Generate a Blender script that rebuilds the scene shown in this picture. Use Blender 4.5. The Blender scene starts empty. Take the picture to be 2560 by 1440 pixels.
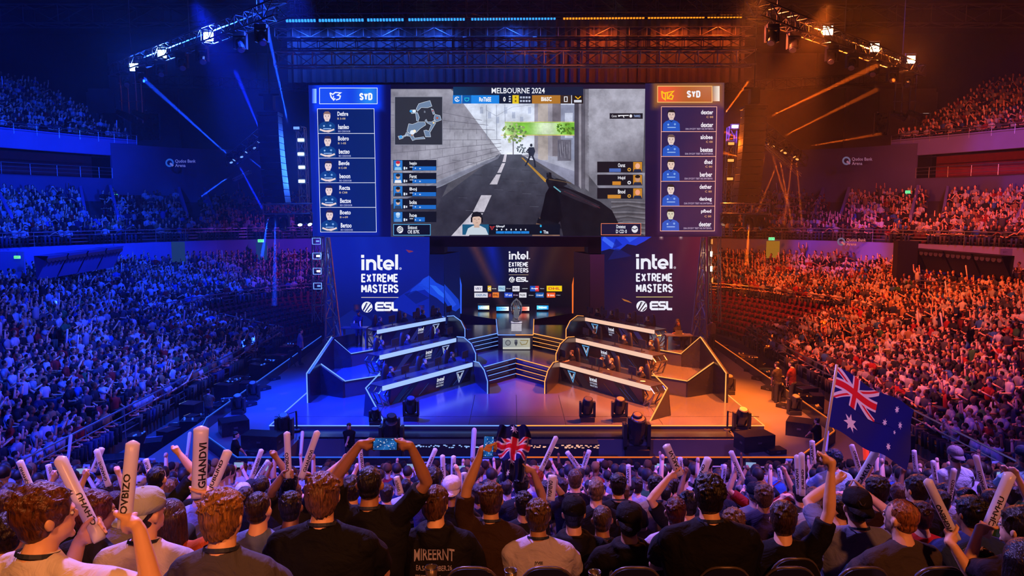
import bpy, math, random
import numpy as np
from mathutils import Vector, Matrix, noise
from math import sin, cos, pi, radians, sqrt, atan2, tan

# ------------------------------------------------------------------ camera
SC = bpy.context.scene
COL = SC.collection
F = 1800.0                      # focal length in pixels of the 2560 px wide frame
PITCH = radians(6.03)
CAMZ = 9.0
cam_d = bpy.data.cameras.new('camera'); cam = bpy.data.objects.new('camera', cam_d)
COL.objects.link(cam); SC.camera = cam
cam_d.sensor_width = 36.0; cam_d.lens = F / 2560 * 36.0
cam_d.clip_start = 0.05; cam_d.clip_end = 400
cam.location = (0, 0, CAMZ); cam.rotation_euler = (pi / 2 - PITCH, 0, 0)

def _ray(px, py):
    x = (px - 1280) / F; y = -(py - 720) / F
    return Vector((x, cos(PITCH) + y * sin(PITCH), -sin(PITCH) + y * cos(PITCH)))
def atY(px, py, Y):
    d = _ray(px, py); return Vector((0, 0, CAMZ)) + d * (Y / d.y)
def atZ(px, py, z):
    d = _ray(px, py); return Vector((0, 0, CAMZ)) + d * ((z - CAMZ) / d.z)
def proj(p):
    q = Vector(p) - Vector((0, 0, CAMZ))
    dep = q.y * cos(PITCH) - q.z * sin(PITCH); up = q.y * sin(PITCH) + q.z * cos(PITCH)
    return 1280 + F * q.x / dep, 720 - F * up / dep, dep

# ------------------------------------------------------------------ world, exposure
SC.view_settings.view_transform = 'Standard'; SC.view_settings.look = 'None'
SC.view_settings.gamma = 1.0; SC.view_settings.use_curve_mapping = False
SC.view_settings.exposure = 0.0
w = bpy.data.worlds.new('world'); SC.world = w; w.use_nodes = True
w.node_tree.nodes['Background'].inputs[0].default_value = (0.10, 0.10, 0.55, 1)
w.node_tree.nodes['Background'].inputs[1].default_value = 0.004
cy = SC.cycles
cy.max_bounces = 5; cy.diffuse_bounces = 2; cy.glossy_bounces = 3; cy.transmission_bounces = 5
cy.volume_bounces = 0; cy.transparent_max_bounces = 8
cy.caustics_reflective = False; cy.caustics_refractive = False
cy.sample_clamp_indirect = 3.0
cy.use_adaptive_sampling = True; cy.adaptive_threshold = 0.035
cy.volume_step_rate = 4.0
try:
    cy.use_denoising = True; cy.denoiser = 'OPENIMAGEDENOISE'
except Exception: pass

BLUE = (0.006, 0.05, 1.0); DBLUE = (0.003, 0.018, 1.0); ORANGE = (1.0, 0.13, 0.006)
RED = (1.0, 0.05, 0.012); PURPLE = (0.30, 0.06, 1.0); AMBER = (1.0, 0.22, 0.03)
def spot(name, loc, tgt, col, energy, ang, blend=0.6, rad=0.15):
    l = bpy.data.lights.new(name, 'SPOT'); l.color = col; l.energy = energy
    l.spot_size = radians(ang); l.spot_blend = blend; l.shadow_soft_size = rad
    o = bpy.data.objects.new(name, l); COL.objects.link(o); o.location = loc
    o.rotation_euler = (Vector(tgt) - Vector(loc)).to_track_quat('-Z', 'Y').to_euler()
    return o
K = 1000.0; HAZE = .0009; BEAMK = 30000
# audience wash, left blue and right orange, from the long trusses, plus violet spots added for the right walls
spot('wash_spot', (-9, 31, 18.5), (-20, 28, 2), (0.012, 0.065, 1), 50*K, 75, 0.8, 0.5)
spot('wash_spot', (-13, 44, 18.5), (-24, 48, 4), (.008, .045, 1), 40*K, 72, 0.8, 0.5)
spot('wash_spot', (-6, 10, 19), (-20, 22, 2), (.008, .035, 1), 44*K, 80, 0.8, 0.5)
spot('wash_spot', (-26, 34, 21), (-38, 56, 9), BLUE, 36*K, 60, 0.8, 0.5)
spot('wash_spot', (-22, 48, 10), (-40, 60, 17), BLUE, 17*K, 60, 0.8, 0.4)
spot('wash_spot', (-5, 56, 16), (-14, 62, 4), PURPLE, 12*K, 70, 0.8, 0.4)
spot('wash_spot', (9, 31, 18.5), (22, 34, 2), (1, .14, .03), 38*K, 72, 0.8, 0.5)
spot('wash_spot', (13, 44, 18.5), (24, 50, 4), (1, .12, .025), 34*K, 68, 0.8, 0.5)
spot('wash_spot', (26, 34, 21), (38, 56, 9), (1, .12, .025), 22*K, 56, 0.8, 0.5)
spot('wash_spot', (22, 48, 10), (40, 60, 17), (1, .13, .03), 9*K, 60, 0.8, 0.4)
spot('wash_spot', (30, 40, 20), (34, 58, 6), (.30, .08, 1), 3*K, 70, 0.8, 0.5)
spot('wash_spot', (10, 28, 22), (38.5, 55, 14.3), (.12, .09, 1), 26*K, 14, .8, .3)  # added violet spot that tints the upper right fascia
spot('wash_spot', (8, 33, 15), (27, 59, 6.2), (.14, .06, 1), 34*K, 16, .8, .3)  # added violet spot that tints the right concourse wall
spot('wash_spot', (7, 12, 19), (21, 20, 2), (.16, .05, 1), 9*K, 70, 0.8, 0.5)
spot('wash_spot', (5, 56, 16), (14, 62, 4), ORANGE, 14*K, 70, 0.8, 0.4)
# stage wash, with key spots added for the desks
spot('stage_spot', (-12, 28, 17), (-5.5, 31, 1.5), DBLUE, 150*K, 42, 0.7, 0.2)
spot('stage_spot', (-7, 24, 17), (-7.5, 30, 1.5), (.004, .03, 1), 80*K, 40, 0.7, 0.2)
spot('stage_spot', (12, 28, 17), (6.5, 30, 1.5), (1, .15, .012), 95*K, 44, 0.7, 0.2)
spot('stage_spot', (8, 24, 17), (7.5, 29, 1.5), (1, .18, .02), 70*K, 40, 0.7, 0.2)
spot('stage_spot', (-2, 17, 15), (-4, 32, 2.9), (.55, .72, 1), 7*K, 16, 0.8, 0.2)  # cool key spot added to brighten the left desk players
spot('stage_spot', (2.4, 17, 15), (4.3, 32, 2.9), (1, .76, .6), 7*K, 16, 0.8, 0.2)  # warm key spot added to brighten the right desk players
spot('stage_spot', (0.3, 30, 17), (0.3, 37.5, 3.4), (.95, .95, 1), 16*K, 9, 0.7, 0.2)
# front block: warm wash from behind the camera, blue and violet from the stage side
spot('front_spot', (5, -5, 15.5), (0.8, 4.2, 6.2), (1, .27, .07), 3.6*K, 52, 0.9, 0.35)
spot('front_spot', (-1, -5, 15), (-3.4, 3.6, 6.6), (1, .32, .10), 2.6*K, 44, 0.9, 0.35)
spot('front_spot', (-11, 8, 16), (-5, 13, 4), (.06, .07, 1), 30*K, 76, 0.9, 0.3)
spot('front_spot', (9, 9, 16), (6, 12, 4.5), (.40, .18, 1), 13*K, 80, 0.9, 0.3)
spot('front_spot', (0, 15, 17), (0, 16, 2), (.40, .14, .9), 6*K, 66, 0.9, 0.3)
spot('front_spot', (-4, 12, 17), (-2, 6, 7), (.46, .28, 1), 13*K, 58, 0.9, 0.3)

# ------------------------------------------------------------------ materials
def s2l(c):
    if isinstance(c, str):
        c = c.lstrip('#'); c = tuple(int(c[i:i+2], 16) / 255 for i in (0, 2, 4))
    return tuple((x / 12.92 if x <= .04045 else ((x + .055) / 1.055) ** 2.4) for x in c[:3])
def _bs(name):
    m = bpy.data.materials.new(name); m.use_nodes = True
    return m, m.node_tree.nodes, m.node_tree.links, m.node_tree.nodes['Principled BSDF']
def mat(name, col, rough=.6, metal=0.0, var=.25, scale=8.0, bump=0.0, emis=None, es=0.0, spec=.5, trans=0.0, coords='Object'):
    m, n, l, b = _bs(name)
    tc = n.new('ShaderNodeTexCoord'); nz = n.new('ShaderNodeTexNoise'); nz.inputs['Scale'].default_value = scale
    nz.inputs['Detail'].default_value = 3
    l.new(tc.outputs[coords], nz.inputs['Vector'])
    mx = n.new('ShaderNodeMix'); mx.data_type = 'RGBA'
    mx.inputs['A'].default_value = tuple(x * (1 - var) for x in col[:3]) + (1,)
    mx.inputs['B'].default_value = tuple(min(1, x * (1 + var)) for x in col[:3]) + (1,)
    l.new(nz.outputs['Fac'], mx.inputs['Factor']); l.new(mx.outputs['Result'], b.inputs['Base Color'])
    b.inputs['Roughness'].default_value = rough; b.inputs['Metallic'].default_value = metal
    b.inputs['Specular IOR Level'].default_value = spec
    if trans: b.inputs['Transmission Weight'].default_value = trans; b.inputs['IOR'].default_value = 1.3
    if bump:
        bp = n.new('ShaderNodeBump'); bp.inputs['Strength'].default_value = bump; bp.inputs['Distance'].default_value = .03
        l.new(nz.outputs['Fac'], bp.inputs['Height']); l.new(bp.outputs['Normal'], b.inputs['Normal'])
    if emis:
        b.inputs['Emission Color'].default_value = tuple(emis[:3]) + (1,); b.inputs['Emission Strength'].default_value = es
    return m
def mat_cloth(name, src='obj'):
    m, n, l, b = _bs(name)
    if src == 'obj':
        s = n.new('ShaderNodeObjectInfo').outputs['Color']
    else:
        a = n.new('ShaderNodeAttribute'); a.attribute_name = 'Col'; s = a.outputs['Color']
    nz = n.new('ShaderNodeTexNoise'); nz.inputs['Scale'].default_value = 6 if src == 'obj' else 9
    nz.inputs['Detail'].default_value = 4; nz.inputs['Distortion'].default_value = 1.2
    tc = n.new('ShaderNodeTexCoord'); l.new(tc.outputs['Object'], nz.inputs['Vector'])
    l.new(s, b.inputs['Base Color']); b.inputs['Roughness'].default_value = .82
    b.inputs['Specular IOR Level'].default_value = .2
    if src == 'obj':
        bp = n.new('ShaderNodeBump'); bp.inputs['Strength'].default_value = .55; bp.inputs['Distance'].default_value = .05
        l.new(nz.outputs['Fac'], bp.inputs['Height']); l.new(bp.outputs['Normal'], b.inputs['Normal'])
    return m
def mat_hair(name):
    m, n, l, b = _bs(name)
    oi = n.new('ShaderNodeObjectInfo'); tc = n.new('ShaderNodeTexCoord')
    mp = n.new('ShaderNodeMapping'); mp.inputs['Scale'].default_value = (1.0, .35, .22)
    nz = n.new('ShaderNodeTexNoise'); nz.inputs['Scale'].default_value = 130; nz.inputs['Detail'].default_value = 2
    nz.inputs['Distortion'].default_value = .6
    l.new(tc.outputs['Object'], mp.inputs['Vector']); l.new(mp.outputs['Vector'], nz.inputs['Vector'])
    mx = n.new('ShaderNodeMix'); mx.data_type = 'RGBA'; mx.blend_type = 'MULTIPLY'; mx.inputs['Factor'].default_value = .75
    l.new(oi.outputs['Color'], mx.inputs['A']); l.new(nz.outputs['Fac'], mx.inputs['B'])
    rr = n.new('ShaderNodeMapRange'); rr.inputs['From Min'].default_value = .3; rr.inputs['From Max'].default_value = .7
    rr.inputs['To Max'].default_value = 1.6; l.new(nz.outputs['Fac'], rr.inputs['Value']); l.new(rr.outputs['Result'], mx.inputs['B'])
    l.new(mx.outputs['Result'], b.inputs['Base Color']); b.inputs['Roughness'].default_value = .42
    bp = n.new('ShaderNodeBump'); bp.inputs['Strength'].default_value = .8; bp.inputs['Distance'].default_value = .012
    l.new(nz.outputs['Fac'], bp.inputs['Height']); l.new(bp.outputs['Normal'], b.inputs['Normal'])
    return m
def mat_emit(name, col, strength):
    m = bpy.data.materials.new(name); m.use_nodes = True; n = m.node_tree.nodes; l = m.node_tree.links
    n.clear(); o = n.new('ShaderNodeOutputMaterial'); e = n.new('ShaderNodeEmission')
    e.inputs[0].default_value = tuple(col[:3]) + (1,); e.inputs[1].default_value = strength
    l.new(e.outputs[0], o.inputs[0]); return m
def mat_screen(name, strength=1.0, tex=0.0, scale=3.0):
    """LED screen: each face gives off the colour stored on it, with a faint grain."""
    m = bpy.data.materials.new(name); m.use_nodes = True; n = m.node_tree.nodes; l = m.node_tree.links
    n.clear(); o = n.new('ShaderNodeOutputMaterial'); e = n.new('ShaderNodeEmission')
    a = n.new('ShaderNodeAttribute'); a.attribute_name = 'Col'
    src = a.outputs['Color']
    if tex:
        tc = n.new('ShaderNodeTexCoord'); nz = n.new('ShaderNodeTexNoise'); nz.inputs['Scale'].default_value = scale
        nz.inputs['Detail'].default_value = 8; nz.inputs['Roughness'].default_value = .65
        l.new(tc.outputs['Object'], nz.inputs['Vector'])
        rr = n.new('ShaderNodeMapRange'); rr.inputs['From Min'].default_value = .3; rr.inputs['From Max'].default_value = .7
        rr.inputs['To Min'].default_value = 1 - tex; rr.inputs['To Max'].default_value = 1 + tex
        l.new(nz.outputs['Fac'], rr.inputs['Value'])
        mx = n.new('ShaderNodeVectorMath'); mx.operation = 'SCALE'
        l.new(src, mx.inputs[0]); l.new(rr.outputs['Result'], mx.inputs['Scale']); src = mx.outputs[0]
    l.new(src, e.inputs[0]); e.inputs[1].default_value = strength
    l.new(e.outputs[0], o.inputs[0]); return m

M = {}
M['shirt'] = mat_cloth('cloth_by_object'); M['hair'] = mat_hair('hair_by_object'); M['cloth_attr'] = mat_cloth('crowd_colours', 'attr')
def mat_skin():
    m, n, l, b = _bs('skin')
    oi = n.new('ShaderNodeObjectInfo'); cr = n.new('ShaderNodeValToRGB')
    cr.color_ramp.elements[0].color = s2l('#8a5a3e') + (1,); cr.color_ramp.elements[1].color = s2l('#e8b795') + (1,)
    cr.color_ramp.elements[0].position = 0.0; cr.color_ramp.elements[1].position = .45
    l.new(oi.outputs['Random'], cr.inputs['Fac']); l.new(cr.outputs['Color'], b.inputs['Base Color'])
    b.inputs['Roughness'].default_value = .5; b.inputs['Subsurface Weight'].default_value = 0.0
    return m
M['skin'] = mat_skin()
M['trousers'] = mat('dark_trousers', s2l('#22242c'), .85)
M['black'] = mat('matte_black', (.012, .012, .014), .55, 0, .3, 12)
M['gloss_black'] = mat('gloss_black', (.015, .015, .02), .22, 0, .3, 4, spec=.6)
M['metal'] = mat('dark_steel', (.20, .20, .22), .38, .85, .2, 10)
M['rail'] = mat('steel_rail', (.42, .42, .45), .35, .9, .15, 10)
M['truss'] = mat('truss_black', (.05, .05, .055), .4, .6, .2, 10)
M['eye'] = mat('eye', (.7, .7, .7), .2)
M['white_plastic'] = mat('inflated_plastic', (.86, .84, .88), .28, 0, .05, 5, spec=.6)
def _translucent(m, f, col):
    n = m.node_tree.nodes; l = m.node_tree.links; t = n.new('ShaderNodeBsdfTranslucent'); t.inputs[0].default_value = col + (1,)
    x = n.new('ShaderNodeMixShader'); x.inputs[0].default_value = f; l.new(n['Principled BSDF'].outputs[0], x.inputs[1]); l.new(t.outputs[0], x.inputs[2]); l.new(x.outputs[0], n['Material Output'].inputs[0])
_translucent(M['white_plastic'], .3, (.92, .9, .96))
M['ink'] = mat('black_ink', (.01, .01, .012), .5)
M['led_blue'] = mat_emit('led_blue', (.16, .34, 1.0), 1.25)
M['led_orange'] = mat_emit('led_orange', (1.0, .34, .07), 1.4)
M['led_blue_dim'] = mat_emit('led_blue_dim', (.03, .13, 1.0), 1.0)
M['led_orange_dim'] = mat_emit('led_orange_dim', (1.0, .17, .02), 1.0)
M['lamp_blue'] = mat_emit('lamp_blue', (.35, .6, 1.0), 45)
M['lamp_orange'] = mat_emit('lamp_orange', (1.0, .55, .28), 45)
M['screen'] = mat_screen('led_screen', 1.0)
M['screen_tex'] = mat_screen('led_screen_grain', 1.0, .35, 1.2)
M['glass'] = mat('clear_glass', (.95, .97, 1), .03, 0, .01, 1, trans=.95)
M['exit'] = mat_emit('exit_green', (.15, 1.0, .35), 1.5)

# ------------------------------------------------------------------ mesh builder
class MB:
    def __init__(s, frame=None):
        s.v = []; s.f = []; s.m = []; s.c = []; s.frame = frame; s.mi = 0; s.col = (1, 1, 1)
    def add(s, vs, fs, mi=None, col=None):
        b = len(s.v); T = s.frame
        s.v += [tuple(T @ Vector(p)) if T else tuple(p) for p in vs]
        for f in fs:
            s.f.append([b + i for i in f]); s.m.append(s.mi if mi is None else mi); s.c.append(s.col if col is None else col)
    def quad(s, a, b, c, d, **k): s.add([a, b, c, d], [(0, 1, 2, 3)], **k)
    def box(s, c, size, R=None, **k):
        x, y, z = size[0] / 2, size[1] / 2, size[2] / 2; c = Vector(c)
        vs = [Vector(p) for p in ((-x,-y,-z),(x,-y,-z),(x,y,-z),(-x,y,-z),(-x,-y,z),(x,-y,z),(x,y,z),(-x,y,z))]
        if R is not None: vs = [R @ p for p in vs]
        s.add([c + p for p in vs], [(0,3,2,1),(4,5,6,7),(0,1,5,4),(1,2,6,5),(2,3,7,6),(3,0,4,7)], **k)
    def prism(s, pts, z0, z1, **k):
        n = len(pts)
        s.add([(p[0], p[1], z0) for p in pts] + [(p[0], p[1], z1) for p in pts],
              [tuple(range(n))[::-1], tuple(range(n, 2 * n))] + [(i, (i+1) % n, n + (i+1) % n, n + i) for i in range(n)], **k)
    def rings(s, rr, close=True, caps=True, **k):
        n = len(rr[0]); vs = [p for r in rr for p in r]; fs = []
        for j in range(len(rr) - 1):
            for i in range(n if close else n - 1):
                i2 = (i + 1) % n; fs.append((j*n+i, j*n+i2, (j+1)*n+i2, (j+1)*n+i))
        if caps: fs += [tuple(range(n))[::-1], tuple(range((len(rr)-1)*n, len(rr)*n))]
        s.add(vs, fs, **k)
    def tube(s, pts, r, n=8, caps=True, round_=False, **k):
        pts = [Vector(p) for p in pts]
        rs = list(r) if hasattr(r, '__len__') else [r] * len(pts)
        if round_:
            d0 = (pts[0] - pts[1]).normalized(); d1 = (pts[-1] - pts[-2]).normalized()
            a = [pts[0] + d0 * rs[0] * t for t in (.97, .7)]; b = [pts[-1] + d1 * rs[-1] * t for t in (.7, .97)]
            pts = a + pts + b; rs = [rs[0] * .25, rs[0] * .72] + rs + [rs[-1] * .72, rs[-1] * .25]
        rr = []; prev = None
        for i, p in enumerate(pts):
            t = (pts[min(i+1, len(pts)-1)] - pts[max(i-1, 0)])
            if t.length < 1e-9: t = Vector((0, 0, 1))
            t.normalize()
            if prev is None:
                u = t.orthogonal().normalized()
            else:
                u = prev - t * prev.dot(t)
                u = u.normalized() if u.length > 1e-6 else t.orthogonal().normalized()
            prev = u; v = t.cross(u)
            rr.append([p + (u * cos(2*pi*j/n) + v * sin(2*pi*j/n)) * rs[i] for j in range(n)])
        s.rings(rr, True, caps, **k)
    def ell(s, c, r, R=None, nu=12, nv=8, **k):
        c = Vector(c); vs = []; fs = []
        for j in range(1, nv):
            a = pi * j / nv
            for i in range(nu):
                b = 2 * pi * i / nu; p = Vector((r[0]*sin(a)*cos(b), r[1]*sin(a)*sin(b), r[2]*cos(a)))
                vs.append(c + (R @ p if R is not None else p))
        top = len(vs); t = Vector((0, 0, r[2])); vs += [c + (R @ t if R is not None else t), c - (R @ t if R is not None else t)]
        for j in range(nv - 2):
            for i in range(nu):
                i2 = (i + 1) % nu; fs.append((j*nu+i, (j+1)*nu+i, (j+1)*nu+i2, j*nu+i2))
        for i in range(nu):
            i2 = (i + 1) % nu; fs.append((top, i, i2)); fs.append((top+1, (nv-2)*nu+i2, (nv-2)*nu+i))
        s.add(vs, fs, **k)
    def lathe(s, c, prof, n=16, **k):
        c = Vector(c)
        s.rings([[c + Vector((r*cos(2*pi*i/n), r*sin(2*pi*i/n), z)) for i in range(n)] for r, z in prof], **k)
    def mesh(s, name, mats, smooth=False, cols=False):
        me = bpy.data.meshes.new(name); me.from_pydata(s.v, [], s.f)
        for m_ in mats: me.materials.append(m_)
        if len(mats) > 1: me.polygons.foreach_set('material_index', s.m)
        if smooth: me.polygons.foreach_set('use_smooth', [True] * len(s.f))
        if cols:
            at = me.color_attributes.new('Col', 'FLOAT_COLOR', 'CORNER'); buf = []
            for f, c in zip(s.f, s.c):
                if isinstance(c[0], (tuple, list)):
                    for q in c: buf += [q[0], q[1], q[2], 1]
                else: buf += [c[0], c[1], c[2], 1] * len(f)
            at.data.foreach_set('color', buf)
        me.update(); return me
    def build(s, name, mats, parent=None, smooth=False, cols=False, label=None, loc=None):
        if not isinstance(mats, (list, tuple)): mats = [mats]
        o = bpy.data.objects.new(name, s.mesh(name, mats, smooth, cols)); COL.objects.link(o)
        if parent: o.parent = parent
        if label: o['label'] = label
        if loc: o.location = loc
        return o
def tag(o, label, cat, group=None, kind=None):
    if label: o['label'] = label
    if cat: o['category'] = cat
    if group: o['group'] = group
    if kind: o['kind'] = kind
    return o
def thing(name, label, cat, loc=(0, 0, 0), rz=0, group=None):
    o = bpy.data.objects.new(name, None); COL.objects.link(o); o.location = loc; o.rotation_euler = (0, 0, rz)
    o.empty_display_size = .2
    return tag(o, label, cat, group)
def struct(mb, name, m, **k):
    o = mb.build(name, m, **k); o['kind'] = 'structure'; return o
def dup(o, loc, rz=None, label=None, group=None, parent=None, col=None):
    c = o.copy(); COL.objects.link(c); c.location = loc
    if rz is not None: c.rotation_euler = (0, 0, rz)
    if label: c['label'] = label
    if group: c['group'] = group
    for ch in o.children:
        d = ch.copy(); COL.objects.link(d); d.parent = c
        for g in ch.children:
            e = g.copy(); COL.objects.link(e); e.parent = d
    return c
def remesh(mb, name, mats, voxel, parent=None, smooth_it=0, extra=None):
    """union of overlapping closed shapes as one continuous surface"""
    me = mb.mesh(name + '_raw', [], False); ob = bpy.data.objects.new(name, me); COL.objects.link(ob)
    r = ob.modifiers.new('r', 'REMESH'); r.mode = 'VOXEL'; r.voxel_size = voxel; r.use_smooth_shade = True
    if smooth_it:
        sm = ob.modifiers.new('s', 'SMOOTH'); sm.iterations = smooth_it; sm.factor = .5
    dg = bpy.context.evaluated_depsgraph_get(); dg.update()
    nm = bpy.data.meshes.new_from_object(ob.evaluated_get(dg)); ob.modifiers.clear(); ob.data = nm
    bpy.data.meshes.remove(me); nm.name = name
    nm.materials.clear()
    for m_ in (mats if isinstance(mats, (list, tuple)) else [mats]): nm.materials.append(m_)
    nm.polygons.foreach_set('use_smooth', [True] * len(nm.polygons))
    if parent: ob.parent = parent
    return ob

# ------------------------------------------------------------------ flat lettering helpers
_fc = {}
def font2d(txt, bold=0.0):
    """outline of a text in the built-in font as (verts, faces), left/bottom at 0, height of caps about 1"""
    k = (txt, bold)
    if k in _fc: return _fc[k]
    cu = bpy.data.curves.new('t', 'FONT'); cu.body = txt; cu.offset = bold; cu.resolution_u = 2; cu.fill_mode = 'FRONT'
    o = bpy.data.objects.new('t', cu); COL.objects.link(o)
    dg = bpy.context.evaluated_depsgraph_get(); dg.update(); me = bpy.data.meshes.new_from_object(o.evaluated_get(dg))
    vs = [(v.co.x, v.co.y) for v in me.vertices]; fs = [tuple(p.vertices) for p in me.polygons]
    bpy.data.objects.remove(o); bpy.data.curves.remove(cu); bpy.data.meshes.remove(me)
    if vs:
        x0 = min(v[0] for v in vs); x1 = max(v[0] for v in vs); y0 = min(v[1] for v in vs); y1 = max(v[1] for v in vs)
    else: x0 = y0 = 0; x1 = y1 = 1
    vs = [((v[0]-x0)/(x1-x0), (v[1]-y0)/(y1-y0)) for v in vs]
    _fc[k] = (vs, fs); return _fc[k]
W = .52; c_ = .16
_O = [(c_,0),(W-c_,0),(W,c_),(W,1-c_),(W-c_,1),(c_,1),(0,1-c_),(0,c_),(c_,0)]
GL = {
 'A': [[(0,1),(.19,.02),(.33,.02),(.52,1)],[(.09,.68),(.43,.68)]], 'E': [[(W,0),(0,0),(0,1),(W,1)],[(0,.49),(.44,.49)]],
 'X': [[(0,0),(W,1)],[(W,0),(0,1)]], 'T': [[(0,0),(W,0)],[(.26,0),(.26,1)]],
 'R': [[(0,1),(0,0),(W-c_,0),(W,c_),(W,.36),(W-c_,.52),(0,.52)],[(.26,.52),(W,1)]],
 'M': [[(0,1),(0,0)],[(.64,0),(.64,1)],[(.02,.02),(.27,.60),(.37,.60),(.62,.02)]], 'S': [[(W,.2),(W-c_,0),(c_,0),(0,c_),(0,.32),(c_,.45),(W-c_,.55),(W,.68),(W,1-c_),(W-c_,1),(c_,1),(0,.8)]],
 'Y': [[(0,0),(.26,.5),(W,0)],[(.26,.5),(.26,1)]], 'D': [[(0,0),(W-c_,0),(W,c_),(W,1-c_),(W-c_,1),(0,1),(0,0)]],
 'L': [[(0,0),(0,1),(.46,1)]], 'B': [[(0,0),(W-c_,0),(W,c_),(W,.36),(W-.1,.48),(0,.48)],[(W-.1,.48),(W,.6),(W,1-c_),(W-c_,1),(0,1),(0,0)]],
 'O': [_O], 'U': [[(0,0),(0,1-c_),(c_,1),(W-c_,1),(W,1-c_),(W,0)]], 'N': [[(0,1),(0,0),(W,1),(W,0)]],
 '2': [[(0,.2),(c_,0),(W-c_,0),(W,c_),(W,.36),(0,1),(W,1)]], '0': [_O], '4': [[(.38,1),(.38,0),(0,.7),(W,.7)]],
 'I': [[(0,0),(0,1)]], 'C': [[(W,.2),(W-c_,0),(c_,0),(0,c_),(0,1-c_),(c_,1),(W-c_,1),(W,.8)]],
}
def stroke2d(pts, w):
    """thick mitred polyline -> list of quads"""
    pts = [Vector(p) for p in pts]; n = len(pts); closed = (pts[0] - pts[-1]).length < 1e-6; L = []; Rr = []
    for i in range(n):
        if closed and i in (0, n - 1): a, b = pts[-2], pts[1]
        else: a, b = pts[max(i-1, 0)], pts[min(i+1, n-1)]
        p = pts[i]; d1 = (p - a); d2 = (b - p)
        if d1.length < 1e-9: d1 = d2
        if d2.length < 1e-9: d2 = d1
        d1 = d1.normalized(); d2 = d2.normalized(); nn = Vector((-d1.y, d1.x)) + Vector((-d2.y, d2.x))
        nn = nn.normalized() if nn.length > 1e-3 else Vector((-d1.y, d1.x))
        k = max(.45, nn.dot(Vector((-d1.y, d1.x)))); o = nn * (w / 2 / k)
        L.append(p + o); Rr.append(p - o)
    return [(L[i], L[i+1], Rr[i+1], Rr[i]) for i in range(n - 1)]

class Pic:
    """flat picture on an LED wall; points in photo pixels mapped on the plane Y, or any map function"""
    def __init__(s, Y=None, fn=None, step=.004):
        s.mb = MB(); s.fn = fn or (lambda x, y, l: atY(x, y, Y - l * step) ); s.l = 0
    def poly(s, pts, col, l=None):
        l = s.l if l is None else l
        col = tuple(s2l(c) for c in col) if isinstance(col, list) else s2l(col)
        s.mb.add([s.fn(p[0], p[1], l) for p in pts], [tuple(range(len(pts)))], col=col)
    def rect(s, x0, y0, x1, y1, col, l=None): s.poly([(x0,y0),(x1,y0),(x1,y1),(x0,y1)], col, l)
    def ring(s, cx, cy, r, w, col, l=None, a0=0, a1=360, n=24):
        s.line([(cx + r*cos(radians(a0 + (a1-a0)*i/n)), cy + r*sin(radians(a0 + (a1-a0)*i/n))) for i in range(n+1)], w, col, l)
    def disc(s, cx, cy, rx, ry, col, l=None, n=18): s.poly([(cx + rx*cos(2*pi*i/n), cy + ry*sin(2*pi*i/n)) for i in range(n)], col, l)
    def line(s, pts, w, col, l=None):
        for q in stroke2d(pts, w): s.poly(q, col, l)
    def frame(s, x0, y0, x1, y1, w, col, l=None): s.line([(x0,y0),(x1,y0),(x1,y1),(x0,y1),(x0,y0)], w, col, l)
    def text(s, txt, x0, y0, x1, y1, col, l=None, bold=.02):
        vs, fs = font2d(txt, bold); l = s.l if l is None else l
        s.mb.add([s.fn(x0 + v[0]*(x1-x0), y1 - v[1]*(y1-y0), l) for v in vs], fs, col=s2l(col))
    def caps(s, txt, x0, y0, x1, y1, w, col, l=None, gap=.26):
        """condensed block capitals made of strokes"""
        tot = sum((.64 if ch == 'M' else (0 if ch == 'I' else W)) if ch != ' ' else .25 for ch in txt) + gap * (len(txt) - 1)
        h = y1 - y0 - w; sx = (x1 - x0 - w) / tot; x = x0 + w / 2
        for ch in txt:
            if ch == ' ': x += (.25 + gap) * sx; continue
            for g in GL[ch]:
                q = [(x + p[0]*sx, y0 + w/2 + p[1]*h) for p in g]; cl = q[0] == q[-1]
                for i in range(len(q) - 1): s.line([q[i], q[i+1]], w, col, l)
                for i in range(0 if cl else 1, len(q) - 1): s.disc(q[i][0], q[i][1], w/2, w/2, col, l, 12)
            x += ((.64 if ch == 'M' else (0 if ch == 'I' else W)) + gap) * sx
    def build(s, name, parent=None, m=None, label=None): return s.mb.build(name, m or M['screen'], parent, cols=True, label=label)
# ================================================================== arena shell
CX = 0.18
def mxp(p, side):            # mirror a left-hand plan point to the right
    return (p[0], p[1]) + tuple(p[2:]) if side < 0 else (2 * CX - p[0], p[1]) + tuple(p[2:])
M['concrete'] = mat('dark_concrete', (.045, .045, .055), .8, 0, .35, 1.2, .2)
M['end_wall'] = mat('panelled_grey', (.10, .09, .10), .8, 0, .3, .4)
M['curtain'] = mat('black_curtain', (.012, .012, .016), .9, 0, .4, 2)
M['red_curtain'] = mat('red_curtain', (.20, .02, .025), .85, 0, .3, 3)
M['fascia'] = mat('blue_violet_fascia', (.16, .16, .42), .5, 0, .2, .6)
M['banner'] = mat('banner_wall', (.06, .06, .15), .7, 0, .2, .6)
M['terrace'] = mat('terrace_concrete', (.03, .03, .04), .8, 0, .3, 1)
M['floor'] = mat('arena_floor_black', (.10, .10, .11), .38, 0, .4, .7, .12, spec=.5)
M['deck'] = mat('stage_deck_gloss', (.075, .075, .09), .18, 0, .35, .5, .04, spec=.7)
M['array'] = mat('speaker_black', (.004, .004, .005), .75, 0, .2, 6, spec=.15)
M['seat_red'] = mat('red_seat', (.22, .02, .03), .6, 0, .2, 6)

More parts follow.
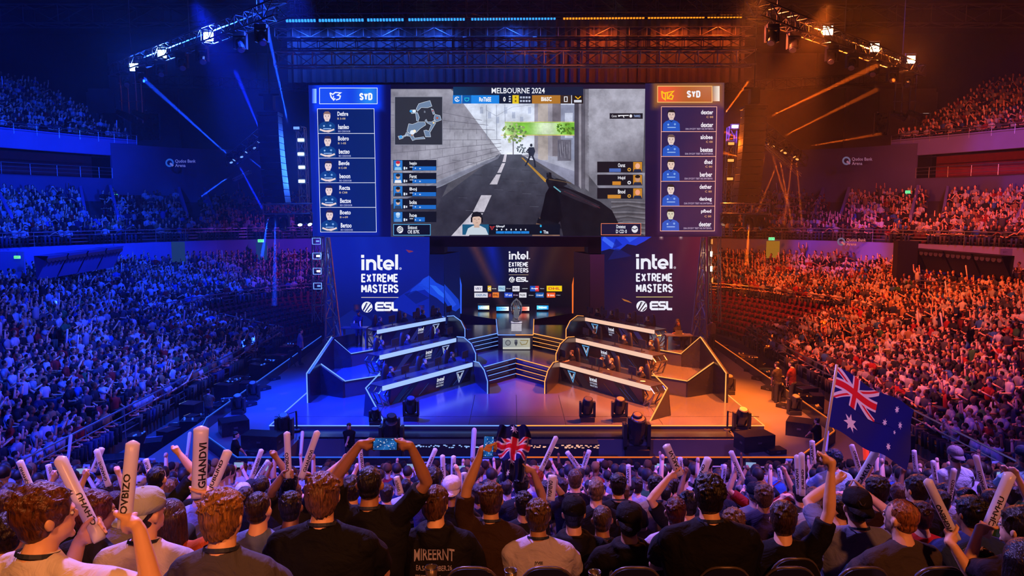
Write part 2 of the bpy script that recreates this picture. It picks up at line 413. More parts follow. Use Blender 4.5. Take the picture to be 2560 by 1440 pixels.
b = MB(); b.prism([(-12, 21.9), (-7.6, 21.9), (-7.6, 24.9), (7.96, 24.9), (7.96, 21.9), (12.4, 21.9), (12.4, 50), (-12, 50)], .1, .95); struct(b, 'floor', M['floor'])
b = MB(); b.box((0, 30, -.05), (110, 110, .3)); struct(b, 'floor', M['concrete'])
b = MB()
b.quad((-60, -12, 28), (60, -12, 28), (60, 82, 28), (-60, 82, 28)); o = struct(b, 'ceiling', M['curtain'])
b = MB(); b.box((0, 80, 14), (112, .6, 28)); struct(b, 'wall_back', M['curtain'])
for sd, nm in ((-1, 'wall_left'), (1, 'wall_right')):
    b = MB(); b.box((sd * 56, 35, 14), (.6, 95, 28)); struct(b, nm, M['curtain'])
b = MB(); b.box((0, -12, 14), (112, .6, 28)); struct(b, 'wall_front', M['curtain'])
# panelled end wall in front of the back wall: pale band on top, grey bays with windows at both sides, black drapes between
b = MB()
for sd in (-1, 1):
    for k in range(6):
        x = 14 + k * 5.3
        b.box((sd * x, 79.0, 24.0), (5.2, .3, 3.6))
    b.box((sd * 40.5, 78.8, 17.4), (9.6, .3, 9.4))
    for k in range(3): b.box((sd * (37.5 + 3.2 * k), 78.55, 20.6), (3.0, .14, 2.2))
struct(b, 'trim_1', M['end_wall'])
n_ = 1
for px, py, w_, h_ in ((277, 302, 3.0 * .95, 2.6), (362, 314, 3.2, 3.2), (2203, 310, 1.5, 2.4), (2326, 294, 2.9, 1.7)):
    p = atY(px, py, 78.6); fr = thing('window_%d' % n_, 'dark window in the grey end wall, %s' % ('left corner, nearer the side stand' if px < 300 else 'left corner, nearer the stage' if px < 400 else 'right corner, tall narrow one' if px < 2250 else 'right corner, wide lit one'), 'window', p)
    q = MB(); 
    for sx in (-1, 1): q.box((sx * w_ / 2, 0, 0), (.12, .1, h_))
    for sz in (-1, 0, 1):
        if sz: q.box((0, 0, sz * h_ / 2), (w_, .1, .12))
    if px > 2300: q.box((0, 0, 0), (.1, .1, h_))
    q.build('window_frame', M['rail'], fr)
    q = MB(); q.box((0, .05, 0), (w_ - .12, .02, h_ - .12)); q.build('pane', M['gloss_black'], fr)
    if px > 2300:
        q = MB(); q.box((-.5, -.02, .5), (.6, .03, .1)); q.build('light_strip', mat_emit('window_strip', (.9, .75, .6), 2.5), fr, label='small pale light strip seen inside')
    fr['kind'] = 'structure'; n_ += 1

# ------------------------------------------------------------------ stands (left-hand plan curves; the right is the mirror)
FA = [(-14.6, 14, .5), (-14.6, 24, .5), (-14.6, 34, .5), (-14.6, 45.5, .5)]
BA = [(-21.8, 14, 2.0), (-21.8, 24, 2.0), (-21.8, 34, 2.0), (-21.8, 46, 2.0)]
FE = [(-14.6, 45.5, .5), (-13.2, 51, .5), (-9, 56, .5), (0, 58, .5)]
BE = [(-21.8, 46, 2.0), (-20.8, 50.5, 2.0), (-16.8, 57.8, 2.0), (0, 64, 2.0)]
FB = [(-22.2, 10, 2.2), (-22.2, 24, 2.2), (-22.2, 40, 2.2), (-22, 46.5, 2.2), (-20.9, 50.6, 2.2), (-16.8, 58, 2.2), (-8, 62.5, 2.2)]
BB = [(-34.5, 8, 4.5), (-34.5, 24, 4.5), (-34.5, 39, 4.5), (-33.5, 47.5, 4.5), (-29.5, 55.2, 4.5), (-22.9, 62.5, 4.5), (-12, 67.5, 4.5)]
FC = [(-34.6, 8, 6.6), (-34.6, 24, 6.6), (-34.6, 39, 6.6), (-33.6, 47.6, 6.6), (-29.6, 55.3, 6.6), (-23, 62.6, 6.6), (-12, 67.6, 6.6)]
BC = [(-43, 8, 9.9), (-43, 24, 9.9), (-43, 40, 9.9), (-39.5, 53.5, 9.9), (-34.4, 63, 9.9), (-27, 69.5, 9.9), (-15, 75, 9.9)]
FD = [(-43, 20, 14.6), (-43, 40, 14.6), (-39, 54.8, 14.6), (-33.6, 65.5, 14.6)]
BD = [(-56, 14, 20.4), (-56, 40, 20.4), (-51, 59, 20.4), (-44.5, 68.5, 20.4)]
def resample(pl, n):
    P = [Vector(p) for p in pl]; out = []
    # Catmull-Rom through stations
    for i in range(n + 1):
        t = i / n * (len(P) - 1); k = min(int(t), len(P) - 2); u = t - k
        p0, p1, p2, p3 = P[max(k-1, 0)], P[k], P[k+1], P[min(k+2, len(P)-1)]
        out.append(.5 * ((2*p1) + (p2-p0)*u + (2*p0-5*p1+4*p2-p3)*u*u + (3*p1-p0-3*p2+p3)*u**3))
    return out
def terrace(name, Fc, Bc, rows, side, m=None):
    fa = resample([mxp(p, side) for p in Fc], 24); ba = resample([mxp(p, side) for p in Bc], 24)
    b = MB(); rr = []
    for r in range(rows + 1):
        t = r / rows; L = [a.lerp(c, t) for a, c in zip(fa, ba)]
        z0 = L[0].z; zs = fa[0].z + (ba[0].z - fa[0].z) * (r) / rows
        rr.append([(p.x, p.y, fa[0].z + (ba[0].z-fa[0].z) * max(r - 1, 0) / rows) for p in L])
        rr.append([(p.x, p.y, zs) for p in L])
    b.rings(rr, close=False, caps=False)
    if fa[0].z < 5: b.rings([[(p.x, p.y, 0) for p in fa], [tuple(p) for p in fa]], close=False, caps=False)
    return struct(b, name, m or M['terrace'])
def rail_mb(pts, h=1.05, post=1.6, bars=4, r=.025, b=None):
    b = b or MB(); pts = [Vector(p) for p in pts]
    up = Vector((0, 0, 1))
    for k in range(bars): b.tube([p + up * h * (k + 1) / bars for p in pts], r if k < bars - 1 else r * 1.5, 5)
    acc = 0
    for i in range(len(pts) - 1):
        L = (pts[i+1] - pts[i]).length; nn = max(1, int(L / post))
        for j in range(nn): q = pts[i].lerp(pts[i+1], j / nn); b.tube([q, q + up * h], r, 5, caps=False)
    b.tube([pts[-1], pts[-1] + up * h], r, 5, caps=False)
    return b
SEC = []      # seating sections for the crowd: (key, side, F, B, rows)
for sd, nm in ((-1, 'left'), (1, 'right')):
    terrace('terrace_front_' + nm, FA, BA, 9, sd); SEC.append(('front', sd, FA, BA, 9))
    terrace('terrace_end_' + nm, FE, BE, 8, sd)
    terrace('terrace_lower_' + nm, FB, BB, 13, sd); SEC.append(('lower', sd, FB, BB, 13))
    terrace('terrace_middle_' + nm, FC, BC, 12, sd); SEC.append(('middle', sd, FC, BC, 12))
    terrace('terrace_upper_' + nm, FD, BD, 14, sd); SEC.append(('upper', sd, FD, BD, 14))
    # walls between the tiers
    def wallstrip(name, pl, z0, z1, m, th=.25):
        L = resample([mxp(p, sd) for p in pl], 24); b = MB(); out = []
        for i, p in enumerate(L):
            t = (L[min(i+1, 24)] - L[max(i-1, 0)]).normalized(); nrm = Vector((-t.y, t.x, 0)) * (1 if sd < 0 else -1)
            out.append((p, nrm))
        b.rings([[(p.x, p.y, z0) for p, q in out], [(p.x, p.y, z1) for p, q in out],
                 [(p.x + q.x*th, p.y + q.y*th, z1) for p, q in out], [(p.x + q.x*th, p.y + q.y*th, z0) for p, q in out]], close=False, caps=False)
        return struct(b, name, m)
    wallstrip('wall_concourse_' + nm, BB, 4.5, 6.62, M['fascia'])
    BC2 = [(p[0] - .3, p[1] + .2, 9.9) for p in BC]
    wallstrip('wall_balcony_' + nm, BC2[:5], 9.9, 11.9, M['banner'])
    wallstrip('wall_curtain_' + nm, [(p[0] - 2.6, p[1] + 1.2, 9.9) for p in BC[:5]], 11.9, 14.3, M['red_curtain'])
    wallstrip('wall_banner_' + nm, [BC2[4], (-31, 67.5, 9.9), BC2[5], BC2[6]], 9.9, 14.9, M['banner'])
    wallstrip('fascia_upper_' + nm, FD, 13.9, 15.4, M['fascia'], .5)
    b = MB(); L = [mxp(p, sd) for p in BC2[:5]]; L2 = [mxp((p[0] - 2.6, p[1] + 1.2), sd) for p in BC[:5]]
    b.rings([[(p[0], p[1], 11.9) for p in L], [(p[0], p[1], 11.9) for p in L2]], close=False, caps=False)
    L3 = [mxp(p, sd) for p in FD]; L4 = [mxp((p[0] - 3.4, p[1] + 1.5), sd) for p in FD]
    b.rings([[(p[0], p[1], 13.7) for p in L3], [(p[0], p[1], 13.9) for p in L4]], close=False, caps=False)
    struct(b, 'floor_balcony_' + nm, M['terrace'])
    # rails
    def R(pl, z, n=24, i0=0, i1=None): return [(p.x, p.y, z) for p in resample([mxp(p, sd) for p in pl], n)][i0:i1]
    tone = 'blue lit' if sd < 0 else 'orange lit'
    tag(rail_mb(R(FA, .5, 12) + [mxp((-21.8, 46, 2.0), sd)], 1.15, 2.0).build('handrail', M['rail']),
        'long low steel rail along the front of the %s lower stand, nearest the stage' % tone, 'railing')
    tag(rail_mb(R(FB, 2.2, 24, 10), 1.0, 2.0).build('handrail', M['rail']),
        'curved steel rail above the empty dark seats beside the stage, %s side' % nm, 'railing')
    tag(rail_mb(R(FC, 6.6), 1.0, 2.2).build('handrail', M['rail']), 'steel rail on top of the %s middle tier wall' % tone, 'railing')
    tag(rail_mb(R([(p[0], p[1]) + (11.9,) for p in BC2[:5]], 11.9), .9, 2.4, 3).build('handrail', M['rail']), 'thin balcony rail in front of the red curtains, %s side' % nm, 'railing')
    tag(rail_mb(R(FD, 15.0), .8, 2.4, 3).build('handrail', M['rail']), 'rail along the edge of the top tier, %s side' % nm, 'railing')
    # stair aisle with solid cheeks in the middle tier
    for k, t in enumerate((.50, .64, .78)):
        fa = resample([mxp(p, sd) for p in FC], 100)[int(t*100)]; ba = resample([mxp(p, sd) for p in BC], 100)[int(t*100)]
        a = MB()
        tdir = (ba - fa).normalized(); sdir = Vector((-tdir.y, tdir.x, 0)).normalized()
        for s_ in (-1, 1):
            p0 = fa.lerp(ba, .35) + sdir * s_ * 1.1; p1 = fa.lerp(ba, 1.0) + sdir * s_ * 1.1
            a.rings([[p0 - sdir*.1, p0 + sdir*.1, p0 + sdir*.1 + Vector((0,0,1)), p0 - sdir*.1 + Vector((0,0,1))],
                     [p1 - sdir*.1, p1 + sdir*.1, p1 + sdir*.1 + Vector((0,0,1.4)), p1 - sdir*.1 + Vector((0,0,1.4))]])
        tag(a.build('aisle_wall', M['fascia']), ('pair of sloping walls beside the stairway in the %s middle tier, %s' % (nm, ('nearest the camera', 'middle of three', 'farthest from the camera')[k])), 'wall')
# exit doors with lit signs in the concourse wall
def exit_sign(px, py, Y, lab, wpx=14):
    p = atY(px, py, Y); k = wpx * Y / F
    t = thing('exit_sign', lab, 'sign', p)
    q = MB(); q.box((0, 0, 0), (k, .1, k * .5)); q.build('sign_box', M['exit'], t)
    q = MB(); vs, fs = font2d('EXIT', .01)
    q.add([((v[0]-.5)*k*.8, -.06, (v[1]-.5)*k*.3) for v in vs], fs); q.build('lettering', M['ink'], t)
    q = MB(); q.tube([(0, 0, k*.25), (0, 0, k*.8)], .02, 5); q.build('bracket', M['metal'], t)
exit_sign(43, 643, 45.5, 'green exit sign over a door left of the hanging blue box row')
exit_sign(284, 619, 52.2, 'green exit sign at the right end of the hanging box row')
exit_sign(448, 610, 56.5, 'green exit sign above the door in the middle of the left blue wall')
exit_sign(652, 602, 62, 'green exit sign above the pale door nearest the stage, left side')
exit_sign(1929, 597, 62, 'small lit exit sign above the yellow doorway on the right')
exit_sign(2512, 630, 47, 'green exit sign on the far right concourse wall')
exit_sign(289, 489, 62, 'green exit sign at the top of the left middle tier stairs')
exit_sign(2271, 480, 62, 'green exit sign at the top of the right middle tier stairs')
dn = 1
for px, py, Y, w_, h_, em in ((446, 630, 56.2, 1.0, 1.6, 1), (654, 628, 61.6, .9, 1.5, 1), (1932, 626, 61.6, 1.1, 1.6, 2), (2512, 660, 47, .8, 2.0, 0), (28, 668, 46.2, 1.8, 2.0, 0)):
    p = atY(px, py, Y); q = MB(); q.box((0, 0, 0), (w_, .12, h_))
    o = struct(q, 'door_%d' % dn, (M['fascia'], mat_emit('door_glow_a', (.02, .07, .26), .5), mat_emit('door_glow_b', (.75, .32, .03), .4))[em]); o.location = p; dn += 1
# sponsor lettering of the hall on the walls: ring with a tail and two words
def hall_logo(px, py, Y, s, nm, c1, c2):
    t = thing('wall_logo', nm, 'sign')
    P = Pic(Y); P.ring(px, py, 8*s, 4*s, c1, 0); P.build('ring', t, mat_screen('logo_a' + nm[:3] + str(Y), 1.0))
    P = Pic(Y); P.line([(px + 1*s, py + 1*s), (px + 8.5*s, py + 7.5*s)], 4.6*s, c2, 1); P.build('ring_tail', t, M['screen'])
    P = Pic(Y); P.text('Qudos Bank', px + 13*s, py - 8*s, px + 62*s, py + 1*s, c2, 0, .015); P.text('Arena', px + 13*s, py + 2.5*s, px + 38*s, py + 10*s, c2, 0, .015); P.build('lettering', t)
hall_logo(424, 407, 65.5, 1.05, 'pale hall name lettering with a round ring logo on the left blue banner wall', '#1f4fc0', '#5a64c8')
hall_logo(2116, 402, 65.5, 1.05, 'pale hall name lettering with a round ring logo on the right upper banner wall', '#5d5875', '#8a5870')
hall_logo(2103, 604, 57.2, 1.0, 'hall name lettering with a round ring logo on the right concourse wall above the crowd', '#6d6078', '#d2686c')

# commentary boxes hung on the left concourse wall, dark canopy on the right
def canopy(px0, px1, py0, py1, Y0, Y1, lab, cells, mm):
    t = thing('hanging_box_row', lab, 'box')
    a = atY(px0, py0, Y0); c = atY(px1, py1, Y1); d = (c - a); 
    for k in range(4):
        p0 = a.lerp(c, k/4 + .01); p1 = a.lerp(c, (k+1)/4 - .01); out = Vector((d.y, -d.x, 0)).normalized() * 1.1
        if out.y > 0: out = -out
        q = MB(); q.add([p0 + out, p1 + out, p1 + out*.1 + Vector((0,0,-1.5)), p0 + out*.1 + Vector((0,0,-1.5)), p1, p0], [(0,1,2,3),(5,4,1,0),(5,4,2,3)])
        q.build('box_front', mm, t)
        q = MB()
        for j in range(cells):
            f = (j + .5) / cells; cc = p0.lerp(p1, f) + out * .78 + Vector((0, 0, -.25)); 
            q.tube([cc, cc + out * .12], .16, 8)
        q.build('round_lamp', M['metal'], t)
    return t
canopy(82, 278, 640, 614, 44, 50, 'row of blue lit hanging boxes with round lamps below the left middle tier', 5, M['fascia'])
canopy(2262, 2540, 617, 640, 52, 44, 'dark wide canopy with round lamps over the standing platform on the right', 5, M['black'])
b = MB(); p = atY(2290, 700, 47); q = atY(2420, 712, 44)
tag(rail_mb([(p.x, p.y, p.z - 1), (q.x, q.y, q.z - 1), (q.x + .8, q.y - 2.2, q.z - 1.0)], 1.0, 1.4).build('handrail', M['rail']), 'short rail of the standing platform below the dark canopy', 'railing')
b = MB(); p = atY(2262, 660, 50); b.box(p, (1.4, .6, 3.2)); tag(b.build('equipment_cabinet', M['black']), 'tall black box left of the dark canopy in the right stand', 'cabinet')

# ------------------------------------------------------------------ roof steel and trusses
def truss_mb(p0, p1, s=.5, bay=.9, r=.035, b=None, n=5):
    b = b or MB(); p0 = Vector(p0); p1 = Vector(p1); d = p1 - p0; L = d.length; t = d.normalized()
    u = Vector((0, 0, 1)) - t * t.z
    u = u.normalized() if u.length > .1 else Vector((1, 0, 0)); v = t.cross(u)
    cs = [(u * i + v * j) * s / 2 for i, j in ((1, 1), (1, -1), (-1, -1), (-1, 1))]
    for c in cs: b.tube([p0 + c, p1 + c], r, n)
    N = max(2, int(L / bay))
    for k in range(N):
        a0 = p0.lerp(p1, k / N); a1 = p0.lerp(p1, (k + 1) / N)
        for i in range(4):
            c0, c1 = cs[i], cs[(i + 1) % 4]
            if k % 2: c0, c1 = c1, c0
            b.tube([a0 + c0, a1 + c1], r * .6, 4, caps=False)
        b.tube([a0 + cs[0], a0 + cs[1], a0 + cs[2], a0 + cs[3], a0 + cs[0]], r * .6, 4, caps=False)
    return b
M['roof_l'] = mat('roof_steel', (.10, .09, .10), .5, .5, .2, 3)
lab_n = 0
for y, z0 in ((30, 24.5), (42, 25.5), (54, 26), (66, 26.3)):
    b = MB()
    truss_mb((-52, y, z0), (52, y, z0), 1.6, 3.0, .09, b)
    tag(b.build('roof_truss', M['roof_l']), 'wide dark roof truss crossing the hall, %s' % ('nearest the camera', 'second from the camera', 'third from the camera', 'farthest from the camera')[lab_n], 'roof truss'); lab_n += 1
for k, (a, c, lb) in enumerate((((-50, 62, 27), (-14, 34, 26), 'diagonal roof beam high in the left corner, lower one'), ((-52, 44, 26), (-18, 24, 25.5), 'diagonal roof beam in the top left corner, nearer one'),
                  ((50, 62, 27), (14, 34, 26), 'diagonal roof beam high in the right corner, lower one'), ((24, 30, 22.6), (40, 46, 21.6), 'reddish sloping roof beam at the top right edge'), ((16, 40, 21.9), (26, 35, 24.2), 'orange lit roof beam above the right light truss'),
                  ((52, 44, 26), (18, 24, 25.5), 'diagonal roof beam in the top right corner, nearer one'))):
    b = MB(); a = Vector(a); c = Vector(c); d = (c - a).normalized(); s_ = d.cross(Vector((0, 0, 1))).normalized() * .28
    b.rings([[a - s_, a + s_, a + s_ + Vector((0,0,.8)), a - s_ + Vector((0,0,.8))], [c - s_, c + s_, c + s_ + Vector((0,0,.8)), c - s_ + Vector((0,0,.8))]])
    for j in range(12):
        q = a.lerp(c, j / 12); b.tube([q, q + Vector((0, 0, -.7)) + d * .9, q + d * 1.8], .05, 4)
    tag(b.build('roof_beam', M['roof_l']), lb, 'roof beam')
# far truss under the pale band, both sides
for sd, lb in ((-1, 'left'), (1, 'right')):
    tag(truss_mb((sd*16, 74, 21.3), (sd*38, 74, 22.3), .9, 1.4, .06).build('hanging_truss', M['truss']), 'thin far truss in front of the %s end wall' % lb, 'truss')
# main truss above the screen and its LED battens
T0, T1 = atY(690, 150, 40), atY(1885, 146, 40)
tag(truss_mb(T0, T1, .75, 1.0, .05).build('stage_truss', M['rail']), 'long horizontal truss right above the giant screen', 'truss')
T0, T1 = atY(700, 112, 39.6), atY(1900, 108, 39.6)
tag(truss_mb(T0, T1, .5, 1.0, .035).build('stage_truss', M['truss']), 'thinner horizontal truss above the lit one over the screen', 'truss')
tag(truss_mb(atY(690, 18, 40), atY(1960, 12, 40), .9, 1.1, .045).build('stage_truss', M['truss']), 'dark horizontal truss along the top edge above the light battens', 'truss')
tag(truss_mb(atY(690, 84, 43), atY(1880, 80, 43), .5, 1.0, .03).build('stage_truss', M['rail']), 'thin horizontal truss halfway between battens and screen truss', 'truss')
b = MB()
nseg = 150
x0, x1 = atY(712, 50, 42.6).x, atY(1868, 50, 42.6).x; zt, zb = atY(1280, 44, 42.6).z, atY(1280, 204, 42.6).z
def wav(k): return .10 * sin(k * 2.2)
b.rings([[(x0 + (x1-x0)*k/nseg, 42.9 + wav(k), zb) for k in range(nseg+1)], [(x0 + (x1-x0)*k/nseg, 42.9 + wav(k), zt) for k in range(nseg+1)]], close=False, caps=False)
M['drape'] = mat('ribbed_drape', (.10, .10, .11), .75, 0, .2, 3)
tag(b.build('backdrop_drape', M['drape'], smooth=False), 'wide ribbed drape hanging behind the trusses above the screen', 'curtain')
bars = [(714, 790), (796, 910), (917, 1010), (1020, 1163), (1177, 1390), (1407, 1612), (1619, 1762), (1768, 1856)]
for i, (a, c) in enumerate(bars):
    ya = 52 - (a - 714) / 1140 * 11; yc = 52 - (c - 714) / 1140 * 11
    p, q = atY(a, ya, 42.2), atY(c, yc, 42.2); isb = i < 5
    t = thing('light_batten', '%s LED batten above the screen, %s' % ('blue' if isb else 'orange', ('first from the left', 'second from the left', 'third from the left', 'fourth from the left', 'longest, just left of centre', 'longest, just right of centre', 'second from the right', 'last at the right')[i]), 'light')
    h = MB(); h.box((p + q) / 2 + Vector((0, .08, .08)), ((q - p).length, .16, .14)); h.build('batten_housing', M['black'], t)
    h = MB()
    for f_ in (.15, .85): c_p = p.lerp(q, f_); h.tube([c_p + Vector((0, .1, .1)), c_p + Vector((0, .1, 28 - c_p.z))], .02, 4)
    h.build('hanger_wire', M['metal'], t)
    h = MB(); N = int((q - p).length / .17)
    for k in range(N): h.box(p.lerp(q, (k + .5) / N), (.11, .1, .14))
    h.build('led_strip', mat_emit('batten_%d' % i, (.03, .30, 1.0) if isb else (1.0, .25, .01), 1.6), t)
    l = spot('batten_light', (p + q) / 2 + Vector((0, -.5, -.1)), (p + q) / 2 + Vector((0, .7, -4)), (.02, .10, 1) if isb else (1, .10, .01), 620 if isb else 520, 150, .9, .4); l.data.use_shadow = True
    l.parent = t
# the two diagonal light trusses with blinders and moving heads
def moving_head(loc, lab, hang=True, s=1.0, aim=(0, -1, -1), lit=None, par=None, floor=False):
    t = thing('moving_head_light', lab, 'stage light', loc); sg = -1 if hang else 1
    q = MB(); q.box((0, 0, sg * .07*s), (.42*s, .34*s, .14*s)); q.build('lamp_base', M['black'], t)
    q = MB()
    for sx in (-1, 1): q.box((sx*.21*s, 0, sg * .36*s), (.06*s, .2*s, .46*s))
    q.box((0, 0, sg * .16*s), (.46*s, .2*s, .06*s)); q.build('yoke', M['black'], t)
    a = Vector(aim).normalized(); c = Vector((0, 0, sg * .46*s))
    q = MB(); q.tube([c - a*.26*s, c - a*.2*s, c + a*.1*s, c + a*.26*s], [.12*s, .17*s, .17*s, .14*s], 12); lh = q.build('lamp_head', M['gloss_black'], t)
    q = MB(); q.tube([c + a*.262*s, c + a*.275*s], [.12*s, .11*s], 12)
    q.build('lens', lit or M['metal'], lh)
    return t
def blinder(loc, lab, m, s=.5, col=(1, 1, 1), en=0, tgt=None):
    t = thing('blinder_light', lab, 'stage light', loc)
    q = MB(); q.box((0, .12, 0), (s*1.15, .2, s*1.05)); q.build('lamp_housing', M['black'], t)
    q = MB(); q.box((0, 0, 0), (s, .04, s*.9)); q.build('lamp_face', m, t)
    q = MB(); q.tube([(-s*.66, .1, 0), (-s*.66, .1, s*.8), (s*.66, .1, s*.8), (s*.66, .1, 0)], .03, 5); q.build('lamp_bracket', M['metal'], t)
    return t
for sd in (-1, 1):
    nm = 'left' if sd < 0 else 'right'
    def X(px): return px if sd < 0 else 2585 - px
    A = atY(X(285), 178, 42); B = atY(X(700), 22, 29)
    tag(truss_mb(A, B, .6, .8, .04).build('light_truss', M['truss']), 'sloping light truss carrying bright square lamps, upper %s' % nm, 'truss')
    lm = M['lamp_blue'] if sd < 0 else M['lamp_orange']; cn = 'blue white' if sd < 0 else 'orange white'
    for px, py, wd in (((335, 168, 'lowest'), (405, 135, 'middle'), (521, 92, 'highest')) if sd < 0 else ((2070, 76, 'highest'), (2187, 119, 'middle'), (2278, 149, 'lowest'))):
        f = abs(px - X(285)) / 415; Y = 42 + (29 - 42) * f - .75
        pl_ = atY(px, py, Y); lt = spot('blinder_light', pl_ + Vector((0, -.12, 0)), (0, 0, 9), (.01, .07, 1) if sd < 0 else (1, .16, .012), 5500, 165, .9, .12); bl = blinder(pl_, 'glowing square %s lamp, %s on the sloping %s truss' % (cn, wd, nm), lm, .42)
    hd = 0
    for f, dy in ((.10, 0), (.22, 8), (.36, 4), (.50, 2), (.62, 5), (.82, 4), (.92, 0)):
        p = A.lerp(B, f) + Vector((0, 0, -.35))
        moving_head(p, 'black moving head under the sloping %s truss, %s from its low end' % (nm, ('first', 'second', 'third', 'fourth', 'fifth', 'sixth', 'seventh')[hd]), True, 1.15, (-sd * .4, -.8, -.5 - .1 * hd), M['metal']); hd += 1
    # suspension wires of the truss
    for f, wn in ((.15, 'outer'), (.55, 'middle'), (.9, 'inner')):
        q = MB(); p = A.lerp(B, f); q.tube([(0, 0, .3), (0, 0, 27.9 - p.z)], .025, 4); o = q.build('suspension_cable', M['metal']); o.location = p
        tag(o, 'thin %s wire holding the sloping %s truss' % (wn, nm), 'cable')
    # hanging cluster of lamps at the low end
    base = atY(X(322), 190, 41.6)
    t = thing('hanging_light_cluster', 'cluster of lamps on vertical pipes hanging below the low end of the %s truss' % nm, 'stage light', base)
    q = MB()
    for k, dx in enumerate((-.5, -.1, .35, .65)): q.tube([(dx, 0, .3), (dx, 0, -2.0 - .2*k)], .035, 5)
    for z in (-.4, -1.4): q.tube([(-.6, 0, z), (.7, 0, z)], .03, 5)
    q.build('hanging_pipe', M['rail'], t)
    for k, dx in enumerate((-.4, .5)):
        q = MB(); q.tube([(dx - .3, -.1, -2.0), (dx + .45, -.2, -2.35)], [.16, .22], 10); q.build('lamp_head', M['gloss_black'], t)
# line array speakers
def line_array(px0, px1, py0, py1, Y, lab, sd):
    top = atY((px0 + px1) / 2, py0, Y); bot = atY((px0 + px1) / 2, py1, Y); wd = (px1 - px0) * Y / F
    t = thing('line_array_speaker', lab, 'speaker', top); N = 13; H = (top.z - bot.z)
    for k in range(N):
        f0, f1 = k / N, (k + 1) / N; bend = lambda f: -sd * (.12 * f + .20 * f * f)
        q = MB(); z0 = -H * f0; z1 = -H * f1 + .03; x0_ = bend(f0); x1_ = bend(f1)
        q.add([(x0_ - wd/2, -.35 - f0*.3, z0), (x0_ + wd/2, -.35 - f0*.3, z0), (x0_ + wd/2*.96, .35, z0), (x0_ - wd/2*.96, .35, z0),
               (x1_ - wd/2, -.35 - f1*.3, z1), (x1_ + wd/2, -.35 - f1*.3, z1), (x1_ + wd/2*.96, .35, z1), (x1_ - wd/2*.96, .35, z1)],
              [(0,1,2,3),(7,6,5,4),(0,4,5,1),(1,5,6,2),(2,6,7,3),(3,7,4,0)]); q.build('speaker_box', M['array'], t)
    q = MB(); q.box((0, 0, .12), (wd * 1.02, .8, .14)); q.box((0, 0, .65), (.45, .4, .7)); q.box((0, 0, 1.05), (1.0, .12, .1))
    q.tube([(0, 0, 1), (0, 0, 27.9 - top.z)], .03, 4); q.build('flying_frame', M['array'], t)
    return t
line_array(650, 700, 292, 508, 36, 'tall hanging column of black speaker boxes left of the giant screen', -1)
line_array(1857, 1911, 276, 508, 36, 'tall hanging column of black speaker boxes right of the giant screen', 1)
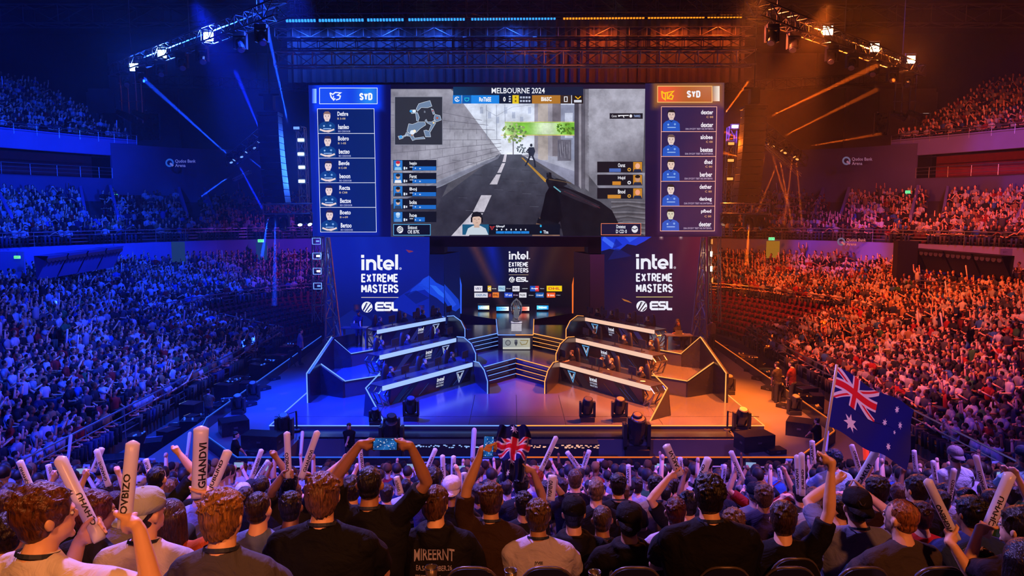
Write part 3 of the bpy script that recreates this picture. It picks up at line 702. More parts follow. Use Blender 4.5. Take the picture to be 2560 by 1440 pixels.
# short trusses under the arrays with hanging profile lamps
for sd in (-1, 1):
    nm = 'left' if sd < 0 else 'right'; X = (lambda v: v) if sd < 0 else (lambda v: 2582 - v)
    tag(truss_mb(atY(X(662), 523, 37), atY(X(778), 521, 37), .5, .6, .035).build('short_truss', M['rail']), 'short horizontal truss below the %s speaker column' % nm, 'truss')
    for k, px in enumerate((677, 708, 748, 770)):
        moving_head(atY(X(px), 532, 37), 'black lamp hanging under the short %s truss, %s' % (nm, ('outermost', 'second from outside', 'third from outside', 'next to the screen')[k]), True, 1.25 if k < 2 else .9, (-sd*.3*(k-1), -.6, -1), (M['lamp_blue'] if sd < 0 else M['metal']) if k > 1 else M['metal'])
    # column of strobes at the side of the screen
    t = truss_mb(atY(X(752), 318, 38), atY(X(765), 592, 38), .4, .7, .03).build('vertical_truss', M['metal']); tag(t, 'thin vertical truss beside the %s edge of the giant screen' % nm, 'truss')
    pos = ((741, 320, .25), (752, 350, 1), (752, 385, 1), (754, 418, 1), (754, 453, 1)) if sd < 0 else ((1838, 316, 1), (1828, 359, .2), (1827, 401, .2), (1825, 447, .2))
    for k, (px, py, on) in enumerate(pos):
        if on == 1 or k in (1, 3): spot('strobe_glow', atY(px, py, 37.35), atY(px, py, 20), (.02, .12, 1) if sd < 0 else (1, .16, .01), 1300 if sd < 0 else 1100, 170, .9, .08)
        tt = thing('strobe_light', '%s strobe lamp beside the %s screen edge, %s from the top' % ('bright' if on == 1 else 'dim', nm, ('first', 'second', 'third', 'fourth', 'fifth')[k]), 'stage light', atY(px, py, 37.6))
        q = MB(); q.box((0, .1, 0), (.42, .14, .26)); q.build('lamp_housing', M['black'], tt)
        q = MB(); q.box((0, 0, 0), (.30, .03, .13))
        q.build('lamp_face', (M['lamp_blue'] if sd < 0 else M['lamp_orange']) if on == 1 else (M['led_blue'] if sd < 0 else M['led_orange']), tt)
    # tower of square frames below screen level
    tw = truss_mb(atY(X(795), 592, 38.5), atY(X(795), 805, 38.5), .5, .8, .03).build('lamp_tower', M['metal']); tag(tw, 'slim lattice tower at the far %s of the stage carrying lamps' % nm, 'truss')
    for k, (px, py) in enumerate(((791, 603), (792, 640), (793, 678), (794, 715)) if sd < 0 else ((1776, 604), (1775, 635), (1775, 672), (1777, 700))):
        tt = thing('frame_light', 'lit %s on the slim %s tower, %s from the top' % ('square frame' if sd < 0 else 'small orange lamp', nm, ('first', 'second', 'third', 'fourth')[k]), 'stage light', atY(px, py, 37.9))
        q = MB(); 
        if sd < 0:
            for sx in (-1, 1): q.box((sx*.21, 0, 0), (.03, .05, .32)); q.box((0, 0, sx*.16), (.42, .05, .03))
            q.build('lamp_frame', M['led_blue'], tt)
        else: q.box((0, 0, 0), (.14, .06, .34)); q.build('lamp_frame', M['metal'], tt)
        q = MB(); q.box((.06, .02, 0), (.16, .05, .08) if sd < 0 else (.10, .1, .26))
        q.build('lamp_face', (M['lamp_blue'] if sd < 0 else M['lamp_orange']) if k in (1, 2) else (M['led_blue'] if sd < 0 else M['led_orange']), tt)
    # diagonal small truss outside the array with pin spots
    A = atY(X(575), 405, 40); B = atY(X(690), 310, 36.8)
    tag(truss_mb(A, B, .5, .6, .035).build('light_truss', M['truss']), 'small sloping truss outside the %s speaker column' % nm, 'truss')
    tag(truss_mb(atY(X(585), 450, 40), atY(X(625), 430, 39), .12, .5, .02).build('light_truss', M['rail']) if sd < 0 else truss_mb(atY(1915, 365, 37), atY(2000, 438, 40), .14, .5, .02).build('light_truss', M['rail']), 'thin lit bar below the small sloping truss, %s side' % nm, 'truss')
    for k, (px, py) in enumerate(((575, 392), (589, 386), (601, 378), (619, 366), (633, 356), (650, 341)) if sd < 0 else ((1918, 345), (1936, 352), (1950, 362), (1966, 368), (1982, 378), (1996, 384))):
        moving_head(atY(px, py - 8, 38.6), 'small moving head on the little sloping truss, %s side, %s from the outer end' % (nm, ('first', 'second', 'third', 'fourth', 'fifth', 'sixth')[k if sd < 0 else 5 - k]), True, .7, (.5 * (-1) ** k, -.5, -1), M['led_blue'] if sd < 0 else M['led_orange'])
# beams from the small heads: narrow spots, each inside an added cone of denser haze
BEAMS = [((720, 308), (640, -60), 37, BLUE, 9, 2.2), ((575, 392), (350, 190), 38.6, BLUE, 6, 2.2), ((601, 378), (660, 425), 38, BLUE, 3, 2), ((652, 330), (590, 180), 38, DBLUE, 3, 4),
         ((575, 440), (505, 490), 39, BLUE, 3, 3), ((590, 400), (655, 520), 39, DBLUE, 2.5, 3), ((619, 372), (580, 470), 39, DBLUE, 2, 3),
         ((1808, 290), (1870, 205), 37, ORANGE, 6, 2.8), ((1911, 298), (2190, 165), 37, ORANGE, 6, 2.8), ((1960, 340), (2190, 225), 38, ORANGE, 3.2, 2.6), ((2010, 368), (2200, 335), 39, ORANGE, 3, 2.4),
         ((1918, 345), (1965, 500), 38.4, ORANGE, 2.5, 2.5), ((1946, 380), (1980, 560), 38.4, ORANGE, 2.5, 2.5), ((1983, 380), (1960, 560), 38.4, ORANGE, 2.8, 2.2), ((1989, 382), (2005, 560), 38.4, ORANGE, 2.4, 2.2), ((1950, 395), (1880, 560), 38.4, ORANGE, 2.2, 2.5),
         ((1920, 360), (1870, 560), 38.4, ORANGE, 2.0, 2.4), ((1873, 560), (1866, 660), 36.8, ORANGE, 1.5, 6), ((688, 545), (686, 760), 36.8, BLUE, 1.5, 4), ((670, 545), (655, 640), 36.8, BLUE, 1.5, 5),
         ((1848, 342), (1815, 350), 37.4, ORANGE, .5, 8), ((1850, 392), (1810, 382), 37.4, ORANGE, .5, 8), ((1856, 350), (1812, 330), 37.4, ORANGE, .5, 8)]
# ================================================================== stage
Z1, Z2, Z3 = 1.15, 1.85, 2.45
st = thing('stage', 'wide three level black stage with edges glowing blue at left and orange at right', 'stage')
def sym(pl):                       # left outline -> full outline
    return pl + [mxp(p, 1) for p in reversed(pl)]
b = MB(); b.prism(sym([(-8.95, 41.5), (-8.95, 25.9)]), .96, Z1); b.build('lower_deck', M['deck'], st)
b = MB(); b.prism([(-7.6, 24.95), (7.9, 24.95), (7.9, 25.95), (-7.6, 25.95)], .1, Z1 - .12); b.build('front_step', M['gloss_black'], st)
P2 = [(-8.3, 41.5), (-8.3, 30.7), (-7.1, 30.0), (-5.76, 31.1), (-2.8, 35.0), (-1.8, 33.0), (-1.46, 32.6), (CX - .01, 34.8)]
b = MB(); b.prism(sym(P2), Z1, Z2); b.build('middle_deck', M['deck'], st)
P3 = [(-8.2, 41.5), (-8.2, 33.7), (-7.5, 32.9), (-6.65, 33.9), (-3.45, 38.4), (-2.6, 36.7), (-2.33, 36.5), (-.72, 38.6), (-.72, 41.5)]
for s_ in (-1, 1):
    b = MB(); b.prism([mxp(p, s_) for p in P3], Z2, Z3); b.build('upper_deck', M['deck'], st)
# recess platform and catwalk
ZC = 2.62
PR = [(-3.7, 49), (-3.7, 45.4), (-.95, 42.6), (-.72, 37.05)]
b = MB(); b.prism(sym(PR), Z2, ZC); b.build('catwalk', M['deck'], st)
def led(pts, col, par=st, r=.022, nm='led_edge'):
    b = MB(); b.tube(pts, r, 5); return b.build(nm, M['led_blue'] if col < 0 else M['led_orange'], par)
def zz(pl, z, s_): return [mxp(p, s_) + (z,) for p in pl]
for s_ in (-1, 1):
    mid = CX
    led([mxp((-8.95, 38.0), s_) + (Z1 + .01,), mxp((-8.95, 25.88), s_) + (Z1 + .01,), (mid, 25.88, Z1 + .01)], s_)
    led(zz([(-8.3, 30.7), (-7.1, 29.98), (-5.78, 31.06)], Z2 + .01, s_), s_)
    led(zz([(-7.5, 32.88), (-6.65, 33.86)], Z3 + .01, s_), s_)
    led(zz([(-.95, 42.6), (-.74, 37.03)], ZC + .01, s_) + [(mid, 37.03, ZC + .01)], s_, r=.022)
    # lower and upper chevron stairs
    for k in range(1, 4):
        t = k / 4; z = Z2 - (Z2 - Z1) * t
        a = (-1.46 + .10 * k, 32.6 - .17 * k); c = (CX, 34.8 - .36 * k)
        if k < 4:
            b = MB(); b.prism([mxp(p, s_) for p in ((a[0], a[1]), c, (CX, 34.9), (-1.5, 32.8))], Z1, z); b.build('stair_step', M['gloss_black'], st)
        led([mxp(a, s_) + (z + .01,), c + (z + .01,)], s_, r=.016)
    led([mxp((-1.46, 32.58), s_) + (Z2 + .012,), (CX, 34.78, Z2 + .012)], s_, r=.022)
    for k in range(1, 4):
        z = Z3 - (Z3 - Z2) * k / 4; a = (-2.33 + .1 * k, 36.5 - .2 * k); c = (-.74, 38.6 - .36 * k)
        b = MB(); b.prism([mxp(p, s_) for p in (a, c, (-.73, 38.7), (-2.4, 36.7))], Z2, z); b.build('stair_step', M['gloss_black'], st)
        led([mxp(a, s_) + (z + .01,), mxp(c, s_) + (z + .01,)], s_, r=.016)
    led([mxp((-2.33, 36.48), s_) + (Z3 + .012,), mxp((-.74, 38.55), s_) + (Z3 + .012,)], s_, r=.026)
    # outer angular walls
    side_n = 'left' if s_ < 0 else 'right'
    wl = thing('angular_side_panel', 'tall black angular side panel of the stage with a glowing %s top edge' % ('blue' if s_ < 0 else 'orange'), 'stage panel')
    def slab(prof, th=.12, name='wall_panel'):
        b = MB(); P = [Vector(p) for p in prof]; nn = (P[1] - P[0]).cross(P[2] - P[0]).normalized() * th
        b.add(P + [p + nn for p in P], [tuple(range(len(P))), tuple(range(len(P), 2*len(P)))[::-1]] + [(i, (i+1) % len(P), len(P) + (i+1) % len(P), len(P) + i) for i in range(len(P))])
        return b.build(name, M['gloss_black'], wl)
    A = mxp((-8.45, 29.1), s_); B = mxp((-8.25, 32.5), s_); Tw = mxp((-7.9, 36.0), s_)
    slab([A + (Z1,), B + (Z1,), B + (3.30,), A + (2.38,)])
    slab([B + (Z1,), Tw + (Z1,), Tw + (2.9,), B + (3.30,)])
    C = mxp((-7.5, 32.88), s_); slab([B + (Z1,), C + (Z1,), C + (Z3 + .03,), B + (3.30,)])
    D = mxp((-8.38, 30.65), s_); E = mxp((-7.1, 29.95), s_); slab([D + (Z1,), E + (Z1,), E + (Z2 + .02,), D + (2.52,)])
    led([A + (Z1,), A + (2.40,), B + (3.32,)], s_, wl, .026, 'led_edge')
    led([B + (3.32,), C + (Z3 + .04,)], s_, wl, .018); led([D + (2.54,), E + (Z2 + .04,)], s_, wl, .026)
    # low wing panel beside desk one (leaning slab with lit edge) and cheek walls
    ck = thing('stair_cheek', 'stepped black cheek panels with glowing edges at the inner desk ends, %s half' % side_n, 'stage panel')
    for F_, E_, z in (((-1.06, 30.6), (-1.78, 32.9), Z1), ((-1.70, 33.2), (-2.75, 35.5), Z2), ((-2.42, 36.6), (-3.5, 38.5), Z3)):
        f = Vector(mxp(F_, s_) + (0,)); e = Vector(mxp(E_, s_) + (0,)); up = Vector((0, 0, 1))
        pr = [f + up*z, f + up*(z+.55), f.lerp(e, .22) + up*(z+.92), f.lerp(e, .62) + up*(z+1.08), e + up*(z+.95), e + up*z]
        nn = (e - f).cross(up).normalized() * .09
        b = MB(); b.add(pr + [p + nn for p in pr], [tuple(range(6)), tuple(range(6, 12))[::-1]] + [(i, (i+1) % 6, 6 + (i+1) % 6, 6 + i) for i in range(6)])
        b.build('cheek_panel', M['gloss_black'], ck); led(pr[:5], s_, ck, .024)
    b = MB(); q0 = Vector(mxp((-5.85, 28.2), s_) + (2.0,)); q1 = Vector(mxp((-4.85, 26.5), s_) + (Z1,)); q2 = Vector(mxp((-5.75, 27.2), s_) + (Z1,))
    nn = Vector((.06, .06, 0)); b.add([q0, q1, q2, q0 + nn, q1 + nn, q2 + nn], [(0,1,2),(5,4,3),(0,3,4,1),(1,4,5,2),(2,5,3,0)])
    b.build('cheek_panel', M['gloss_black'], ck); led([Vector(mxp((-5.42, 28.95), s_) + (2.42,)), q0, q1], s_, ck, .028)
# seams on the deck
b = MB()
for x in (-5.2, -1.6, CX, 2.0, 5.6): b.box((x, 28.2, Z1 + .003), (.02, 4.4, .004))
b.box((CX, 27.1, Z1 + .003), (17.6, .02, .004)); b.build('deck_seam', M['ink'], st)

# low lit barrier round the stage
for s_ in (-1, 1):
    t = thing('stage_barrier', 'low black barrier with a thin %s glowing top edge around the stage, %s half' % (('blue', 'left') if s_ < 0 else ('orange', 'right')), 'barrier')
    pl = [mxp(p, s_) for p in ((-11.8, 44), (-11.4, 26.2), (-10.95, 24.6), (-8.6, 21.85), (CX, 21.85))]
    for i in range(4):
        p, q = Vector(pl[i] + (0,)), Vector(pl[i+1] + (0,)); b = MB(); nn = (q - p).cross(Vector((0,0,1))).normalized() * .05
        b.add([p - nn + Vector((0,0,.2)), q - nn + Vector((0,0,.2)), q + nn + Vector((0,0,.2)), p + nn + Vector((0,0,.2)), p - nn + Vector((0,0,1.35)), q - nn + Vector((0,0,1.35)), q + nn + Vector((0,0,1.35)), p + nn + Vector((0,0,1.35))],
              [(0,3,2,1),(4,5,6,7),(0,1,5,4),(1,2,6,5),(2,3,7,6),(3,0,4,7)]); b.build('barrier_panel', M['gloss_black'], t)
    b = MB(); b.tube([p + (1.37,) for p in pl], .018, 5); b.build('led_edge', M['led_blue_dim'] if s_ < 0 else M['led_orange_dim'], t)
# crowd rail in front of the front block
tag(rail_mb([(-12.5, 20.9, .2), (-6, 21.2, .2), (CX, 21.25, .2), (6.5, 21.2, .2), (12.5, 20.9, .2)], 1.1, 1.7, 4, .02).build('handrail', M['rail']), 'long horizontal crowd rail in front of the near audience block', 'railing')
# dark pit gear: long strip of small lights
for px0, px1, lb in ((1020, 1215, 'left'), (1318, 1490, 'right')):
    t = thing('pit_light_strip', 'black flight case edge with a row of tiny lights below the stage front, %s one' % lb, 'equipment')
    p, q = atZ(px0, 1112, .98), atZ(px1, 1112, .98); p.y = q.y = 23.6; b = MB(); b.box(((p.x+q.x)/2, 23.7, .69), (q.x-p.x, .5, 1.16)); b.build('case_body', M['black'], t)
    rnd = random.Random(px0); b = MB()
    for k in range(44): b.box((p.x + (q.x-p.x)*rnd.random(), 23.44, 1.13 + .1*rnd.random()), (.04 + .05*rnd.random(), .02, .03))
    b.build('pilot_light', mat_emit('pilot_' + lb, (.3, .5, 1) if lb == 'left' else (1, .5, .35), .9), t)

# ------------------------------------------------------------------ player desks
def logo_v(P, x, y, s, col='#9fb6dc', c2='#4d5f8f'):
    P.line([(x - 9*s, y - 10*s), (x + 9*s, y - 10*s), (x, y + 12*s), (x - 9*s, y - 10*s)], 2.2*s, col, 1)
    P.line([(x - 5*s, y - 6*s), (x, y + 5*s), (x + 5*s, y - 6*s)], 2*s, c2, 2)
M['band_l'] = mat_emit('desk_band_blue', s2l('#a6c8ff'), 1.0)
M['band_r'] = mat_emit('desk_band_peach', s2l('#f6c6ad'), 1.0)
M['chrome'] = mat('chrome', (.7, .7, .74), .15, 1.0, .05, 3)
M['desk_top'] = mat('desk_top_black', (.02, .02, .025), .35)
DESKS = []
for s_ in (-1, 1):
    for row, (e0, e1, zt, zb) in enumerate((((-5.2, 28.35), (-1.85, 32.95), 2.0, Z1), ((-5.8, 31.1), (-2.8, 35.5), 2.7, Z2), ((-6.5, 34.3), (-3.6, 38.5), 3.3, Z3))):
        e0 = Vector(mxp(e0, s_) + (0,)); e1 = Vector(mxp(e1, s_) + (0,)); u = (e1 - e0); L = u.length; u.normalize()
        nb = Vector((-u.y, u.x, 0)) if s_ < 0 else Vector((u.y, -u.x, 0))
        t = thing('player_desk', '%s lit player desk with a pale glowing front band, %s row on the %s' % ('blue' if s_ < 0 else 'orange', ('front', 'middle', 'rear')[row], 'left' if s_ < 0 else 'right'), 'desk', (e0.x, e0.y, zb))
        rz = Matrix(((u.x, nb.x, 0), (u.y, nb.y, 0), (0, 0, 1))).to_4x4()
        H = zt - zb
        def D(): return MB(frame=rz)
        b = D(); b.box((L/2, .42, H), (L, .8, .05)); b.build('desk_top', M['desk_top'], t)
        b = D(); b.box((L/2, .0, H - .06), (L, .04, .19)); b.build('light_band', M['band_l'] if s_ < 0 else M['band_r'], t)
        b = D(); b.add([(.5, .02, H-.15), (L, .02, H-.15), (L, .14, .0), (.5, .14, .0), (.5, .2, H-.15), (L, .2, H-.15), (L, .2, 0), (.5, .2, 0)], [(0,1,2,3),(4,7,6,5),(0,4,5,1),(3,2,6,7),(0,3,7,4),(1,5,6,2)])
        fp = b.build('front_panel', M['gloss_black'], t)
        def fn(x, y, l, L=L, H=H, rz=rz): return rz @ Vector((.5 + x*(L-.5), .02 + .12*y - .008 - .002*l, (H-.15)*(1-y)))
        ar = random.Random(row*7 + s_); P = Pic(fn=fn)
        for k in range(7):       # angular artwork of the panel
            x = ar.random()*.85; P.poly([(x, 1), (x + .04 + .05*ar.random(), 1), (x + .13 + .1*ar.random(), .15*ar.random()), (x + .12, .1)], ar.choice(('#0c1a54', '#14144a', '#20246a', '#0b1040') if s_ < 0 else ('#1a1426', '#20203a', '#1c2050', '#2a1a20')), 0)
        for k in range(4):
            x = ar.random()*.8; P.line([(x, .95), (x + .1, .35)], .008, ar.choice(('#24407c', '#1b2f66')) if s_ < 0 else ar.choice(('#5a3018', '#2b3a70')), 1)
        P.build('panel_artwork', fp)
        P = Pic(fn=fn); q = .54 if s_ < 0 else .52
        asp = (H - .15) / (L - .5)
        qa, qb = (q, q + .09) if s_ < 0 else (q + .09, q)
        P.text('intel', qa, .16, qb, .42, '#d8dcea', 2, .03); P.text('EXTREME', qa, .48, qb, .60, '#aab0c6', 2); P.text('MASTERS', qa, .66, qb, .78, '#aab0c6', 2)
        P.build('panel_lettering', fp)
        P = Pic(fn=lambda x, y, l: fn(x * asp + .84 * (1 if 1 else 0), y, l)); cc = '#9ab0d8' if s_ < 0 else '#58a0d8'
        P.line([(-.35, .15), (.35, .15), (0, .85), (-.35, .15)], .07, cc, 2); P.line([(-.2, .25), (.02, .62), (.2, .25)], .06, '#c8cede', 3); P.build('panel_emblem', fp)
        b = D()            # chrome end frame
        for yy in (.05, .75):
            b.tube([(.02, yy, H-.05), (-.18, yy, H*.72), (.10, yy, .0)], .032, 6); b.tube([(.45, yy, H-.05), (.16, yy, H*.55), (.42, yy, 0)], .032, 6)
            b.tube([(-.18, yy, H*.72), (.02, yy, H*.4), (.42, yy, 0)], .026, 6)
        b.tube([(-.18, .05, H*.72), (-.18, .75, H*.72)], .03, 6); b.tube([(.10, .05, 0), (.10, .75, 0)], .03, 6); b.build('end_frame', M['chrome'], t)
        DESKS.append((s_, row, e0, u, nb, L, zt, zb))
# monitors, keyboards and chairs are placed together with the players in the crowd part

# ------------------------------------------------------------------ towers, header, columns
for s_ in (-1, 1):
    t = thing('lattice_tower', '%s lit leaning lattice tower standing at the outer edge of the %s display' % (('blue', 'left') if s_ < 0 else ('orange', 'right')), 'tower')
    top = atY(816 if s_ < 0 else 1762, 594, 38.2)
    bases = [Vector((atY(811 if s_ < 0 else 1768, 845, 37.2).x, 37.2, Z1)), Vector((atY(858 if s_ < 0 else 1724, 845, 36.6).x, 36.6, Z1)), Vector((atY(838 if s_ < 0 else 1745, 845, 38.4).x, 38.4, Z1))]
    rnd = random.Random(5); mm = mat('tower_steel_%d' % s_, (.32, .32, .36), .4, .6)
    b = MB(); tops = [top, top + Vector((.18 * -s_, -.1, 0)), top + Vector((0, .2, 0))]
    for a, c in zip(bases, tops): b.tube([a, c], .055, 6)
    N = 7
    for i in range(3):
        j = (i + 1) % 3
        for k in range(N):
            f0 = (k / N) ** .85; f1 = ((k + 1) / N) ** .85
            b.tube([bases[i].lerp(tops[i], f0), bases[j].lerp(tops[j], f1)] if k % 2 else [bases[j].lerp(tops[j], f0), bases[i].lerp(tops[i], f1)], .035, 5)
            b.tube([bases[i].lerp(tops[i], f1), bases[j].lerp(tops[j], f1)], .025, 5)
    b.build('lattice_frame', mm, t)
    b = MB(); b.add([bases[1] + Vector((0, -.05, 0)), bases[0] + Vector((0, -.05, 0)), bases[0].lerp(tops[0], .16), bases[1].lerp(tops[1], .10)], [(0,1,2,3)]); b.build('foot_panel', mm, t)
    spot('tower_light', (bases[1].x + s_ * -.8, 35.2, 1.6), tuple(top), BLUE if s_ < 0 else ORANGE, 7000, 40, .8, .1)
    # thin lit poles beside the recess
    p = atY(1152 if s_ < 0 else 1432, 775, 45.2); X = p.x; z0 = ZC
    tp = thing('light_pole', 'thin bent glowing pole beside the recess, %s' % ('left' if s_ < 0 else 'right'), 'light')
    b = MB(); b.tube([(X, 45.2, z0), (X - s_*.02, 45.2, atY(1152, 712, 45.2).z), (X - s_*-.12, 45.2, atY(1152, 686, 45.2).z)], .05, 6); b.build('pole', M['led_blue_dim'] if s_ < 0 else M['led_orange_dim'], tp)

# portal of the recess
b = MB()
def ybox(px0, py0, px1, py1, Y, d, mb):
    a = atY(px0, py0, Y); c = atY(px1, py1, Y); mb.box(((a.x+c.x)/2, Y + d/2, (a.z+c.z)/2), (abs(c.x-a.x), d, abs(a.z-c.z)))
ybox(1075, 591, 1502, 617, 41.2, 3.0, b); ybox(1075, 600, 1111, 633, 41.2, 2.0, b); ybox(1470, 600, 1503, 633, 41.2, 2.0, b)
tag(b.build('portal_header', M['black']), 'black header beam over the recess below the giant screen', 'stage frame')
# ================================================================== LED walls
YS = 41.0
def grid(P, x0, y0, x1, y1, nx, ny, fn, l=0, bx=None):
    """smooth picture: colour at every grid corner; fn(u,v)->srgb tuple 0..1"""
    bx = bx or (lambda u, v: (x0 + (x1-x0)*u, y0 + (y1-y0)*v))
    C = [[s2l(tuple(max(0, min(1, q)) for q in fn(i/nx, j/ny))) for i in range(nx+1)] for j in range(ny+1)]
    V = [P.fn(*bx(i/nx, j/ny), l) for j in range(ny+1) for i in range(nx+1)]; fs = []; cs = []
    b0 = len(P.mb.v)
    for j in range(ny):
        for i in range(nx):
            a = j*(nx+1)+i; fs.append((a, a+1, a+nx+2, a+nx+1)); cs.append((C[j][i], C[j][i+1], C[j+1][i+1], C[j+1][i]))
    P.mb.v += [tuple(v) for v in V]
    for f, c in zip(fs, cs): P.mb.f.append([b0+i for i in f]); P.mb.m.append(0); P.mb.c.append(c)
def lerp(a, b, t): return tuple(x + (y-x)*t for x, y in zip(a, b))
def hx(c): c = c.lstrip('#'); return tuple(int(c[i:i+2], 16)/255 for i in (0,2,4))
def sm(a, b, x): t = max(0, min(1, (x-a)/(b-a))); return t*t*(3-2*t)

big = thing('giant_led_screen', 'giant LED screen above the stage showing a shooter game between two columns of player portraits', 'screen')
b = MB(); c4 = [atY(*q, YS + .12) for q in ((771, 213), (1811, 206), (1804, 592), (782, 592))]
b.add(c4 + [p + Vector((0, .8, 0)) for p in c4], [(0,1,2,3),(4,7,6,5),(0,4,5,1),(1,5,6,2),(2,6,7,3),(3,7,4,0)]); b.build('screen_housing', M['black'], big)
# dark blue / violet ground with the glow round the boxes
def bgL(u, v):
    x = 771 + 206*u; y = 213 + 379*v
    c = hx('#050a55'); e = max(0, 1 - abs(x - 866)/ 95) 
    g = max(sm(26, 0, max(799 - x, x - 943, 220 - y, y - 260)), 0)
    g2 = sm(16, 0, max(793 - x, x - 940, 268 - y, y - 583))
    g3 = sm(30, 0, x - 771) * .35
    c = lerp(c, hx('#0a3cff'), min(1, g*.95 + .45*g2 + g3)); return c
def bgR(u, v):
    x = 1613 + 198*u; y = 206 + 386*v
    c = lerp(hx('#241a45'), hx('#160b30'), v)
    g = sm(22, 0, max(1644 - x, x - 1800, 215 - y, y - 256)); g2 = sm(14, 0, max(1652 - x, x - 1793, 266 - y, y - 578))
    c = lerp(c, hx('#b8702a'), g*.8); return lerp(c, hx('#4a2a58'), g2*.6 + .25*sm(40, 0, 1811-x))
P = Pic(YS)
grid(P, 0, 0, 0, 0, 40, 60, bgL, 0, lambda u, v: (771 + 206*u + 11*v*(1-u), 213 + (379)*v - 1.5*u*(1-v)))
grid(P, 0, 0, 0, 0, 40, 60, bgR, 0, lambda u, v: (1613 + (198 - 7*v)*u, 208.5 + 383.5*v - 2*u*(1-v)))
grid(P, 977, 211, 1613, 592, 8, 3, lambda u, v: lerp(hx('#0a0a30'), hx('#2a1a30'), u), 0)
P.build('screen_ground', big)
# ---- game view
P = Pic(YS); G = 1
P.rect(977, 222, 1613, 589, '#55545f', .5)
grid(P, 1133, 230, 1470, 400, 12, 12, lambda u, v: lerp(hx('#cfd8ee'), hx('#e8eefc'), v), G)
def wall(u, v):
    return lerp(hx('#777483'), hx('#b9bac9'), .25 + .5*u + .15*sin(v*9 + u*5))
grid(P, 0, 0, 0, 0, 24, 16, wall, 2, lambda u, v: (977 + 276*u, (223 + max(0, (u - .56))/.44*162) * (1-v) + v*(505 - 120*u)))
for k in range(1, 9):       # courses of stone converging to the far end
    P.line([(977, 223 + k*32), (1253 - max(0, 4-k)*16, 385 - (8-k)*(9 if k > 3 else 12))], 1.1, '#6a6876', 3)
    for j in range(9):
        x = 980 + j*j*.6 + j*26 + (k % 2)*12; t = (x-977)/276; ya = (223 + k*32)*(1-t) + t*(385 - (8-k)*9); yb = (223 + (k+1)*32)*(1-t) + t*(385 - (7-k)*9)
        if x < 1235 and ya > 225 + max(0, x-1133)*1.3: P.line([(x, ya), (x, yb)], .9, '#72707e', 3)
P.poly([(1253,384),(1243,390),(1093,452),(980,505),(980,523),(1095,470),(1246,395)], '#8f93a6', 3)
grid(P, 0, 0, 0, 0, 20, 16, lambda u, v: lerp(hx('#5a5f70'), hx('#33323f'), min(1, .25 + v*1.1)), 3, lambda u, v: ((1246*(1-v) + 977*v) + ((1304-1246)*(1-v) + 636*v)*u, (386)*(1-v) + 590*v))
P.poly([(977,512),(1093,468),(1246,396),(1246,390),(977,505)], '#7b7d90', 4)
P.poly([(977,510),(1120,460),(1060,592),(977,592)], '#3b3a48', 4)
for q in (((1261,386),(1267,386),(1264,405),(1256,405)), ((1255,408),(1263,408),(1253,432),(1243,432)), ((1241,436),(1252,436),(1243,461),(1224,461)), ((1203,488),(1229,488),(1210,530),(1182,530)), ((1180,533),(1208,533),(1172,590),(1128,590))): P.poly(q, '#c9c4d2', 5)
for k in range(26):
    x = 1130 + (k*53) % 230; y = 400 + (k*37) % 180; P.line([(x, y), (x + 10 + y/40, y + 1)], .8, '#272630' if k % 2 else '#5b5c6b', 5)
# far street: buildings, poles, tree
for k in range(7): P.rect(1200 + k*20, 268 + (k % 3)*12, 1208 + k*20, 284 + (k % 3)*12, '#b4bed8', 3)
for x in (1216, 1241, 1262): P.line([(x, 262), (x + 1, 350)], 1.2, '#8d94ac', 3)
P.line([(1216,275),(1241,290),(1280,268),(1330,262)], .8, '#8e93a8', 3)
P.rect(1336, 259, 1402, 400, '#9c98a6', 3); P.rect(1345, 259, 1370, 400, '#b3a9a6', 4); P.rect(1381, 259, 1402, 390, '#77717c', 4); P.rect(1402, 262, 1436, 400, '#8f95b0', 3)
P.rect(1412, 282, 1432, 345, '#c4cbe2', 4); P.rect(1394, 349, 1428, 402, '#6a6878', 5)
for k in range(10): P.line([(1396 + k*3, 352 + (k*7) % 20), (1400 + k*2.5, 398 - (k*5) % 22)], .8, '#a9a7b8' if k % 2 else '#454452', 6)
P.poly([(1304,388),(1340,398),(1436,430),(1436,400),(1340,384)], '#a2a4b8', 4)
P.poly([(1300,388),(1330,396),(1436,462),(1436,428),(1340,396)], '#8a8ca4', 5)
P.poly([(1303,394),(1307,394),(1372,455),(1362,455)], '#b98b3a', 6)
P.rect(1262, 306, 1438, 337, '#9bd05a', 5); grid(P, 1262, 307, 1438, 336, 20, 3, lambda u, v: lerp(hx('#d7e9c8'), hx('#7cc43c'), .5 + .5*sin(u*9 - .6)), 6)
P.line([(1262,305),(1440,305)], 1.2, '#d9e04a', 7); P.line([(1252,338),(1440,338)], 1.6, '#e6c86a', 7)
rn = random.Random(3)
P.line([(1283,386),(1283,350),(1279,338)], 2.2, '#5d5a60', 7); P.line([(1283,352),(1292,338)], 1.2, '#5d5a60', 7)
for k in range(60):
    a = rn.random()*6.28; r = rn.random()**.5; P.disc(1286 + 31*r*cos(a), 333 + 24*r*sin(a), 2.2 + 2.5*rn.random(), 2 + 2*rn.random(), rn.choice(('#7f9a5a','#9db06e','#5f7d48','#b6c48e')), 8, 7)
for k in range(36): P.disc(1413 + 20*(rn.random()-.5)*2, 322 + 13*(rn.random()-.5)*2, 2 + 2.5*rn.random(), 2 + 2*rn.random(), rn.choice(('#5f8a2a','#86b33c','#3f6a22')), 8, 7)
for k in range(26): P.disc(1303 + 11*(rn.random()-.5)*2, 371 + 11*(rn.random()-.5)*2, 2.2, 2.2, rn.choice(('#5e6a74','#7a8690','#4a545e')), 8, 6)
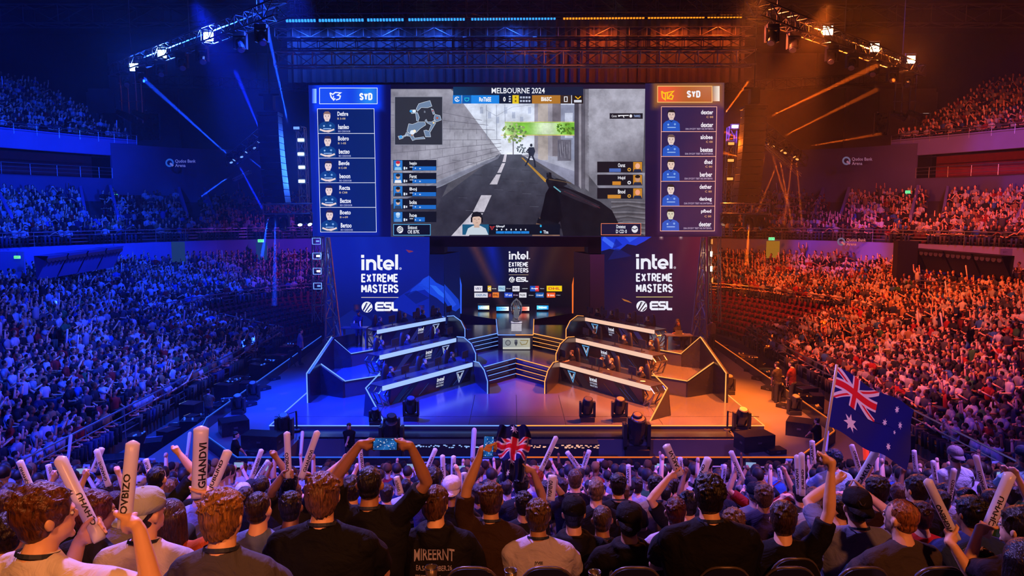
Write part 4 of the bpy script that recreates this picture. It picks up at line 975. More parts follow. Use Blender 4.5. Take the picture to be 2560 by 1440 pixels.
# distant soldier
P.disc(1328, 363, 3.2, 4, '#2c3040', 9); P.poly([(1322,368),(1335,368),(1338,378),(1334,390),(1323,390),(1319,377)], '#2f3548', 9)
P.line([(1325,389),(1321,400),(1313,415)], 4, '#262b3c', 9); P.line([(1331,389),(1336,402),(1338,418)], 4, '#262b3c', 9); P.line([(1321,372),(1316,380),(1326,383)], 2.4, '#262b3c', 9)
# right hand pillar and plaster wall
for k, (x0, x1, c) in enumerate(((1436,1447,'#4b4856'),(1447,1453,'#8b8794'),(1453,1463,'#5c5966'),(1463,1472,'#7d7b88'))): P.poly([(x0,223),(x1,223),(x1,470 + k*3),(x0,462 + k*3)], c, 9)
grid(P, 0, 0, 0, 0, 16, 20, lambda u, v: lerp(hx('#a6a5b4'), hx('#55535f'), sm(.45, 1, v)*(.3 + .7*u)), 9, lambda u, v: ((1472 - 6*v) + (141 - 0*v)*u, 222 + 210*v))
grid(P, 0, 0, 0, 0, 12, 12, lambda u, v: lerp(hx('#8e8d9c'), hx('#4f4c58'), .35*v + .5*u*v), 9, lambda u, v: ((1466 + 54*v)*(1-u) + u*1612, 432 + (66)*v))
for k in range(20): P.line([(1528, 500 + k*4.4), (1570, 497 + k*4.4 + 3*sin(k)), (1613, 503 + k*4.2)], 3.4, ('#5c5961','#75727c','#4a474e')[k % 3], 9)
# rifle and gloved hands
P.poly([(1369,440),(1372,430),(1378,432),(1380,448),(1392,446),(1415,452),(1418,462),(1400,468),(1374,470)], '#1c1c24', 11)
P.poly([(1364,452),(1372,440),(1384,446),(1400,462),(1420,470),(1452,482),(1500,504),(1530,526),(1545,556),(1548,590),(1408,590),(1398,545),(1386,500)], '#15141c', 11)
P.poly([(1392,470),(1420,474),(1462,496),(1500,514),(1492,520),(1440,500),(1404,484)], '#2a2530', 12)
P.line([(1410,478),(1455,498),(1500,520)], 1.6, '#5a2a34', 12); P.line([(1372,448),(1398,452),(1428,458)], 2.6, '#5a4a3c', 12); P.line([(1384,466),(1402,480)], 3, '#6cb6c8', 12)
P.poly([(1372,470),(1390,474),(1400,500),(1406,545),(1390,566),(1362,560),(1350,545),(1358,512),(1364,484)], '#0e0e14', 12)
P.poly([(1352,540),(1392,566),(1400,590),(1330,590),(1340,560)], '#8b6a58', 11); P.poly([(1345,545),(1400,560),(1404,572),(1342,558)], '#15151d', 12)
P.line([(1368,432),(1368,444)], 3, '#15151d', 12); P.line([(1377,432),(1377,446)], 3, '#15151d', 12)
P.build('game_picture', big, M['screen_tex'])
# ---- match bar
P = Pic(YS); L = 14
P.rect(1133, 217, 1458, 238, '#16203c', L); P.poly([[1133,217],[1215,217],[1215,238],[1133,238]], ['#0d3a66','#16203c','#16203c','#0d3a66'], L+1)
P.text('MELBOURNE 2024', 1229, 219.5, 1362, 233.5, '#f3f5ff', L+2, .012); P.build('event_title', big)
P = Pic(YS)
for x0, x1, c in ((1132,1154,'#1478d8'),(1155,1178,'#0f5cb0'),(1178,1248,'#1e86e8'),(1248,1281,'#101a34'),(1281,1297,'#e8c81e'),(1297,1330,'#141a30'),(1330,1401,'#b0762a'),(1401,1428,'#3a2a22'),(1430,1458,'#241a1a')): P.rect(x0, 238, x1, 259, c, L)
P.ring(1143, 248, 5.5, 2, '#e8f2ff', L+1, 20, 320); P.line([(1140,245),(1144,249),(1141,253)], 1.6, '#e8f2ff', L+1); P.ring(1167, 248, 5, 1.4, '#28d0e0', L+1, -20, 200); P.line([(1161,245),(1173,245)], 1.4, '#28d0e0', L+1)
P.text('RnTbEE', 1198, 243, 1228, 254, '#ffffff', L+1, .03); P.text('0', 1258, 242, 1264, 254, '#ffffff', L+1, .03); P.text('BI6SC', 1353, 242, 1379, 253, '#ffffff', L+1, .03)
P.frame(1411, 242, 1418, 254, 2, '#e8e8f0', L+1); P.line([(1438,241),(1445,247),(1452,241)], 2.6, '#e8b020', L+1); P.rect(1435, 250, 1454, 256, '#d8dce8', L+1)
for k in range(3): P.rect(1272, 240 + k*6, 1277, 243 + k*6, '#cfd6ea', L+1)
P.disc(1289, 243.5, 2, 2.4, '#8a6a10', L+1); P.rect(1287, 250, 1291, 255, '#8a6a10', L+1)
for k in range(4): P.rect(1300 + k*7, 241, 1305 + k*7, 246, '#b8c0d8', L+1); P.rect(1300 + k*7, 250, 1305 + k*7, 255, '#b8c0d8', L+1)
P.build('score_bar', big)
# ---- minimap
P = Pic(YS); P.rect(986, 241, 1107, 363, '#8a8c9c', L); P.rect(987.5, 242.5, 1105.5, 361.5, '#30323c', L+1)
def zz_(pts): return [(700 + x/3.2, y/3.2) for x, y in pts]
R1 = [zz_(q) for q in ([(1090,870),(1110,830),(1160,815),(1200,805),(1215,850),(1180,862),(1130,860),(1100,890)], [(1045,880),(1085,878),(1088,905),(1052,908)], [(1085,905),(1100,900),(1115,940),(1105,970),(1092,965)],
    [(1210,870),(1225,875),(1238,910),(1225,915)], [(1240,915),(1280,925),(1290,960),(1250,975),(1230,950)], [(1030,990),(1060,995),(1110,975),(1160,975),(1165,1000),(1120,1030),(1090,1060),(1040,1070),(1015,1050)],
    [(1160,965),(1170,955),(1180,975),(1215,975),(1235,960),(1245,985),(1200,1060),(1205,1095),(1165,1095),(1150,1045),(1170,1040),(1190,1050),(1210,1000),(1180,985)],
    [(1010,1060),(1060,1070),(1075,1105),(1150,1095),(1160,1110),(1085,1115),(1060,1125),(1040,1090),(1000,1085)], [(945,1090),(975,1085),(985,1105),(955,1115)], [(980,1090),(1020,1072),(1025,1080),(985,1098)])]
for q in R1: P.poly(q, '#6f86a6', L+2); P.line(q + [q[0]], 1.0, '#cdd6e4', L+3)
for x, y, r, c in ((1035,278,4,'#e8f4ff'),(1031,331,6,'#e0ecff'),(1036,328,4,'#fff0d0'),(1093,295,2.6,'#c0502a'),(1084,307,2.4,'#f0d8a0'),(1030,338,2.2,'#c08050'),(1002,342,4,'#4aa0e8'),(1027,278,3,'#30a0f0'),(1082,277,2,'#a04048')): P.disc(x, y, r, r, c, L+4, 10)
P.text('B', 1060, 277, 1064, 282, '#8890a4', L+3); P.build('minimap', big)
# ---- player strips
def strip_l(y, name, k):
    P = Pic(YS); P.rect(983, y, 1091, y + 26.5, '#10131f', L); P.rect(984, y + 1, 1006, y + 25.5, '#2a7ad0', L+1)
    P.disc(995, y + 10, 5, 6, ('#e8d8d0','#d0a890','#c89070','#d8b8a8','#9ac0e8')[k], L+2); P.poly([(986, y+25.5),(988, y+18),(1002, y+18),(1004, y+25.5)], ('#8fc8f0','#f0f0f4','#22304c','#30486c','#5c90d0')[k], L+2)
    P.disc(995, y + 6, 5.5, 4, ('#c82a3a','#22242c','#1c1c24','#14202c','#c8e0f8')[k], L+3)
    P.rect(1031, y + 16, 1090, y + 26, '#1c6ac8', L+1) if k < 4 else P.rect(1036, y + 14, 1062, y + 25, '#1c6ac8', L+1)
    P.text(name, 1024, y + 4, 1042, y + 14, '#eef2fc', L+2, .02); P.rect(1024, y + 17, 1033, y + 18.6, '#e8ecf8', L+2); P.rect(1009, y + 17, 1013, y + 24, '#dfe6f6', L+2); P.rect(1015, y + 18, 1018, y + 23, '#dfe6f6', L+2)
    P.rect(1037, y + 19, 1040, y + 22, '#b8d0f0', L+2); P.rect(1048, y + 20, 1052, y + 23, '#b8d0f0', L+2)
    o = P.build('player_strip', big)
for k, (y, nm) in enumerate(((400,'hepjo'),(432,'Fnrst'),(464.5,'Boj'),(496.5,'boba'),(529,'hoe'))): strip_l(y, nm, k)
def strip_r(y, name, k):
    P = Pic(YS); P.rect(1493, y, 1606, y + 27, '#17161f', L); P.rect(1583, y + 1, 1605, y + 26, '#c8862a', L+1)
    P.disc(1594, y + 11, 6, 7, ('#f0b090','#c09078','#f0a080')[k], L+2); P.poly([(1583, y+26),(1586, y+19),(1602, y+19),(1605, y+26)], '#222c48', L+2)
    if k == 1: P.disc(1594, y + 5, 6.5, 4, '#1a1614', L+3)
    P.rect((1523,1531,1519)[k], y + 17, 1552, y + 26, ('#4a6ab8','#d0862c','#d08a30')[k], L+1); P.text(name, 1545, y + 4, 1563, y + 14, '#f2f2fa', L+2, .02)
    P.disc(1573, y + 20, 4.5, 4.5, '#d8d8e0' if k == 1 else '#d09a3a', L+1); P.disc(1573, y + 20, 2, 2, '#17161f', L+2)
    P.build('player_strip', big)
for k, (y, nm) in enumerate(((404,'Oorat'),(436.5,'Hujd'),(470,'Bnod'))): strip_r(y, nm, k)
P = Pic(YS); P.frame(984, 561, 1076, 588, 1.4, '#5ab0e8', L+1); P.rect(984, 561, 1076, 588, '#0a0f24', L); P.disc(1000, 574, 8, 9, '#e8e8f0', L+1)
for d in (-3, 1, 5): P.line([(993, 577 + d), (1006, 569 + d)], 1.6, '#0a0f24', L+2)
P.text('Entoot', 1020, 564, 1043, 573, '#e8ecf8', L+1); P.text('OE B7K', 1019, 575, 1049, 584, '#e8ecf8', L+1); P.build('info_box', big)
P = Pic(YS); P.rect(1503, 559, 1602, 587, '#1a1838', L); P.frame(1503, 559, 1602, 587, 1.4, '#e07a5a', L+1); P.disc(1587, 573, 8, 9, '#e0e0e8', L+1); P.line([(1580,571),(1587,574),(1594,570)], 2, '#1a1838', L+2)
P.text('Dotetoz', 1541, 562, 1564, 571, '#e8ecf8', L+1); P.text('D CD 0', 1540, 574, 1567, 583, '#e8ecf8', L+1); P.build('info_box', big)
P = Pic(YS); P.rect(1524, 283, 1607, 297, '#1d1c26', L); P.text('Cnrst', 1529, 287, 1542, 293, '#d8d8e0', L+1); P.text('T600S2', 1584, 287, 1601, 293, '#9ab0e0', L+1)
P.line([(1545,289),(1572,288.5)], 2.4, '#f0f0f4', L+1); P.line([(1546,291),(1550,289)], 3, '#f0f0f4', L+1); P.line([(1558,290),(1560,294)], 2, '#f0f0f4', L+1); P.disc(1577, 290, 3.4, 4, '#f0f0f4', L+1); P.build('kill_notice', big)
# player camera and status strip at the bottom
P = Pic(YS); P.rect(1156, 561, 1400, 587, '#0c1220', L); P.rect(1156, 561, 1222, 587, '#1c5a80', L+1)
P.poly([(1164,587),(1170,571),(1183,564),(1200,564),(1214,571),(1221,587)], '#c8d4e0', L+2); P.disc(1192, 549, 12, 16, '#d8b8a8', L+3, 20); P.poly([(1186,560),(1198,560),(1199,569),(1185,569)], '#c8a898', L+3)
P.disc(1192, 541, 13.5, 12, '#1a1a20', L+2, 20); P.poly([(1179,546),(1180,536),(1186,530),(1198,530),(1204,537),(1205,546),(1198,541),(1184,542)], '#17171d', L+4); P.rect(1177, 543, 1181, 556, '#101018', L+4); P.rect(1203, 543, 1207, 556, '#101018', L+4)
P.line([(1185,547.5),(1189,547.5)], 1, '#5a4038', L+4); P.line([(1195,547.5),(1199,547.5)], 1, '#5a4038', L+4); P.line([(1189,557),(1195,557)], 1, '#a06a60', L+4); P.line([(1192,549),(1191,553)], .8, '#b08a7c', L+4)
P.text('GAvopF', 1240, 563, 1262, 570, '#e8ecf8', L+2, .03); P.line([(1225,566),(1230,574),(1236,566),(1230,568),(1225,566)], 1.6, '#c83a3a', L+2)
for k in range(7): P.disc(1242 + k*12, 574, 1.8, 2.2, '#dfe6f2', L+2, 8)
for k in range(4): P.rect(1240 + k*21, 578, 1260 + k*21, 584, '#1e80d8', L+2)
P.disc(1352, 565, 2.5, 3, '#2ab0e8', L+2, 8); P.disc(1352, 580, 2.5, 3, '#2ab0e8', L+2, 8); P.text('Tba', 1358, 576, 1371, 584, '#e8ecf8', L+2); P.build('player_camera_box', big)
# ---- team headers
P = Pic(YS); grid(P, 799, 220, 943, 260, 16, 6, lambda u, v: lerp(lerp(hx('#1a50f0'), hx('#0a28d8'), sm(.3, .9, u)), hx('#2ea0ff'), .8*sm(.35, 0, abs(u-.85))), L)
P.frame(799, 220, 943, 259.5, 1.6, '#d8ecff', L+1); P.poly([[780,222],[791,222],[791,258],[780,258]], ['#0a3cff','#9fd8ff','#9fd8ff','#0a3cff'], L+1)
P.caps('SYD', 898.5, 232.5, 931, 250.5, 4.0, '#ffffff', L+2, gap=.36)
P.line([(825,232),(828,243),(834,250),(838,246)], 3.2, '#f2f6ff', L+2); P.line([(825,232),(832,236),(838,231),(852,232),(844,238),(851,240),(849,247),(840,250)], 3.0, '#f2f6ff', L+2); P.line([(834,240),(833,247)], 2.4, '#f2f6ff', L+2); P.build('team_header', big, label='blue team header with white letters and animal head emblem')
P = Pic(YS); grid(P, 1644, 215, 1780, 256, 16, 6, lambda u, v: lerp(lerp(hx('#f05a3a'), hx('#b8602c'), sm(.1, .6, u)), hx('#c88a70'), .5*sm(.3, 1, u)*(1-v)), L)
P.frame(1644, 215.5, 1780, 255.5, 1.8, '#ffc070', L+1); P.poly([[1781,215],[1799,215],[1799,253],[1781,253]], ['#9a7a68','#fff0e0','#fff0e0','#c07848'], L+1)
P.caps('SYD', 1717, 226.5, 1751, 244, 4.0, '#f6f2f6', L+2, gap=.36)
P.line([(1654,228),(1660,233),(1684,228),(1676,236),(1683,240),(1680,248),(1670,246),(1676,237)], 3.4, '#ffc21e', L+2); P.line([(1654,228),(1656,244),(1663,249),(1664,232)], 3.4, '#ffc21e', L+2); P.line([(1669,231),(1668,248)], 3, '#ffc21e', L+2); P.build('team_header', big, label='orange team header with white letters and yellow animal head emblem')
def portrait(P, x, y, s, jersey, skin, hair, l, crossed):
    P.poly([(x-6*s,y+5*s),(x+6*s,y+5*s),(x+5*s,y+14*s),(x-5*s,y+14*s)], skin, l)
    P.poly([(x-5*s,y+11*s),(x+5*s,y+11*s),(x+15*s,y+15*s),(x+21*s,y+21*s),(x+22*s,y+40*s),(x-22*s,y+40*s),(x-21*s,y+21*s),(x-15*s,y+15*s)], jersey, l+1)
    P.line([(x-5*s,y+11*s),(x,y+16*s),(x+5*s,y+11*s)], 1.5*s, '#0a1020', l+2)
    P.disc(x-8*s, y+23*s, 2.4*s, 2.4*s, '#9cc0e8', l+2, 8); P.disc(x+9*s, y+22*s, 2.8*s, 2.8*s, '#7aa8e0', l+2, 8); P.rect(x-10*s, y+29*s, x+11*s, y+31.5*s, '#8fb4e4', l+2)
    if crossed:
        P.line([(x-19*s,y+32*s),(x-6*s,y+37*s),(x+12*s,y+35*s)], 4.4*s, skin, l+3); P.line([(x+19*s,y+32*s),(x+4*s,y+38*s),(x-12*s,y+35*s)], 4.4*s, skin, l+4)
    P.disc(x, y-2*s, 9*s, 12*s, skin, l+3, 18); P.poly([(x-9.5*s,y-3*s),(x-9.5*s,y-10*s),(x-5*s,y-15*s),(x+4*s,y-15.5*s),(x+9.5*s,y-10*s),(x+9.5*s,y-3*s),(x+7.5*s,y-8*s),(x-7*s,y-8.5*s)], hair, l+4)
    for sx in (-1, 1): P.disc(x+3.8*s*sx, y-2*s, 1.5*s, .9*s, '#3a2c2a', l+5, 6); P.line([(x+2*s*sx,y-4.4*s),(x+6*s*sx,y-4.6*s)], .9*s, hair, l+5)
    P.line([(x,y-1*s),(x-1*s,y+2.5*s)], .8*s, '#b08878', l+5); P.line([(x-2.6*s,y+5.2*s),(x+2.6*s,y+5.2*s)], 1*s, '#a87068', l+5)
left_n = (('Dethre','hanleo'),('Bobro','becteo'),('Bevde','beoon'),('Recta','Bectoe'),('Boeto','Bertoo'))
right_n = (('dexter','dexter'),('alobee','beetes'),('dhed','berber'),('dether','danbeg'),('pfbed','deeter'))
for k in range(5):
    x0 = 793.5 + 1.6*k; y0 = 272 + 61.6*k; x1 = 935 + 1.2*k
    P = Pic(YS); grid(P, x0, y0, x1, y0 + 61, 6, 3, lambda u, v: lerp(hx('#061a5c'), hx('#08246e'), u), L); P.line([(x0,y0),(x1,y0),(x1+1.2,y0+61.6),(x0+1.6,y0+61.6),(x0,y0)], 1.3, '#e6eaff', L+1)
    P.text(left_n[k][0], x0 + 50, y0 + 7, x0 + 77, y0 + 18, '#f0f2ff', L+2, .025); P.text('B '+('3-08','1-05','C-08','C08','v-09')[k], x0 + 50, y0 + 22, x0 + 70, y0 + 27, '#c8b48c', L+2); P.text(left_n[k][1], x0 + 52, y0 + 39, x0 + 79, y0 + 51, '#f0f2ff', L+2, .025); P.text('BO CDDOOB', x0 + 52, y0 + 54, x0 + 82, y0 + 58.5, '#a8b0d8', L+2)
    card = P.build('player_card', big)
    P = Pic(YS); portrait(P, x0 + 24, y0 + 21, .95, '#0f3f7c', '#ecd4cc', ('#8a6a54','#3a2a24','#2a2220','#241c1c','#33241e')[k], L+3, True); P.build('portrait', card)
    x0 = 1653.5 - .5*k; y0 = 267 + 62.1*k; x1 = 1792 - 1.2*k
    P = Pic(YS); grid(P, x0, y0, x1, y0 + 61, 6, 3, lambda u, v: lerp(hx('#2c2250'), hx('#2a1f48'), u), L); P.line([(x0,y0),(x1,y0),(x1-1.2,y0+62.1),(x0-.5,y0+62.1),(x0,y0)], 1.4, '#ffb8a0', L+1)
    wn = 6*len(right_n[k][0]) * .85; P.text(right_n[k][0], x1 - 9 - wn, y0 + 8, x1 - 9, y0 + 19, '#f4f0fa', L+2, .025); P.text('C 00', x1 - 26, y0 + 23, x1 - 9, y0 + 28, '#d8a878', L+2); P.text(right_n[k][1], x1 - 40, y0 + 39, x1 - 9, y0 + 51, '#f4f0fa', L+2, .025); P.text('DIA SYCDT TEET NS SWTBWA', x1 - 78, y0 + 53, x1 - 8, y0 + 57.5, '#b0a4c4', L+2)
    card = P.build('player_card', big)
    P = Pic(YS); portrait(P, x0 + 25, y0 + 22, .98, '#1c56c4', ('#e0c4bc','#e4ccc4','#e8ccbc','#e6d0c8','#d8d2bc')[k], ('#1c1a1e','#6a5450','#33261e','#241e22','#1a181c')[k], L+3, False); P.build('portrait', card)

# ---- wing displays with the tournament lettering
def intel(P, x0, y0, wd, col, l):
    s = wd / 436.0
    def q(*pts): return [(x0 + (a-677)*s, y0 + (b-262)*s) for a, b in pts]
    T = 34*s
    P.poly(q((677,267),(713,267),(713,302),(677,302)), col, l); P.line(q((698,320),(698,447)), T, col, l)
    P.line(q((752,447),(752,320)), T, col, l)
    P.line(q(*[(752 + 43 - 43*cos(pi*k/12), 375 - 40*sin(pi*k/12)) for k in range(13)], (838,447)), T, col, l+1)
    P.line(q((884,270),(884,400)), T, col, l); P.line(q(*[(884 + 34*(1-cos(pi/2*k/6)), 400 + 30*sin(pi/2*k/6)) for k in range(7)], (928,430)), T, col, l+1); P.line(q((872,333),(928,333)), 28*s, col, l)
    P.line(q(*[(998 + 49*cos(radians(a)), 384 - 46*sin(radians(a))) for a in range(0, 316, 15)]), T*.98, col, l+1); P.line(q((952,391),(1062,391)), 24*s, col, l); P.line(q((1047,384),(1047,396)), T, col, l)
    P.line(q((1093,262),(1093,440)), T, col, l)
    cx, cy = q((1138,428))[0]; P.ring(cx, cy, 12*s, 3.5*s, col, l, n=12); P.disc(cx, cy, 4*s, 4*s, col, l, 8)
def esl(P, x0, y0, wd, col, bgc, l):
    s = wd / 418.0
    def q(*pts): return [(x0 + (a-699)*s, y0 + (b-825)*s) for a, b in pts]
    c = q((762,888))[0]; P.disc(c[0], c[1], 63*s, 63*s, col, l, 28)
    for a, d in (((716,926),(760,838)), ((738,944),(806,846)), ((772,944),(816,900))): P.line(q(a, d), 13*s, bgc, l+1)
    P.line(q((718,934),(775,838)), 5*s, bgc, l+1)
    T = 27*s
    P.line(q((958,842),(880,842),(868,856),(868,908),(880,922),(958,922)), T, col, l); P.line(q((868,882),(950,882)), T*.8, col, l)
    P.line(q((1040,842),(978,842),(966,854),(966,870),(980,882),(1024,882),(1036,894),(1036,910),(1024,922),(960,922)), T*.92, col, l)
    P.line(q((1058,830),(1058,908),(1070,922),(1118,922)), T, col, l)
def iem(P, x0, x1, ys, col, bgc, l, lc):
    """ys: tops and bottoms of the five blocks"""
    w_ = x1 - x0
    intel(P, x0 - .003*w_, ys[0], w_*1.0, col, l)
    P.caps('EXTREME', x0, ys[1][0], x1, ys[1][1], w_*.044, col, l, .30); P.caps('MASTERS', x0, ys[2][0], x1, ys[2][1], w_*.044, col, l, .30)
    P.line([(x0, ys[3]), (x1, ys[3])], w_*.018, lc, l); esl(P, x0 + .01*w_, ys[4], w_*.97, col, bgc, l)
wl_ = thing('wing_led_screen', 'left stage display in deep blue with white tournament lettering and a mountain', 'screen')
YW = 41.9
def wgL(u, v):
    x = 812 + 262*u; y = 592 + 258*v; c = lerp(hx('#0a1ea0'), hx('#050c48'), sm(.15, 1, v)); c = lerp(c, hx('#1436c8'), .45*max(0, 1 - abs(x - 905 - (y-592)*.25)/45)*(1-v)**2)
    c = lerp(c, hx('#1b38c8'), .4*max(0, 1 - abs(x - 955 - (y-592)*.25)/28)*(1-v)**2)
    return lerp(c, hx('#0c1e88'), .5*u*(1-v))
P = Pic(YW); grid(P, 812, 588, 1074, 862, 30, 30, wgL, 0); 
b = MB(); a = atY(812, 588, YW); c = atY(1074, 862, YW); b.box(((a.x+c.x)/2, YW + .2, (a.z+c.z)/2), (c.x-a.x, .3, a.z-c.z)); b.build('screen_housing', M['black'], wl_)
mt = [(1074,688),(1058,697),(1040,712),(1020,727),(1000,740),(985,752),(975,766),(1000,775),(1030,790),(1074,800)]
P.poly(mt, '#0a22a8', 1); P.poly([(1074,688),(1058,697),(1046,712),(1060,722),(1074,735)], '#1a48e0', 2); P.poly([(1050,706),(1030,722),(1020,738),(1040,728),(1074,722)], '#153cd0', 2); P.poly([(1010,735),(1040,726),(1074,745),(1040,760)], '#071a80', 2)
P.poly([(842,800),(880,775),(915,790),(940,812),(900,850),(842,850)], '#0a1a78', 1); P.poly([(1014,624),(1030,627),(1034,629),(1022,632)], '#7a3050', 1)
for x, y, h in ((892,775,14), (1053,775,12), (972,780,10)): grid(P, x-8, y-h, x+8, y+h*.4, 4, 4, lambda u, v: lerp(hx('#07104e'), hx('#8a3038'), .6*(1-abs(u-.5)*2)*(1-abs(v-.4)*1.6 if abs(v-.4) < .6 else 0)), 1)
P.build('display_picture', wl_)
P = Pic(YW); iem(P, 903, 996, (636, (684.5, 706), (711, 732.5), 743.5, 754), '#f4f6ff', '#06105a', 4, '#d8c8b8'); P.build('display_lettering', wl_)
wr_ = thing('wing_led_screen', 'right stage display in dark violet with white tournament lettering and an ice cliff', 'screen')
def wgR(u, v):
    c = lerp(hx('#10103c'), hx('#3a1230'), sm(.2, 1, u)*(1-.5*v)); c = lerp(c, hx('#701430'), .55*sm(.5, 1, u)*sm(.8, .1, v)); c = lerp(c, hx('#120a1c'), .65*sm(.3, 1, v))
    return lerp(c, hx('#5a3a40'), .35*max(0, 1 - abs(u - .80 + v*.25)/.05)*(1-v))
P = Pic(YW); grid(P, 1503, 588, 1769, 862, 30, 30, wgR, 0)
b = MB(); a = atY(1503, 588, YW); c = atY(1769, 862, YW); b.box(((a.x+c.x)/2, YW + .2, (a.z+c.z)/2), (c.x-a.x, .3, a.z-c.z)); b.build('screen_housing', M['black'], wr_)
P.poly([(1503,590),(1632,590),(1610,604),(1590,614),(1568,610),(1548,626),(1524,622),(1503,628)], '#1238d8', 1); P.poly([(1510,590),(1540,612),(1530,620),(1505,600)], '#3a66f4', 2); P.poly([(1560,590),(1600,590),(1574,606)], '#2a56f0', 2); P.poly([(1540,596),(1556,612),(1530,624)], '#0a24a8', 2)
P.poly([(1540,618),(1580,640),(1520,650)], '#101a60', 1); P.poly([(1554,746),(1572,752),(1580,758),(1560,752)], '#b06a2a', 1)
for x in (1653, 1702): grid(P, x-6, 590, x+6, 600, 4, 4, lambda u, v: lerp(hx('#3a1a38'), hx('#ffe8d8'), (1-abs(u-.5)*2)*(1-v)), 2)
P.build('display_picture', wr_)
P = Pic(YW); iem(P, 1590, 1682, (634, (683, 704.5), (710, 731.5), 742.5, 752), '#eceffa', '#160e28', 4, '#d8cf80'); P.build('display_lettering', wr_)
# LED clad columns beside the recess
for s_ in (-1, 1):
    t = thing('led_column', 'square %s LED column at the %s side of the recess' % (('deep blue', 'left') if s_ < 0 else ('dark brown violet', 'right')), 'screen')
    fx0, fx1 = (1073, 1110) if s_ < 0 else (1475, 1511); P = Pic(YW - .25)
    grid(P, fx0, 636, fx1, 815, 8, 16, lambda u, v: lerp(hx('#061050'), hx('#0a1c78'), v) if s_ < 0 else lerp(hx('#401838'), hx('#180a10'), v), 0)
    if s_ < 0: P.poly([(1074,690),(1090,706),(1110,716),(1110,760),(1092,745),(1074,735)], '#1644dc', 1); P.poly([(1074,712),(1095,735),(1110,745),(1110,735),(1090,715)], '#2a66f4', 2)
    P.build('column_front', t)
    f = (YW - .25); a = atY(fx1 if s_ < 0 else fx0, 636, f); z1 = a.z; z0 = Z3; x_in = atY(1150 if s_ < 0 else 1434, 700, 44.6).x
    def fn(x, y, l, a=a, z0=z0, z1=z1, x_in=x_in): return Vector((a.x + (x_in-a.x)*x, (YW-.25) + 2.9*x - .003*l, z1 + (z0-z1)*y))
    P = Pic(fn=fn); grid(P, 0, 0, 1, 1, 8, 14, lambda u, v: lerp(hx('#07104a'), hx('#0c1a50'), v) if s_ < 0 else lerp(hx('#2a1520'), hx('#120a10'), v), 0)
    if s_ < 0: P.poly([(0,.42),(.4,.55),(.9,.72),(1,.85),(.7,.88),(.3,.8),(0,.66)], '#123cc8', 1); P.poly([(0,.5),(.35,.62),(.75,.78),(.5,.8),(.1,.62)], '#2450e0', 2)
    P.build('column_side', t)
    b = MB(); fa = atY(fx0, 636, f + .02); fb = atY(fx1, 636, f + .02)
    out = fa if s_ < 0 else fb
    b.prism([(fa.x, f+.02), (fb.x, f+.02), (x_in, f + 2.93), (out.x, f + 3.0)] if s_ < 0 else [(fa.x, f+.02), (fb.x, f+.02), (out.x, f+3.0), (x_in, f+2.93)], z0, z1); b.build('column_core', M['black'], t)
# recess display
rc = thing('recess_led_screen', 'dark display at the back of the recess with lettering and two rows of sponsor logos', 'screen')
YR = 48.6
def rg(u, v):
    c = lerp(hx('#0a1240'), hx('#38180e'), sm(.35, 1, u)); c = lerp(c, hx('#0a0a14'), .8*sm(.3, 1, v) + .25*(1-abs(u-.5)*1.2)*v)
    c = lerp(c, hx('#6a3a38'), .75*max(0, 1 - abs(u - (.20 + .22*v))/.055)*(1-.4*v)); c = lerp(c, hx('#0a28c8'), .8*max(0, 1 - abs(u - (.32 + .1*v))/.07)*(1-v)**1.2); c = lerp(c, hx('#5a3630'), .5*max(0, 1 - abs(u - (.62 - .1*v))/.05)*(1-v))
    return lerp(c, hx('#4a3020'), .5*max(0, 1 - abs(u - (.78 - .16*v))/.07)*(1-v)**.7)
P = Pic(YR); grid(P, 1111, 612, 1471, 772, 48, 26, rg, 0); P.build('display_picture', rc)
b = MB(); a = atY(1108, 610, YR); c = atY(1474, 776, YR); b.box(((a.x+c.x)/2, YR + .2, (a.z+c.z)/2), (c.x-a.x, .3, a.z-c.z)); b.build('screen_housing', M['black'], rc)
P = Pic(YR); iem(P, 1272, 1321, (628, (655, 667), (670, 681.5), 687, 692), '#f0f0fa', '#10101c', 3, '#d0b890'); P.build('display_lettering', rc)
def zr(x, y): return (1140 + x/5.143, 600 + y/5.143)
